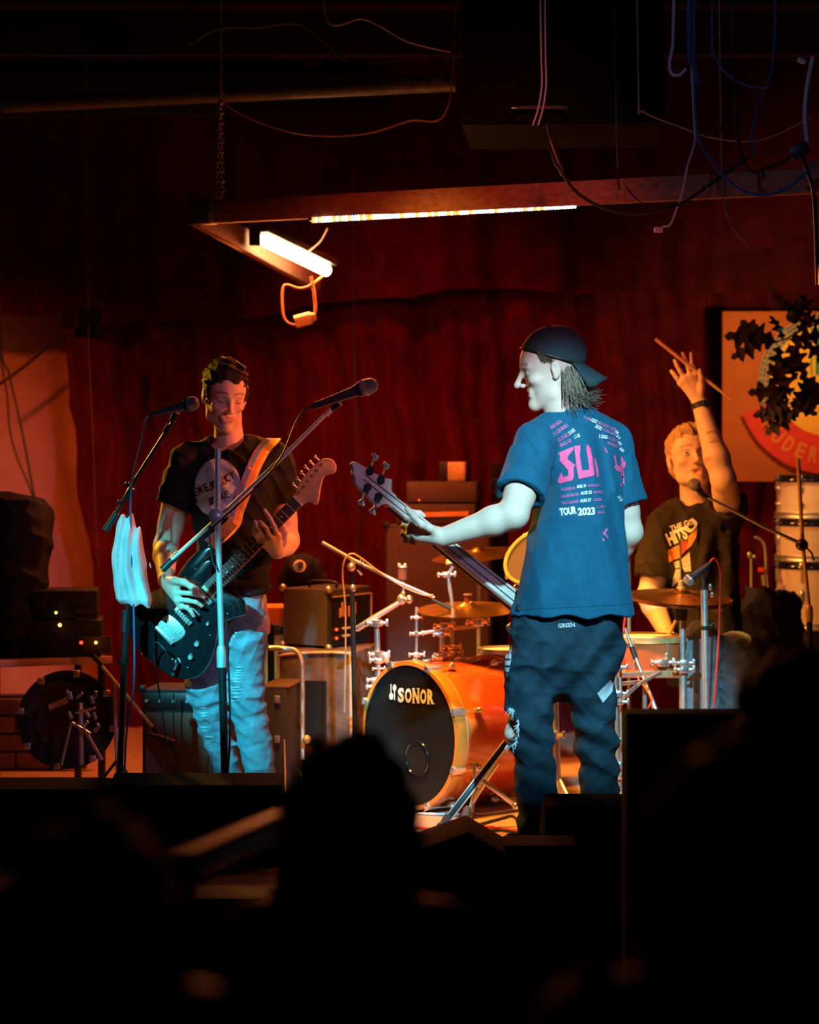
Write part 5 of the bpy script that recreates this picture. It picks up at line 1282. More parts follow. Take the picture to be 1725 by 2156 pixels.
mark([zz([(1020, 645), (1050, 680), (1075, 740), (1055, 745)])], 'print_pink')
mark([zz([(1165, 770), (1200, 800), (1215, 920), (1275, 960), (1285, 920), (1280, 790), (1310, 830), (1320, 880), (1350, 870), (1345, 960), (1310, 990), (1325, 1070), (1335, 1230), (1300, 1280), (1265, 1240), (1275, 1160), (1285, 1040), (1215, 1010), (1180, 960), (1200, 930)])], 'print_pink', label='pink brush letter Y')
def words(txt, a, b, h, mat, bold=.01, name='tour_date'):
    (x0, y0), (x1, y1) = zz([a, b]); v_, f_ = word_px(txt, x0, y0, x1, y1, h, bold); return print_on(name, v_, f_, bv, mat, root, .003, 6)
words('TOUR', (360, 1700), (610, 1665), 16.5, 'print_white', .04, 'tour_title'); words('2023', (630, 1695), (890, 1680), 16.5, 'print_white', .04, 'tour_title')
for t, a, b, h in (('AUG 19', (610, 1280), (752, 1265), 7), ('AUG 23', (670, 1380), (838, 1362), 7), ('AUG 27', (662, 1496), (832, 1478), 7)): words(t, a, b, h, 'print_white', .03)
def scribble(a, b, h, mat, seed, name='tour_line'):
    """a line of print too small to read: uneven little strokes"""
    r = random.Random(seed); (x0, y0), (x1, y1) = zz([a, b]); ln = math.hypot(x1 - x0, y1 - y0); ux, uy = (x1 - x0) / ln, (y1 - y0) / ln; P = []; t = 0.0
    while t < ln - 1.5:
        w_ = r.uniform(1.4, 2.8)
        for k in range(2):
            lo_, hi_ = (0, h * r.uniform(.35, .55)) if k == 0 else (h * r.uniform(.6, .75), h); o_ = r.uniform(0, .5)
            P.append([(x0 + ux * (t + i) + uy * j, y0 + uy * (t + i) - ux * j) for i, j in ((o_, lo_), (w_, lo_), (w_ - r.uniform(0, .6), hi_), (o_, hi_))])
        t += w_ + r.choice((.5, .6, .7, 2.0))
    v_, f_ = poly_mesh(P); return print_on(name, v_, f_, bv, mat, root, .003, 7)
for i, (a, b, h) in enumerate((((375, 1320), (600, 1290), 5.5), ((375, 1425), (655, 1385), 5.5), ((385, 1525), (650, 1495), 5.5), ((775, 1260), (985, 1245), 5), ((862, 1360), (1000, 1350), 5), ((858, 1472), (1012, 1465), 5), ((920, 1580), (1040, 1570), 5), ((925, 1665), (1035, 1655), 5),
        ((225, 385), (390, 280), 7), ((275, 490), (410, 385), 7), ((420, 380), (480, 345), 7), ((335, 580), (510, 470), 7), ((355, 660), (530, 575), 7), ((715, 215), (810, 255), 5), ((930, 300), (1190, 415), 5.5), ((1010, 405), (1200, 490), 5.5), ((1085, 530), (1230, 590), 5.5), ((1065, 600), (1230, 670), 5.5))): scribble(a, b, h, 'print_rose', 60 + i)
for i, (a, b, h) in enumerate((((505, 470), (590, 410), 7), ((580, 530), (665, 495), 7), ((820, 260), (905, 300), 7), ((885, 355), (980, 405), 7), ((945, 515), (1070, 530), 7), ((1185, 420), (1225, 465), 5), ((1205, 495), (1260, 545), 5), ((1230, 590), (1275, 640), 5), ((1250, 685), (1320, 745), 5), ((1225, 1410), (1275, 1480), 6))): scribble(a, b, h, 'print_white', 90 + i)
mark([zz([(1000, 1960), (1060, 1880), (1085, 1900), (1050, 1960), (1095, 2040), (1070, 2035), (1040, 1990), (1010, 1985)]), zz([(1000, 2030), (1030, 2050), (1020, 2090), (998, 2060)])], 'print_rose')
# seams: shoulder seam and hem stitching
def seam(pts, nm='seam', mat='navy_tee', r=.0014):
    P = []
    for a, b in pts:
        d = (at(a, b, 1) - EYE).normalized(); h = bv.ray_cast(EYE, d)
        if h[0] is not None: P.append(h[0] - d * .0008)
    if len(P) > 2: MB().tube(P, r, 5).build(nm, mat, root)
seam([(1082 + i * 8.3, 1284 - i * .42) for i in range(31)]); seam([(1104 + i * 4, 913 + 5.5 * i) for i in range(8)])
# jeans
F = Field((B(1030, 0).x, YB - .25, .02), (B(1345, 0).x, YB + .28, zB(1262)), .0045)
F.loft([sec(1480, 1150, 1222, .03, YB, 0, .01), sec(1440, 1100, 1272, .10, YB, 4, .01), sec(1395, 1068, 1304, .14, YB, 8, .01), sec(1330, 1072, 1312, .14, YB, 8, .01), sec(1270, 1085, 1308, .13, YB, 10, .01)], .03)
leg(F, [(1800, 1138, 50, .085, 0), (1740, 1133, 43, .075, 0), (1650, 1128, 43, .072, -.01), (1570, 1121, 45, .074, -.03), (1500, 1112, 51, .085, -.035), (1440, 1114, 53, .092, -.02), (1380, 1122, 57, .10, 0)], YB)
leg(F, [(1800, 1270, 46, .085, .06), (1740, 1268, 40, .075, .06), (1640, 1264, 41, .075, .05), (1560, 1257, 44, .078, .03), (1500, 1250, 47, .085, .01), (1440, 1240, 56, .095, .005), (1380, 1242, 64, .11, .0)], YB)
F.ripple(folds(31, .010, 24, 5, (.7, .7, 1.2)))
F.ripple(lambda x, y, z: .007 * np.exp(-((z - zB(1560)) / .14) ** 2) * np.sin(70 * z + 35 * x) + .008 * np.exp(-((z - zB(1400)) / .12) ** 2) * np.sin(55 * x - 45 * z) + .006 * np.exp(-((z - .05) / .12) ** 2) * np.sin(100 * z + 20 * x))
F.ell(B(1068, 1532, -.06), (.034, .10, .058), None, .006, True)
jeans = F.build('jeans', 'jeans_dark', root, 1); bj = bvh_of(jeans)
r = random.Random(5); mb = MB()
for i in range(70):     # frayed threads around the knee hole
    a = r.uniform(0, 6.28); p = B(1076 + 17 * math.cos(a), 1532 + 40 * math.sin(a), -.09 + .0 * r.random())
    d = (p - EYE).normalized(); h = bj.ray_cast(EYE, d)
    if h[0] is None: continue
    q = h[0] - d * .002; mb.tube([q, q + V((r.uniform(-.012, .004), -.006, r.uniform(-.016, .006))), q + V((r.uniform(-.02, .004), -.004, r.uniform(-.035, .0)))], [.0012, .001, .0005], 4)
mb.build('frayed_edge', 'denim_pale', root)
for a, b, c in (((1085, 1306), (1075, 1356), (1066, 1412)), ((1100, 1306), (1096, 1400), (1094, 1500))):
    P = []
    for q in catmull([(*a, 0), (*b, 0), (*c, 0)], 8):
        d = (at(q.x, q.y, 1) - EYE).normalized(); h = bj.ray_cast(EYE, d)
        if h[0] is not None: P.append(h[0] - d * .0005)
    if len(P) > 2: MB().tube(P, .0013, 5).build('seam', 'jeans_dark', root)
v_, f_ = word_px('GREEN', 1176, 1322, 1211, 1320, 9, .02); print_on('belt_lettering', v_, f_, bj, 'print_grey', root, .004, 5)
v_, f_ = poly_mesh([[(1068, 1350), (1078, 1358), (1076, 1392), (1070, 1420), (1064, 1432), (1063, 1400)]]); print_on('leg_lettering_patch', v_, f_, bj, 'print_grey', root, .003, 5)
for k, y in enumerate((1372, 1386, 1400, 1414)):
    v_, f_ = poly_mesh([[(1064, y), (1077 - k * 1.6, y + 1), (1076 - k * 1.6, y + 5), (1064, y + 4)]]); print_on('leg_lettering', v_, f_, bj, 'jeans_dark', root, .0045, 5)
v_, f_ = poly_mesh([[(1258, 1460), (1286, 1432), (1292, 1440), (1290, 1456), (1270, 1480)]]); print_on('sewn_patch', v_, f_, bj, 'print_grey', root, .003, 5)
for px, Y in ((1140, YB), (1272, YB + .06)):
    mb = MB(); p = at(px, 1800, Y); mb.ell((p.x - .03, p.y + .02, .045), (.12, .07, .05)); mb.box((p.x - .03, p.y + .02, .014), (.26, .10, .026), None, .01); mb.build('shoe', 'black_matte', root)
# cap worn backwards
cap_ = thing('baseball_cap', 'dark teal baseball cap worn backwards on the bassist', 'cap', hb.c)
F = Field(hb.c - V((.2, .2, .1)), hb.c + V((.2, .2, .18)), .0034)
hb.ell(F, (0, -.016, .040), (.084, .108, .094), .01)
pn = (hb.u * -1 + hb.f * .50); F.plane(hb.p(0, .085, .080), pn)
F.ripple(lambda x, y, z: .0012 * np.sin(60 * y + 40 * x) * np.sin(55 * z))
F.build('crown', 'cap_cloth', cap_, 2)
mb = MB()
def brim(u, v_):
    a = (u - .5) * 2.0; r_ = .062 + v_ * .085 * (1 - .22 * abs(a) ** 3)
    x = .080 * math.sin(a * 1.15) * (1 + .05 * v_); y = -.040 - .066 * math.cos(a * 1.2) - v_ * .066 * (1 - .45 * a * a)
    z = -.006 - .060 * v_ + .012 * a * a * (1 - v_) - .018 * a * a * v_
    return hb.p(x, y, z)
mb.grid(brim, 17, 7); o = mb.build('brim', 'cap_cloth', cap_)
sm = o.modifiers.new('thick', 'SOLIDIFY'); sm.thickness = .004
mb = MB(); mb.ell(hb.p(0, -.018, .134), (.008, .008, .005), None, 10, 6); mb.build('button', 'cap_cloth', cap_)
mb = MB(); pts = []
for i in range(41):
    a = 2 * math.pi * i / 40; x, y = .0805 * math.sin(a), .105 * math.cos(a) - .016
    s_ = 1.0
    for _ in range(12):
        xx, yy = .084 * s_ * math.sin(a), -.016 + .108 * s_ * math.cos(a); zc = .080 + (yy - .085) * .50; s_ = math.sqrt(max(.05, 1 - ((zc - .040) / .094) ** 2))
    pts.append(hb.p(xx, yy, zc + .002))
mb.tube(pts, .0032, 6, False); mb.build('sweatband', 'black', cap_)
# hair below the cap
r = random.Random(3); mb = MB()
for i in range(420):
    a = r.uniform(-1.5, 1.5); x, y = .074 * math.sin(a), -.018 - .082 * math.cos(a)
    z0 = r.uniform(-.055, .0); p = hb.p(x, y, z0); ln = r.uniform(.07, .13); sw = r.uniform(-.4, 1.0)
    out = (hb.x * math.sin(a) * .6 - hb.f * math.cos(a)).normalized()
    curl = r.uniform(.0, .03); q1 = p + out * (.010 + .4 * curl) - V((0, 0, ln * .45)); q2 = p + out * (.018 + curl * sw) - V((0, 0, ln * .85)); q3 = q2 + out * curl * 1.2 - V((0, 0, ln * r.uniform(-.05, .2)))
    mb.tube(catmull([p, q1, q2, q3], 3), [.0024 - .0016 * k / 9 for k in range(10)], 3, False)
for i in range(90):
    q_ = r.choice((-1, 1)); a = r.uniform(0, 1); p = hb.p(q_ * .0745, .040 - .045 * a, .064 - .022 * a); mb.tube([p, p + (hb.f * -.006 - hb.u * .036) * r.uniform(.7, 1.15) + hb.x * q_ * .001], [.0018, .0008], 3, False)
mb.build('hair', 'hair_blond', root)

# ---------------- the bass he plays (seen from behind)
N0, H0 = at(826, 1056, 7.80), at(1084, 1262, 8.14)
X = (N0 - H0).normalized(); Z = V((.10, -1, .50)); Z = (Z - X * Z.dot(X)).normalized(); Yv = Z.cross(X)
LN = (N0 - H0).length
ba = thing('bass_guitar', 'pale wood bass guitar with dark neck stripes held by the bassist', 'bass guitar', H0)
def S(x, y, z=0.0): return H0 + X * x + Yv * y + Z * z
nk = [(-.05, -.033), (LN, -.021), (LN, .021), (-.05, .033)]
mb = MB(); mb.slab(nk, X, Yv, Z, H0, -.016, .012, .010); mb.build('neck', 'pale_wood', ba)
for q in (-1, 1):
    mb = MB(); mb.slab([(-.05, q * .0150 - .0024), (LN + .15, q * .0090 - .0018), (LN + .15, q * .0090 + .0018), (-.05, q * .0150 + .0024)], X, Yv, Z, H0, .0105, .0126); mb.build('neck_stripe', 'stripe_wood', ba)
mb = MB(); mb.slab([(-.12, -.034), (LN, -.0215), (LN, .0215), (-.12, .034)], X, Yv, Z, H0, -.024, -.0165, .001); mb.build('fretboard', 'rosewood', ba)
ho = cat2([(-.002, .021), (.025, .024), (.045, .045), (.052, .058), (.075, .052), (.12, .044), (.165, .040), (.180, .020), (.192, .016), (.198, -.002), (.212, -.012), (.200, -.026), (.15, -.034), (.10, -.040), (.060, -.052), (.040, -.060), (.034, -.045), (.022, -.024), (-.002, -.021)], 3)
mb = MB(); mb.slab(ho, X, Yv, Z, N0, -.006, .010, .002); hd = mb.build('headstock', 'pale_wood', ba)
for i, (x, q) in enumerate(((.070, 1), (.125, 1), (.085, -1), (.140, -1))):
    e = N0 + X * x + Yv * (q * .026)
    mb = MB(); mb.lathe([(.0, .022), (.012, .022), (.013, .010), (.013, .008)], e, Z, 14); mb.box(e + Yv * q * .006 + Z * .014, (.024, .030, .008), Matrix((X, Yv, Z)).transposed(), .003)
    tp = mb.build('tuner_gear', 'black', hd)
    mb = MB(); mb.cyl(e + Z * .015 + Yv * q * .01, e + Z * .015 + Yv * q * .050, .0032, None, 8); mb.slab(cat2([(-.004, 0), (-.014, .014), (-.008, .022), (0, .019), (.008, .022), (.014, .014), (.004, 0)], 3), X, Yv * q, Z, e + Z * .012 + Yv * q * .046, 0, .006, .001); mb.build('tuner_key', 'chrome', tp)
bo = cat2([(-.02, .035), (-.02, .07), (.0, .105), (-.03, .12), (-.07, .11), (-.10, .105), (-.20, .15), (-.31, .15), (-.36, .05), (-.36, -.06), (-.30, -.165), (-.19, -.155), (-.11, -.10), (-.06, -.11), (-.03, -.12), (-.02, -.08), (-.02, -.035)], 4)
mb = MB(); mb.slab(bo, X, Yv, Z, H0 + V((.02, .02, 0)), -.030, .010, .008); mb.build('body', 'maple', ba)
for i in range(4):
    mb = MB(); y = .0135 - .009 * i; mb.tube([S(-.30, y * 1.9, -.036), S(LN, y, -.0275)], .0008, 5); mb.build('string', 'chrome', ba)

# ================================================================== the drummer
YD = 10.0
def Dm(px, py, dy=0.0): return at(px, py, YD + dy)
def zD(py): return ZC + (HY - py) / F_PX * YD
root = thing('person', 'drummer in black t-shirt with one arm raised holding a stick', 'person', (Dm(1480, 1600).x, YD, 0))
hd_ = Head(Dm(1452, 966, 0), (.12, -1, .28), (-.10, .22, 1), 1.12)
F = Field((Dm(1330, 0).x, YD - .62, .02), (Dm(1600, 0).x, YD + .30, zD(725)), .0046)
F.loft([sec(1395, 1425, 1545, .13, YD), sec(1280, 1425, 1545, .11, YD), sec(1160, 1410, 1545, .11, YD), sec(1090, 1415, 1540, .09, YD), sec(1062, 1440, 1510, .06, YD)], .03)
F.cap(Dm(1466, 1075, .02), Dm(1460, 1015, .01), .064, .058, .03); F.cap(Dm(1415, 1090, .01), Dm(1530, 1080, .01), .05, .05, .03)
hd_.sculpt(F, mouth_open=.7, jaw=.95)
SU, EU, WU = Dm(1536, 1085, -.02), Dm(1524, 1010, -.24), Dm(1474, 848, -.20)
arm(F, SU, EU, WU, (.055, .050, .050, .052, .034))
kn = [Dm(1466, 800, -.205), Dm(1454, 793, -.21), Dm(1442, 797, -.21), Dm(1434, 806, -.205)]
hand(F, WU, kn, [[Dm(1464, 776, -.225), Dm(1457, 764, -.24), Dm(1456, 744, -.235)],
                 [Dm(1449, 770, -.215), Dm(1443, 756, -.215), Dm(1438, 744, -.21)],
                 [Dm(1433, 782, -.215), Dm(1426, 770, -.215), Dm(1421, 759, -.21)],
                 [Dm(1425, 795, -.21), Dm(1419, 787, -.21), Dm(1414, 781, -.205)]],
     [Dm(1478, 815, -.225), Dm(1477, 795, -.245), Dm(1474, 780, -.25)], rk=.0135, rf=.010)
SD, ED, WD = Dm(1402, 1098, .0), Dm(1368, 1255, -.06), Dm(1402, 1330, -.24)
arm(F, SD, ED, WD, (.055, .050, .050, .050, .034))
kn = [Dm(1412, 1350, -.29), Dm(1405, 1354, -.29), Dm(1398, 1355, -.285), Dm(1392, 1354, -.28)]
hand(F, WD, kn, [[Dm(1418, 1362, -.315), Dm(1420, 1352, -.33)], [Dm(1409, 1367, -.315), Dm(1412, 1356, -.33)], [Dm(1399, 1368, -.31), Dm(1403, 1358, -.325)], [Dm(1391, 1366, -.30), Dm(1394, 1358, -.315)]], [Dm(1418, 1340, -.29), Dm(1422, 1346, -.32), Dm(1416, 1352, -.335)])
for a, b, c in ((Dm(1452, 1385), Dm(1472, 1352, -.42), Dm(1472, 1620, -.40)), (Dm(1518, 1385), Dm(1545, 1372, -.36), Dm(1552, 1620, -.34))):
    F.cap(a, b, .085, .058, .03); F.cap(b, c, .055, .04, .02)
F.build('body', 'skin', root, 1, hd_.tint(.08, (.42, .30, .2)))
for q in (-1, 1):
    mb = MB(); mb.ell(hd_.p(q * .031, .0785, -.001), .0115); ey = mb.build('eye', 'eye', root)
    mb = MB(); mb.ell(hd_.p(q * .031 + .002, .0875, .001), (.0048, .003, .0048)); mb.build('iris', 'iris', ey)
F = Field(hd_.c - V((.18, .18, .16)), hd_.c + V((.18, .18, .19)), .0036)
hd_.ell(F, (0, -.022, .046), (.079, .098, .088), .01); hd_.ell(F, (-.005, .052, .098), (.052, .040, .026), .03); hd_.ell(F, (0, -.075, -.01), (.06, .035, .06), .03)
hd_.ell(F, (0, .105, -.025), (.062, .075, .090), .012, True); hd_.ell(F, (0, .02, -.10), (.2, .088, .088), .01, True)
for q in (-1, 1): hd_.ell(F, (q * .082, -.004, -.006), (.014, .026, .034), .006, True)
F.ripple(lambda x, y, z: .0035 * np.sin(140 * x + 50 * z + 3 * np.sin(45 * y)) + .003 * np.sin(85 * y + 90 * x + 2.2 * np.sin(60 * z)))
F.build('hair', 'hair_sandy', root, 0)
F = Field((Dm(1335, 0).x, YD - .40, zD(1330)), (Dm(1605, 0).x, YD + .30, zD(1040)), .0046)
eU, eD = SU.lerp(EU, .42), SD.lerp(ED, .78)
cloth_sleeve(F, SU, eU, .078, .088); cloth_sleeve(F, SD, eD, .070, .094)
open_sleeve(F, SU, eU, .088); open_sleeve(F, SD, eD, .094)
F.loft([sec(1325, 1408, 1562, .165, YD), sec(1250, 1408, 1558, .155, YD), sec(1160, 1402, 1556, .14, YD), sec(1100, 1404, 1550, .12, YD), sec(1072, 1425, 1520, .09, YD), sec(1058, 1438, 1500, .08, YD)], .03)
F.cap(Dm(1410, 1095, 0), Dm(1445, 1070, .01), .06, .06, .03); F.cap(Dm(1530, 1085, 0), Dm(1495, 1068, .01), .06, .06, .03)
F.ripple(folds(41, .014, 26, 5, (1.3, 1, .35)))
def pull(x, y, z):
    px = CX + x / y * F_PX; py = HY - (z - ZC) / y * F_PX
    return .016 * np.clip((py - 1085) / 80, 0, 1) * np.sin((px - 1535 + (py - 1090) * .10) / (3.5 + (py - 1080) * .018) * .55) * (px > 1470) * (y < YD)
F.ripple(pull, .03)
F.cap(Dm(1466, 1078, .01), Dm(1458, 1010, -.03), .062, .078, .006, True)
shirt = F.build('t_shirt', 'brown_tee', root, 1); bv = bvh_of(shirt)
def mk2(polys, mat): v_, f_ = poly_mesh(polys); return print_on('shirt_print', v_, f_, bv, mat, root, .004, 5)
def q2(pts): return [(1350 + a / 8.214, 1040 + b / 8.214) for a, b in pts]
v_, f_ = word_px('THE GO', *q2([(525, 660)])[0], *q2([(930, 520)])[0], 13, .02); print_on('shirt_lettering', v_, f_, bv, 'print_white', root, .004, 5)
v_, f_ = word_px('HITS', *q2([(500, 905)])[0], *q2([(830, 770)])[0], 28, .05); print_on('shirt_lettering', v_, f_, bv, 'print_white', root, .004, 5)
v_, f_ = word_px('U', *q2([(850, 700)])[0], *q2([(1010, 520)])[0], 20, .05); print_on('shirt_lettering', v_, f_, bv, 'print_white', root, .004, 5)
mk2([q2([(470, 970), (660, 880), (672, 1100), (490, 1180)])], 'print_orange'); mk2([q2([(700, 840), (790, 800), (790, 960), (700, 1060)])], 'print_red'); mk2([q2([(830, 720), (980, 590), (960, 740), (870, 900), (780, 970)])], 'print_orange')
mk2([q2([(560, 1180), (660, 1150), (670, 1270), (600, 1290)]), q2([(700, 1130), (840, 1000), (860, 1230), (720, 1260)]), q2([(600, 1310), (690, 1290), (690, 1440), (540, 1620), (560, 1450)]), q2([(715, 1270), (860, 1240), (870, 1340), (760, 1350)])], 'print_grey')
# jeans
F = Field((Dm(1400, 0).x, YD - .62, .03), (Dm(1610, 0).x, YD + .26, zD(1290)), .005)
for a, b, c in ((Dm(1455, 1388), Dm(1476, 1352, -.42), Dm(1474, 1615, -.40)), (Dm(1518, 1388), Dm(1548, 1372, -.36), Dm(1555, 1615, -.34))):
    F.cap(a, b, .105, .074, .04); F.cap(b, c, .076, .070, .03, flat=True)
F.ell(Dm(1487, 1370), (.17, .15, .12), None, .05)
F.ripple(folds(51, .010, 30, 5))
F.build('jeans', 'jeans_light', root, 1)
for px, Y in ((1473, YD - .45), (1553, YD - .39)):
    mb = MB(); p = at(px, 1620, Y); mb.ell((p.x, p.y - .05, .045), (.045, .13, .05)); mb.box((p.x, p.y - .05, .014), (.09, .26, .026), None, .01); mb.build('shoe', 'black_matte', root)
wd = (V(WU) - V(EU)).normalized(); wp = V(WU) - wd * .008
wt = thing('wristwatch', 'black wristwatch on the raised arm of the drummer', 'watch', wp)
mb = MB(); mb.lathe([(.036, -.012), (.0385, -.010), (.0385, .010), (.036, .012)], wp, wd, 24); mb.build('strap', 'black', wt)
mb = MB(); mb.cyl(wp + V((.018, -.030, .004)), wp + V((.022, -.042, .006)), .018, .016, 18); mb.build('case', 'black', wt)
sk = thing('drumstick', 'wooden drumstick raised overhead in the fingers of the drummer', 'drumstick', Dm(1462, 778, -.236))
a, b = Dm(1380, 713, -.236), Dm(1546, 846, -.236)
MB().tube([a, a.lerp(b, .05), a.lerp(b, .72), a.lerp(b, .93)], [.0076, .008, .0078, .0045], 10).build('shaft', 'stick_wood', sk)
MB().ell(a.lerp(b, .955), .0056, None, 10, 6).build('tip', 'stick_wood', sk)
sk = thing('drumstick', 'wooden drumstick in the lowered hand of the drummer beside the snare', 'drumstick', Dm(1405, 1358, -.315))
a, b = Dm(1396, 1362, -.315), Dm(1432, 1290, -.36)
MB().tube([a, a.lerp(b, .9)], [.008, .0065], 10).build('shaft', 'stick_wood', sk); MB().ell(a.lerp(b, .93), .006, None, 10, 6).build('tip', 'stick_wood', sk)
th = thing('drum_throne', 'round black drum throne under the drummer', 'stool', Dm(1487, 1640, .02).xy.to_3d())
p = th.location
MB().lathe([(0, .47), (.15, .47), (.165, .455), (.165, .40), (.15, .39), (0, .39)], (p.x, p.y, 0), (0, 0, 1), 28).build('seat', 'black_matte', th)
MB().cyl((p.x, p.y, .12), (p.x, p.y, .39), .016).build('post', 'chrome', th)
for i in range(3):
    a = i * 2.094 + .4; MB().tube([(p.x, p.y, .28), (p.x + .24 * math.cos(a), p.y + .24 * math.sin(a), .01)], .009, 8).build('leg', 'chrome', th)
# ================================================================== drum kit
fade('drum_shell', (.766, .643, .25), [(.0, (.76, .30, .035)), (.14, (.68, .17, .02)), (.27, (.52, .05, .012)), (.5, (.36, .02, .01))])  # bright front to dark back: shading painted into the shell colour
DC = at(866, 1548, 9.10); DAX = V((.766, .643, 0)).normalized()      # centre of the front head, axis pointing to the drummer
DR = .272; DL = .44
bd = thing('bass_drum', 'amber lacquered bass drum with black front head lettered SONOR', 'drum', (DC.x, DC.y, 0))
DU = DAX.cross(V((0, 0, 1))).normalized()     # sideways in the head plane
def DP(a, r, h): return DC + (DU * math.cos(a) + V((0, 0, 1)) * math.sin(a)) * r + DAX * h
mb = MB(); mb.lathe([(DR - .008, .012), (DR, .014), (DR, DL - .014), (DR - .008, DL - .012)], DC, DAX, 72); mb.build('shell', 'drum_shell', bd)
for h0, nm in ((0.0, 'front_hoop'), (DL - .03, 'rear_hoop')):
    mb = MB(); mb.lathe([(DR - .004, h0 - .012), (DR + .012, h0 - .012), (DR + .014, h0 - .008), (DR + .014, h0 + .036), (DR + .011, h0 + .040), (DR + .002, h0 + .040)], DC, DAX, 72); ho_ = mb.build(nm, 'drum_hoop', bd)
    mb = MB(); mb.ring(DC + DAX * (h0 + .046), DAX, DR + .003, .004, 72, 6); mb.build('counter_line', 'piping', ho_)
mb = MB(); mb.lathe([(0, -.001), (DR - .02, -.001), (DR - .004, -.004), (DR - .002, .01)], DC, DAX, 64); fh = mb.build('front_head', 'drum_head', bd)
mb = MB(); mb.lathe([(0, DL), (DR - .004, DL)], DC, DAX, 48); mb.build('rear_head', 'drum_head_white', bd)
pc = DC + DU * -.095 + V((0, 0, -.105))
pc = DC + (at(890, 1580, 9.1) - DC).project(DU) * 1.35 + V((0, 0, -.085))
mb = MB(); mb.ring(pc - DAX * .004, DAX, .066, .005, 36, 6); mb.build('port_ring', 'black_gloss', fh)
mb = MB(); mb.lathe([(0, -.0035), (.064, -.0035), (.064, -.002)], pc, DAX, 30); mb.build('port_opening', 'panel_black', fh)
# lettering on the head plane
def HP(px, py, o=.004):
    d = (at(px, py, 1) - EYE); t = (DC - DAX * o - EYE).dot(DAX) / d.dot(DAX); return EYE + d * t
for ch, x0, x1, y in (('S', 838, 851, 1479), ('O', 853, 867, 1480), ('N', 869, 883, 1481), ('O', 885, 898, 1482), ('R', 900, 914, 1483)):
    vs, fs, wd_, ht_ = text_mesh(ch, .05); mb = MB()
    out = [HP(x0 + (x1 - x0) * a / wd_, y - 31 * b / ht_) for a, b in vs]
    mb.add(out, fs); mb.build('head_letter', 'print_white', fh, 0)
serif = []
for x, y in ((871, 1481), (881, 1481), (902, 1483), (912, 1483), (871, 1451), (881, 1451), (902, 1453)):
    mb = MB(); mb.add([HP(x - 3, y), HP(x + 3, y), HP(x + 3, y - 2.2), HP(x - 3, y - 2.2)], [(0, 1, 2, 3)]); mb.build('letter_serif', 'print_white', fh, 0)
def blob(cx, cy, rx, ry, o=.004): return [HP(cx + rx * math.cos(2 * math.pi * i / 16), cy + ry * math.sin(2 * math.pi * i / 16), o) for i in range(16)]
mb = MB(); mb.add(blob(824, 1466, 4.5, 7.5), [tuple(range(16))]); mb.add(blob(831, 1448, 4.0, 7.0), [tuple(range(16))])
for x, y0, y1 in ((823.5, 1440, 1462), (831, 1450, 1474)): mb.add([HP(x - 1, y0), HP(x + 1, y0), HP(x + 1, y1), HP(x - 1, y1)], [(0, 1, 2, 3)])
mb.build('mallet_emblem', 'print_white', fh, 0)
for k in range(8):
    a = math.radians(22.5 + 45 * k)
    rot = Matrix((DU * math.cos(a) + V((0, 0, 1)) * math.sin(a), DU * -math.sin(a) + V((0, 0, 1)) * math.cos(a), DAX)).transposed()
    for h0, sg_ in ((0.0, 1), (DL - .02, -1)):
        mb = MB(); mb.box(DP(a, DR + .016, h0 + .012), (.012, .030, .056), rot, .004); mb.box(DP(a, DR + .010, h0 - .014 if sg_ > 0 else h0 + .034), (.024, .026, .010), rot, .003); cw = mb.build('claw_hook', 'chrome', bd)
        mb = MB(); mb.tube([DP(a, DR + .018, h0 + .02), DP(a, DR + .018, h0 + sg_ * .085 + .01)], .004, 8); mb.tube([DP(a - .05, DR + .022, h0 - .02 if sg_ > 0 else h0 + .044), DP(a + .05, DR + .022, h0 - .02 if sg_ > 0 else h0 + .044)], .0035, 6); mb.build('tension_rod', 'chrome', cw)
        mb = MB(); mb.box(DP(a, DR + .012, h0 + sg_ * .10 + .01), (.020, .020, .036), rot, .007); mb.ell(DP(a, DR + .020, h0 + sg_ * .10 + .01), .011, None, 10, 7); mb.build('lug', 'chrome', bd)
for sgn in (-1, 1):
    a = math.radians(-38) if sgn > 0 else math.radians(218)
    p = DP(a, DR + .01, .13); mb = MB(); mb.ell(p, .024, None, 12, 8); mb.cyl(DP(a, DR - .002, .13), DP(a, DR + .03, .13), .017, None, 14); sp2 = mb.build('spur_bracket', 'chrome', bd)
    q = DP(a, DR + .10, .05); mb = MB(); mb.tube([p, V((q.x, q.y, .022))], .007, 8); mb.build('spur_leg', 'chrome', sp2)
    mb = MB(); mb.tube([V((q.x, q.y, .022)), V((q.x, q.y, 0)) + (V((q.x, q.y, 0)) - V((p.x, p.y, 0))) * .1], [.012, .009], 10); mb.build('rubber_foot', 'rubber', sp2)
# post clamp base plate on the shell
def clampset(mb, p, s=1.0, seed=0):
    r = random.Random(seed)
    mb.box(p, (.034 * s, .034 * s, .024 * s), rotz(r.uniform(0, 60)), .006); mb.cyl(p + V((-.03 * s, -.008, .002)), p + V((.03 * s, -.008, .002)), .006 * s, None, 8)
    mb.box(p + V((.034 * s, -.01, .003)), (.010 * s, .006, .024 * s), None, .002); mb.ell(p + V((-.03 * s, -.01, 0)), (.008 * s, .008 * s, .011 * s), None, 8, 6); return mb
YT = 9.32
th_ = thing('tom_holder', 'chrome tom holder posts with clamps standing on the bass drum', 'drum hardware', at(940, 1392, YT))
def post(px, y0, y1, r, clamps, nm='post', Y=YT, par=None):
    par = par or th_
    MB().tube([at(px, y0, Y), at(px + (0), y1, Y)], r, 12).build(nm, 'chrome', par)
    for i, (y, s_) in enumerate(clamps): clampset(MB(), at(px, y, Y) + V((0, -.008, 0)), s_, i + int(px)).build('clamp', 'chrome', par)
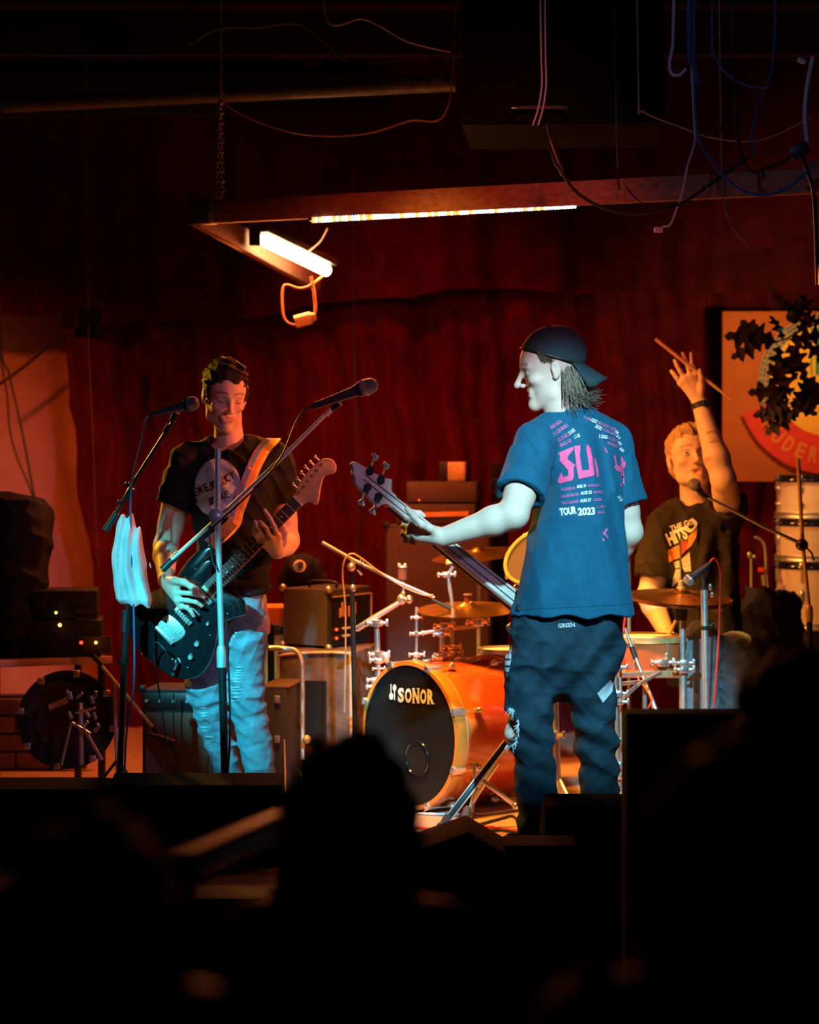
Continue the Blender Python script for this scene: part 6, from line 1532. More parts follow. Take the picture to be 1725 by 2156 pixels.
post(877, 1395, 1278, .006, ((1378, .9), (1334, .8), (1300, .7)))
post(930, 1398, 1325, .010, ((1384, 1.1), (1378, .9), (1335, 1.0)))
post(952, 1398, 1265, .008, ((1376, 1.2), (1362, 1.0)))
MB().tube([at(952, 1268, YT), at(947, 1236, YT), at(943, 1210, YT)], [.007, .009, .006], 12).build('upper_post', 'chrome', th_)
clampset(MB(), at(940, 1210, YT), 1.0, 3).build('clamp', 'chrome', th_); MB().tube([at(943, 1210, YT), at(954, 1192, YT)], .009, 10).build('tilter', 'chrome', th_)
mb = MB(); mb.box(at(952, 1184, YT), (.05, .03, .012), Matrix.Rotation(-.2, 3, 'Y'), .004); mb.ell(at(944, 1182, YT), .010, None, 8, 6); mb.build('wing_nut', 'amp_plate', th_)
MB().tube([at(888, 1333, YT), at(915, 1328, YT), at(960, 1323, YT), at(1010, 1318, YT)], [.009, .009, .008, .008], 12).build('cross_arm', 'chrome', th_)
clampset(MB(), at(935, 1318, YT), 1.2, 5).build('clamp', 'chrome', th_); clampset(MB(), at(1005, 1310, YT), 1.3, 6).build('clamp', 'chrome', th_)
for i, (x, y) in enumerate(((965, 1392), (980, 1388), (998, 1390), (905, 1392))): clampset(MB(), at(x, y, YT + .05), .8, i + 30).build('clamp', 'chrome', th_)
# cymbals
def cymbal(c, nrm, r, nm, label, bow=.10, bell=.16, par=None):
    t = thing(nm, label, 'cymbal', c)
    pr = [(0.006, r * bow * 1.9), (r * bell * .5, r * bow * 1.85), (r * bell, r * bow * 1.25), (r * bell * 1.25, r * bow), (r * .6, r * bow * .55), (r, 0)]
    pr2 = [(a, b - .0018) for a, b in reversed(pr)]
    MB().lathe(pr + pr2, c, nrm, 56).build('plate', 'bronze', t); return t
cc = at(985, 1283, 9.35)
t = cymbal(cc, V((-.02, -.10, 1)), .202, 'crash_cymbal', 'bronze crash cymbal above the bass drum in front of the bassist', .08)
MB().cyl(cc + V((0, 0, .02)), cc + V((0, 0, .055)), .014, None, 14).build('felt', 'felt', t)
MB().lathe([(0, .062), (.018, .062), (.019, .056), (.010, .054)], cc, (0, 0, 1), 14).build('wing_nut', 'chrome', t)
MB().tube([cc + V((0, 0, .06)), at(1008, 1310, YT)], .005, 8).build('rod', 'chrome', t)
cc = at(1140 - 5, 1150, 10.4)
t = cymbal(at(1008, 1168, 10.15), V((-.12, -.10, 1)), .20, 'crash_cymbal', 'bronze crash cymbal half hidden behind the bassist forearm', .09)
MB().tube([at(1008, 1168, 10.15), at(1008, 1260, 10.15), V((at(1008, 0, 10.15).x, 10.15, 0.01))], .009, 8).build('stand', 'chrome_worn', t)
t = cymbal(at(1325, 1152, 10.05), V((-.20, -.12, 1)), .085, 'splash_cymbal', 'small bronze cymbal between the bassist elbow and the drummer', .10)
MB().tube([at(1325, 1152, 10.05), at(1325, 1260, 10.05), V((at(1325, 0, 10.05).x, 10.05, 0.01))], .008, 8).build('stand', 'chrome_worn', t)
# rack tom shell edge seen beside the bassist
tm = thing('rack_tom', 'tilted black-headed rack tom behind the bassist with a gold rim', 'drum', at(1075, 1240, 9.6))
c_ = at(1132, 1172, 9.6); ax = V((-.45, -.62, .64)).normalized()
MB().lathe([(.135, -.16), (.135, 0)], c_, ax, 44).build('shell', 'black_gloss', tm)
MB().lathe([(.132, -.006), (.145, -.006), (.146, .012), (.140, .014), (.133, .008)], c_, ax, 44).build('hoop', 'amp_plate', tm)
MB().lathe([(0, .004), (.134, .004)], c_, ax, 40).build('head', 'panel_black', tm)
for k in range(8):
    a = k * math.pi / 4; u_, w_, _ = frame_of(ax); q = c_ + (u_ * math.cos(a) + w_ * math.sin(a)) * .145
    MB().box(q, (.018, .018, .026), None, .005).build('claw', 'chrome', tm); MB().ell(q - ax * .08, .014, None, 8, 6).build('lug', 'chrome', tm)
MB().tube([c_ - ax * .1, V((at(1145, 0, 9.68).x, 9.68, .80)), V((at(1145, 0, 9.68).x, 9.68, .01))], .009, 8).build('mount_post', 'chrome', tm)
# floor tom between bass drum and bassist
def drum(c, r, h, nm, label, mat, hoopmat='chrome', headmat='drum_head_white', lugs=8, legs=0, nrm=(0, 0, 1)):
    t = thing(nm, label, 'drum', c); n_ = V(nrm).normalized()
    MB().lathe([(r - .004, .004), (r, .006), (r, h - .006), (r - .004, h - .004)], c, n_, 44).build('shell', mat, t)
    for z0 in (-.008, h - .014): MB().lathe([(r - .002, z0), (r + .010, z0), (r + .009, z0 + .010), (r + .011, z0 + .022), (r, z0 + .022)], c, n_, 44).build('hoop', hoopmat, t)
    MB().lathe([(0, h + .001), (r - .002, h + .001), (r - .001, h - .004)], c, n_, 40).build('head', headmat, t)
    u_, w_, _ = frame_of(n_)
    for k in range(lugs):
        a = 2 * math.pi * k / lugs + .35; d_ = u_ * math.cos(a) + w_ * math.sin(a)
        MB().tube([c + d_ * (r + .011) + n_ * .0, c + d_ * (r + .011) + n_ * h], .003, 6).build('tension_rod', 'chrome', t); MB().ell(c + d_ * (r + .006) + n_ * h * .5, (.010, .010, .020), None, 8, 6).build('lug', 'chrome', t)
    for k in range(legs):
        a = 2 * math.pi * k / legs + .2; d_ = V((math.cos(a), math.sin(a), 0)); p = c + d_ * (r + .014)
        MB().tube([p + V((0, 0, h * .6)), V((p.x, p.y, .01)), V((p.x, p.y, 0)) + d_ * .02 + V((0, 0, .008))], .006, 8).build('leg', 'chrome', t)
    return t
drum(at(1075, 1412, 9.7), .125, .085, 'rack_tom', 'small amber tom with chrome rim just left of the bassist jeans', 'shell_cherry', 'chrome')
sn = drum(at(1358, 1412, 9.55), .165, .135, 'snare_drum', 'cherry wood snare drum with white head beside the drummer', 'shell_cherry', 'amp_plate', 'drum_head_white', 8)
p = at(1358, 1412, 9.55)
MB().tube([V((p.x, p.y, 0.25)), V((p.x, p.y, p.z - .03))], .010, 10).build('stand_post', 'chrome', sn)
MB().tube([V((p.x - .16, p.y - .02, p.z - .018)), V((p.x + .16, p.y - .02, p.z - .018))], .010, 8).build('basket_arm', 'chrome', sn)
MB().tube([V((p.x, p.y - .15, p.z - .018)), V((p.x, p.y + .15, p.z - .018))], .010, 8).build('basket_arm', 'chrome', sn)
for k in range(3):
    a = k * 2.094 + .5; MB().tube([V((p.x, p.y, .27)), V((p.x + .2 * math.cos(a), p.y + .2 * math.sin(a), .012))], .008, 8).build('stand_leg', 'chrome', sn)
clampset(MB(), at(1395, 1395, 9.38), 1.3, 7).build('strainer', 'chrome', sn)
# hi-hat
hh = thing('hi_hat', 'pair of bronze hi-hat cymbals on a black-collared chrome stand by the drummer', 'cymbal', V((at(1436, 0, 9.4).x, 9.4, 0)))
hc = at(1434, 1262, 9.4); r_ = .205
for q in (0, 1):
    cN = V((.05, -.10, 1)).normalized(); c_ = hc + V((0, 0, .010 if q else -.004))
    pr = [(.006, .034), (.022, .033), (.036, .022), (.045, .016), (r_ * .6, .009), (r_, 0)]
    if not q: pr = [(a, -b) for a, b in pr]
    pr = pr + [(a, b - .0016) for a, b in reversed(pr)]
    MB().lathe(pr, c_, cN, 56).build('top_cymbal' if q else 'bottom_cymbal', 'bronze', hh)
MB().tube([hc + V((0, 0, .25)), hc + V((0, 0, -.1))], .0032, 8).build('pull_rod', 'chrome', hh)
MB().lathe([(.008, .03), (.016, .034), (.017, .05), (.009, .052), (.012, .058), (.012, .074), (.006, .078)], hc, (0, 0, 1), 14).build('clutch', 'amp_plate', hh)
MB().cyl(hc + V((0, 0, -.03)), hc + V((0, 0, -.082)), .028, .024, 18).build('seat_cup', 'felt_grey', hh)
MB().tube([hc + V((.006, 0, -.08)), hc + V((.008, 0, -.28))], .012, 12).build('upper_tube', 'chrome_worn', hh)
MB().tube([hc + V((.008, 0, -.27)), V((hc.x + .010, hc.y, .12))], .016, 12).build('lower_tube', 'chrome_worn', hh)
for y in (1396, 1410): clampset(MB(), at(1440, y, 9.38), 1.15, y).build('clamp', 'chrome', hh)
for k in range(3):
    a = k * 2.094 + .9; MB().tube([V((hc.x + .01, hc.y, .25)), V((hc.x + .24 * math.cos(a), hc.y + .24 * math.sin(a), .01))], .008, 8).build('leg', 'chrome', hh)
# cymbal boom stand at the left of the bass drum
ls = thing('cymbal_stand', 'chrome cymbal boom stand rising at the left edge of the bass drum', 'cymbal stand', V((at(797, 0, 9.35).x, 9.35, 0)))
YL = 9.35
MB().tube([at(798, 1600, YL), at(797, 1420, YL), at(794, 1330, YL), at(792, 1305, YL)], [.013, .013, .011, .010], 12).build('post', 'chrome', ls)
for i, (x, y, s_) in enumerate(((797, 1378, 1.2), (797, 1390, 1.1), (793, 1312, 1.2), (790, 1432, 1.0), (789, 1446, 1.0), (797, 1408, .7))): clampset(MB(), at(x, y, YL - .01), s_, i).build('clamp', 'chrome', ls)
MB().slab(cat2([(0, -.01), (.02, -.022), (.03, 0), (.02, .022), (0, .01)], 4), V((1, 0, 0)), V((0, 0, 1)), V((0, -1, 0)), at(803, 1384, YL - .02), 0, .006, .002).build('wing_nut', 'chrome', ls)
MB().tube([at(744, 1328, YL), at(750, 1325, YL), at(752, 1324, YL), at(780, 1306, YL), at(836, 1272, YL), at(846, 1264, YL)], [.006, .009, .0125, .0125, .0105, .010], 14).build('boom', 'chrome', ls)
mb = MB(); mb.ell(at(846, 1262, YL), (.020, .018, .022), None, 12, 8); mb.tube([at(846, 1262, YL), at(850, 1246, YL)], [.014, .009], 10); mb.ell(at(862, 1262, YL - .01), (.014, .012, .018), None, 10, 7); mb.build('tilter', 'chrome', ls)
MB().tube([at(850, 1250, YL), at(848, 1215, YL)], .005, 8).build('rod', 'chrome', ls)
MB().cyl(at(848, 1220, YL), at(848, 1196, YL), .018, None, 16).build('felt', 'felt', ls)
mb = MB(); mb.lathe([(0, .008), (.016, .008), (.020, .003), (.016, 0)], at(848, 1196, YL), (0, 0, 1), 14); mb.ell(at(841, 1190, YL), .009, None, 8, 6); mb.ell(at(853, 1190, YL), .009, None, 8, 6); mb.build('wing_nut', 'chrome', ls)
for k in range(3):
    a = k * 2.094 + 2.4; MB().tube([V((ls.location.x, YL, .30)), V((ls.location.x + .26 * math.cos(a), YL + .26 * math.sin(a), .012))], .009, 8).build('leg', 'chrome_worn', ls)
# double-braced tripod in front of the bass drum
bt = thing('cymbal_tripod', 'double-braced chrome stand legs with rubber feet in front of the bass drum', 'cymbal stand', V((at(985, 0, 8.75).x, 8.75, 0)))
def bar(a, b, w_, t_, nm, mat, par):
    d = b - a; X_ = d.normalized(); Z_ = V((0, -1, .2)); Z_ = (Z_ - X_ * Z_.dot(X_)).normalized(); Y_ = Z_.cross(X_)
    MB().box((a + b) / 2, (d.length, w_, t_), Matrix((X_, Y_, Z_)).transposed(), .002).build(nm, mat, par)
p0, p1 = at(1066, 1562, 8.66), at(943, 1722, 8.58)
bar(p0 + V((-.006, 0, .006)), p1 + V((-.006, 0, .006)), .006, .012, 'leg_bar', 'chrome', bt); bar(p0 + V((.012, 0, -.010)), p1 + V((.010, 0, -.010)), .006, .012, 'leg_bar', 'chrome', bt)
bar(p0 + V((.003, .006, -.002)), p1 + V((.002, .006, -.002)), .018, .004, 'leg_web', 'black_metal', bt)
MB().tube([at(945, 1716, 8.58), at(938, 1728, 8.58), at(934, 1742, 8.58)], [.013, .015, .017], 14).build('rubber_foot', 'rubber', bt); MB().ell(at(932, 1740, 8.58), (.022, .022, .019), None, 12, 8).build('foot_ball', 'rubber', bt)
MB().tube([at(1047, 1608, 8.7), at(1020, 1648, 8.7), at(996, 1690, 8.7)], [.008, .009, .006], 10).build('leg_tube', 'chrome', bt)
MB().tube([at(1000, 1665, 8.68), at(990, 1700, 8.66)], .006, 8).build('brace', 'chrome', bt)
MB().tube([at(988, 1700, 8.66), at(984, 1704, 8.66), at(978, 1728, 8.64)], [.012, .016, .015], 14).build('rubber_foot', 'rubber', bt); MB().ell(at(974, 1733, 8.63), (.022, .022, .016), None, 12, 8).build('foot_ball', 'rubber', bt)
bar(at(1012, 1640, 8.66), at(1088, 1698, 8.72), .017, .010, 'cross_brace', 'chrome', bt)
MB().ell(at(1086, 1697, 8.71), .013, None, 10, 7).build('joint', 'chrome', bt); MB().ell(at(1011, 1637, 8.65), .010, None, 10, 7).build('joint', 'chrome', bt)
MB().tube([at(999, 1605, 8.72), at(999, 1640, 8.72)], .006, 8).build('link', 'chrome', bt)
# stand pole between the bassist's legs
lp = thing('straight_stand', 'straight chrome stand pole seen between the legs of the bassist', 'cymbal stand', V((at(1176, 0, 8.9).x, 8.9, 0)))
MB().tube([at(1168, 1455, 8.9), at(1176, 1690, 8.9), V((at(1177, 0, 8.9).x, 8.9, .1))], .0135, 14).build('post', 'chrome', lp)
clampset(MB(), at(1164, 1548, 8.88), 1.2, 2).build('clamp', 'chrome', lp)
for k, (x, y) in enumerate(((1215, 1684), (1150, 1700), (1200, 1660))): MB().tube([at(1178, 1640, 8.9), V((at(x, 0, 8.9).x, 8.9 + (-.15, -.1, .2)[k], .012))], .009, 8).build('leg', 'chrome', lp)
# right rack post with clamps beside the bassist's leg
rp = thing('rack_post', 'chrome drum rack post with many clamps at the right of the bassist leg', 'drum hardware', V((at(1300, 0, 8.8).x, 8.8, 0)))
MB().tube([at(1296, 1404, 8.8), at(1304, 1690, 8.8), V((at(1305, 0, 8.8).x, 8.8, 0))], .008, 12).build('post', 'chrome', rp); MB().tube([at(1306, 1404, 8.85), at(1312, 1690, 8.85), V((at(1313, 0, 8.85).x, 8.85, 0))], .006, 12).build('post', 'chrome_worn', rp)
for i, y in enumerate((1405, 1460, 1478, 1560, 1610, 1634, 1665, 1682)): clampset(MB(), at(1302 + i, y, 8.79), .95, i).build('clamp', 'chrome', rp)
for a, b in (((1300, 1420), (1392, 1418)), ((1306, 1440), (1345, 1436)), ((1312, 1470), (1345, 1440)), ((1345, 1440), (1390, 1416))): MB().tube([at(*a, 8.95), at(*b, 9.1)], .008, 8).build('arm', 'chrome_worn', rp)
# diagonal boom with red cable near the snare
db = thing('snare_boom_stand', 'slanting boom stand with a red cable wound round it above the snare drum', 'microphone stand', V((at(1390, 0, 9.1).x, 9.1, 0)))
MB().tube([at(1316, 1322, 9.2), at(1333, 1370, 9.2), at(1384, 1500, 9.1)], [.006, .0065, .008], 10).build('boom', 'chrome_worn', db)
MB().tube([at(1330, 1362, 9.2), at(1339, 1388, 9.19)], .010, 10).build('grip', 'black', db)
MB().tube([at(1374, 1478, 9.12), at(1384, 1504, 9.1)], .011, 10).build('collar', 'chrome', db)
MB().tube([at(1384, 1500, 9.1), V((at(1388, 0, 9.1).x, 9.1, .02))], .010, 8).build('post', 'black_metal', db)
MB().lathe([(0, .02), (.11, .016), (.115, 0)], V((at(1388, 0, 9.1).x, 9.1, 0)), (0, 0, 1), 28).build('round_base', 'black_metal', db)
MB().tube(catmull([at(1319, 1284, 9.18), at(1314, 1320, 9.18), at(1312, 1350, 9.18), at(1320, 1385, 9.17), at(1345, 1430, 9.15), at(1358, 1446, 9.13), at(1368, 1462, 9.1), at(1373, 1475, 9.08), at(1366, 1490, 9.08), at(1364, 1505, 9.08), at(1366, 1600, 9.08)], 6), .0038, 7).build('red_cable', 'cable_red', db)
# ------------------------------------------------------------------ microphones
def mic(a, b, nm, label, body='mic_body', head='mic_mesh', s=1.0):
    """a handheld microphone from its tail a to the top of its ball b"""
    d = (b - a); ln = d.length; d.normalize(); t = thing(nm, label, 'microphone', a)
    rb = .0255 * s
    MB().lathe([(0, 0), (.009 * s, 0), (.0105 * s, .01), (.0115 * s, ln * .2), (.0165 * s, ln * .62), (.019 * s, ln * .68), (.019 * s, ln * .70)], a, d, 18).build('handle', body, t)
    MB().lathe([(.019 * s, ln * .68), (.0235 * s, ln * .72), (.0245 * s, ln * .74), (.0235 * s, ln * .76)], a, d, 20).build('collar', 'black_metal', t)
    MB().lathe([(.0215 * s, ln * .75), (rb, ln * .80), (rb, ln * .84), (rb * .93, ln * .91), (rb * .68, ln * .97), (rb * .3, ln * .995), (0, ln)], a, d, 20).build('grille', head, t)
    MB().lathe([(.0266 * s, ln * .815), (.0266 * s, ln * .83)], a, d, 20).build('grille_band', 'chrome_worn', t)
    return t
# left stand with towel
YM = 8.35
ms = thing('microphone_stand', 'black boom microphone stand with a white towel hung on it', 'microphone stand', V((at(258, 0, YM).x, YM, 0)))
MB().tube([at(270, 1085, YM), at(268, 1300, YM)], .0075, 12).build('upper_post', 'black_metal', ms)
MB().tube([at(266, 1290, YM), at(258, 1500, YM), at(252, 1640, YM), V((at(250, 0, YM).x, YM, .03))], .0115, 12).build('lower_post', 'black_metal', ms)
MB().tube([at(265, 1286, YM), at(263, 1330, YM)], .0145, 12).build('grip', 'black', ms); MB().cyl(at(260, 1388, YM), at(260, 1398, YM), .018, None, 14).build('collar', 'black_metal', ms)
MB().tube([at(232, 1102, YM), at(290, 1002, YM - .02), at(352, 905, YM - .05), at(366, 886, YM - .06)], .0068, 10).build('boom', 'black_metal', ms)
MB().tube([at(222, 1117, YM), at(246, 1080, YM)], .012, 10).build('counterweight', 'black', ms)
mb = MB(); mb.box(at(272, 1040, YM), (.026, .03, .05), Matrix.Rotation(.5, 3, 'Y'), .008); mb.ell(at(268, 1020, YM - .02), .010, None, 8, 6); mb.ell(at(252, 1057, YM - .02), .009, None, 8, 6); mb.build('boom_clamp', 'black_metal', ms)
MB().tube([at(348, 912, YM - .05), at(356, 895, YM - .06)], .011, 10).build('boom_collar', 'black', ms)
MB().tube([at(362, 886, YM - .06), at(372, 868, YM - .07)], [.010, .014], 10).build('mic_clip', 'black', ms)
MB().lathe([(0, .03), (.06, .028), (.135, .014), (.14, 0)], V((at(250, 0, YM).x, YM, 0)), (0, 0, 1), 32).build('round_base', 'black_metal', ms)
mic(at(322, 872, YM - .07), at(419, 846, YM - .10), 'microphone', 'grey microphone on the black stand in front of the guitarist face', 'mic_grey', 'mic_mesh', 1.0)
mcb = tag(MB().tube(catmull([at(326, 871, YM - .07), at(308, 884, YM - .06), at(298, 930, YM - .04), at(280, 1005, YM - .03), at(275, 1060, YM - .02), at(277, 1180, YM - .03), at(282, 1300, YM - .03), at(282, 1440, YM - .03), at(268, 1530, YM - .03), at(262, 1640, YM), at(262, 1760, YM)], 8), .0036, 7).build('cable', 'cable_blue'), 'dark cable running from the grey microphone down its black stand', 'cable')
# towel
tw = thing('towel', 'white towel hanging on the left microphone stand', 'towel', at(275, 1270, YM))
F = Field((at(222, 0, YM).x, YM - .14, at(0, 1285, YM).z), (at(332, 0, YM).x, YM + .12, at(0, 1070, YM).z), .0042)
F.loft([(at(0, y, YM).z, at(x, 0, YM).x, YM + .012, w_ / F_PX * YM, .052 * q, 0) for y, x, w_, q in ((1276, 288, 22, .7), (1262, 282, 36, 1.0), (1230, 276, 41, 1.1), (1180, 271, 38, 1.05), (1130, 268, 31, .9), (1100, 267, 22, .7), (1084, 266, 10, .5))], .02)
F.ripple(lambda x, y, z: .007 * np.sin((x - at(270, 0, YM).x) * 190 / (1 + 1.5 * np.clip(1.16 - z, 0, .4)) + 2 * np.sin(14 * z)) + .004 * np.sin(60 * x + 45 * z), .03)
F.build('cloth', 'towel', tw, 1)
# centre chrome stand
YC = 8.15
ms = thing('microphone_stand', 'chrome boom microphone stand in front of the guitarist', 'microphone stand', V((at(474, 0, YC).x, YC, 0)))
MB().tube([at(459, 944, YC), at(459, 1100, YC), at(463, 1250, YC), at(467, 1368, YC)], .0105, 14).build('upper_post', 'chrome_satin', ms)
MB().lathe([(.012, .075), (.013, .072), (.017, .055), (.017, .0), (.012, -.002)], at(467, 1405, YC), (-.02, 0, 1), 18).build('grip', 'chrome_satin', ms)
MB().tube([at(468, 1402, YC), at(474, 1640, YC), V((at(478, 0, YC).x, YC, .03))], .0135, 14).build('lower_post', 'black_metal', ms)
MB().tube([at(362, 1178, YC), at(460, 1090, YC - .02), at(600, 958, YC - .05), at(690, 868, YC - .08)], .0068, 12).build('boom', 'chrome_satin', ms)
MB().tube([at(342, 1200, YC + .01), at(378, 1164, YC + .005)], .0125, 12).build('counterweight', 'black_metal', ms)
mb = MB(); mb.lathe([(.0, .022), (.012, .022), (.020, .016), (.026, .010), (.026, -.014), (.015, -.02), (0, -.02)], at(455, 1087, YC - .02), (0, -1, 0), 20); mb.cyl(at(470, 1085, YC), at(482, 1076, YC), .012, None, 12); mb.build('boom_clamp', 'chrome_satin', ms)
MB().tube([at(686, 874, YC - .08), at(700, 858, YC - .08)], .010, 10).build('boom_collar', 'chrome_worn', ms); MB().tube([at(697, 862, YC - .08), at(716, 848, YC - .09)], [.009, .015], 10).build('mic_clip', 'black', ms)
MB().lathe([(0, .03), (.06, .028), (.135, .014), (.14, 0)], V((at(478, 0, YC).x, YC, 0)), (0, 0, 1), 32).build('round_base', 'black_metal', ms)
m_ = mic(at(657, 857, YC - .10), at(796, 807, YC - .14), 'microphone', 'black vocal microphone with blue ball grille on the chrome stand', 'mic_body', 'mic_mesh', 1.12)
MB().tube([at(664, 854, YC - .10), at(671, 852, YC - .10)], .0128, 12).build('red_ring', 'cable_red', m_)
tag(MB().tube(catmull([at(657, 857, YC - .10), at(640, 864, YC - .09), at(622, 892, YC - .08), at(605, 935, YC - .07), at(590, 965, YC - .07), at(560, 1005, YC - .06), at(520, 1045, YC - .05), at(455, 1105, YC - .04), at(441, 1112, YC - .03), at(446, 1170, YC - .03), at(455, 1200, YC - .03)], 8), .0033, 7).build('cable', 'cable_black'), 'black cable running down the boom of the chrome microphone stand', 'cable')
tag(MB().tube(catmull([at(476, 1300, YC - .02), at(480, 1380, YC - .02), at(484, 1480, YC - .02), at(484, 1560, YC - .02), at(479, 1650, YC - .02), at(478, 1740, YC - .02)], 8), .0036, 7).build('cable', 'cable_black'), 'black cable hanging beside the lower post of the chrome stand', 'cable')
# drum mic boom at the left of the kit
YK = 9.25
ms = thing('microphone_stand', 'boom stand with a brightly lit long arm left of the bass drum', 'microphone stand', V((at(745, 0, YK).x, YK, 0)))
MB().tube([at(742, 1205, YK), at(742, 1250, YK), at(748, 1530, YK), V((at(750, 0, YK).x, YK, .02))], [.008, .010, .010, .010], 12).build('post', 'black_metal', ms)
MB().ell(at(743, 1238, YK), (.013, .013, .018), None, 12, 8).build('collar', 'chrome', ms)
mb = MB(); mb.ell(at(740, 1194, YK - .01), .017, None, 12, 8); mb.cyl(at(742, 1190, YK), at(744, 1178, YK), .011, None, 10); mb.ell(at(763, 1180, YK - .02), .009, None, 8, 6); mb.build('boom_clamp', 'chrome', ms)
MB().tube([at(752, 1200, YK - .01), at(762, 1211, YK - .01)], [.004, .006], 8).build('lever', 'chrome', ms)
MB().tube([at(678, 1142, YK), at(742, 1178, YK), at(840, 1226, YK), at(915, 1258, YK)], [.008, .008, .0065, .006], 12).build('boom', 'chrome', ms)
MB().tube(catmull([at(726, 1500, YK - .02), at(728, 1300, YK - .02), at(722, 1215, YK - .02), at(726, 1180, YK - .03), at(740, 1166, YK - .03), at(760, 1175, YK - .03), at(800, 1205, YK - .02), at(850, 1236, YK - .02), at(890, 1252, YK - .02), at(912, 1253, YK - .02)], 8), .0035, 7).build('cable', 'cable_tan', ms)
MB().tube([at(910, 1262, YK), at(950, 1282, YK)], [.006, .010], 10).build('mic_clip', 'black', ms)
for k in range(3):
    a = k * 2.094 + 1.2; MB().tube([V((at(750, 0, YK).x, YK, .20)), V((at(750, 0, YK).x + .22 * math.cos(a), YK + .22 * math.sin(a), .012))], .007, 8).build('leg', 'black_metal', ms)
# drummer's vocal mic
YV = 9.55
ms = thing('microphone_stand', 'tall brass-coloured boom stand right of the drummer', 'microphone stand', V((at(1707, 0, YV).x, YV, 0)))
MB().tube([at(1681, 965, YV), at(1690, 1140, YV), at(1704, 1280, YV)], .0085, 12).build('upper_post', 'amp_plate', ms)
MB().lathe([(.009, .065), (.015, .055), (.016, .035), (.014, 0), (.010, -.002)], at(1705, 1308, YV), (-.03, 0, 1), 16).build('grip', 'amp_plate', ms)
MB().tube([at(1705, 1305, YV), V((at(1709, 0, YV).x, YV, .02))], .012, 12).build('lower_post', 'black_metal', ms)
MB().tube([at(1690, 1146, YV - .02), at(1600, 1105, YV - .05), at(1486, 1044, YV - .10)], [.008, .0065, .0055], 10).build('boom', 'chrome_worn', ms)
MB().tube([at(1692, 1146, YV - .02), at(1710, 1165, YV), at(1714, 1180, YV)], .004, 8).build('clutch_lever', 'black_metal', ms)
mb = MB(); mb.lathe([(0, .02), (.014, .02), (.024, .01), (.024, -.015), (0, -.02)], at(1689, 1147, YV - .02), (0, -1, 0), 18); mb.build('boom_clamp', 'black_metal', ms)
MB().tube([at(1490, 1046, YV - .10), at(1472, 1038, YV - .11)], .009, 10).build('mic_clip', 'black', ms)
MB().lathe([(0, .03), (.13, .014), (.135, 0)], V((at(1709, 0, YV).x, YV, 0)), (0, 0, 1), 32).build('round_base', 'black_metal', ms)
mic(at(1484, 1046, YV - .09), at(1458, 1014, YV - .20), 'microphone', 'vocal microphone below the chin of the drummer', 'mic_body', 'mic_mesh', .95)
# big chrome mic stand with red cable in front of the drummer
YR = 9.05
ms = thing('microphone_stand', 'thick chrome microphone stand with a red cable in front of the drummer', 'microphone stand', V((at(1487, 0, YR).x, YR, 0)))
MB().tube([at(1483, 1242, YR), at(1487, 1500, YR), V((at(1489, 0, YR).x, YR, .02))], .0135, 14).build('post', 'chrome_worn', ms)
MB().tube([at(1485, 1318, YR), at(1485, 1326, YR)], .0155, 14).build('collar', 'black_metal', ms)
mb = MB(); mb.ell(at(1498, 1318, YR), (.012, .010, .008), None, 8, 6); mb.tube([at(1488, 1320, YR), at(1504, 1312, YR)], .005, 7); mb.build('wing_nut', 'black_metal', ms)
MB().tube([at(1482, 1242, YR), at(1481, 1214, YR)], [.011, .009], 10).build('swivel', 'black', ms); MB().tube([at(1482, 1216, YR), at(1490, 1196, YR - .02)], .012, 10).build('mic_clip', 'black', ms)
mb = MB(); mb.ell(at(1496, 1236, YR - .01), (.008, .008, .014), None, 8, 6); mb.ell(at(1500, 1252, YR - .01), (.008, .008, .012), None, 8, 6); mb.build('set_screw', 'chrome', ms)
MB().lathe([(0, .03), (.13, .014), (.135, 0)], V((at(1489, 0, YR).x, YR, 0)), (0, 0, 1), 32).build('round_base', 'black_metal', ms)
mic(at(1496, 1186, YR - .03), at(1443, 1228, YR - .05), 'microphone', 'drum microphone pointing at the hi-hat on the thick chrome stand', 'mic_body', 'mic_mesh', .92)
tag(MB().tube(catmull([at(1494, 1186, YR - .03), at(1503, 1176, YR - .03), at(1512, 1184, YR - .02), at(1518, 1210, YR - .02), at(1516, 1270, YR - .02), at(1514, 1340, YR - .02), at(1509, 1420, YR - .02), at(1504, 1500, YR), at(1502, 1600, YR)], 8), .0042, 8).build('cable', 'cable_red'), 'bright red cable curving down from the drum microphone', 'cable')
# cables lying on the stage floor
for i, (pts, m_, lb_) in enumerate((([(880, 1716), (960, 1718), (1030, 1716), (1120, 1700)], 'cable_white', 'pale cable lying across the lit stage floor'), ([(870, 1745), (930, 1750), (1000, 1742), (1100, 1755)], 'cable_red', 'red cable lying across the lit stage floor'), ([(1000, 1742), (1050, 1728), (1080, 1722), (1095, 1738)], 'cable_black', 'thin black cable coiled on the lit stage floor'), ([(1020, 1755), (1060, 1752), (1110, 1762)], 'cable_black', 'second black cable on the lit stage floor nearer the front'))):
    P = [V(((x - CX) / F_PX * (ZC * F_PX / (y - HY)), ZC * F_PX / (y - HY), .006)) for x, y in pts]
    tag(MB().tube(catmull(P, 8), .005, 7).build('floor_cable', m_), lb_, 'cable')
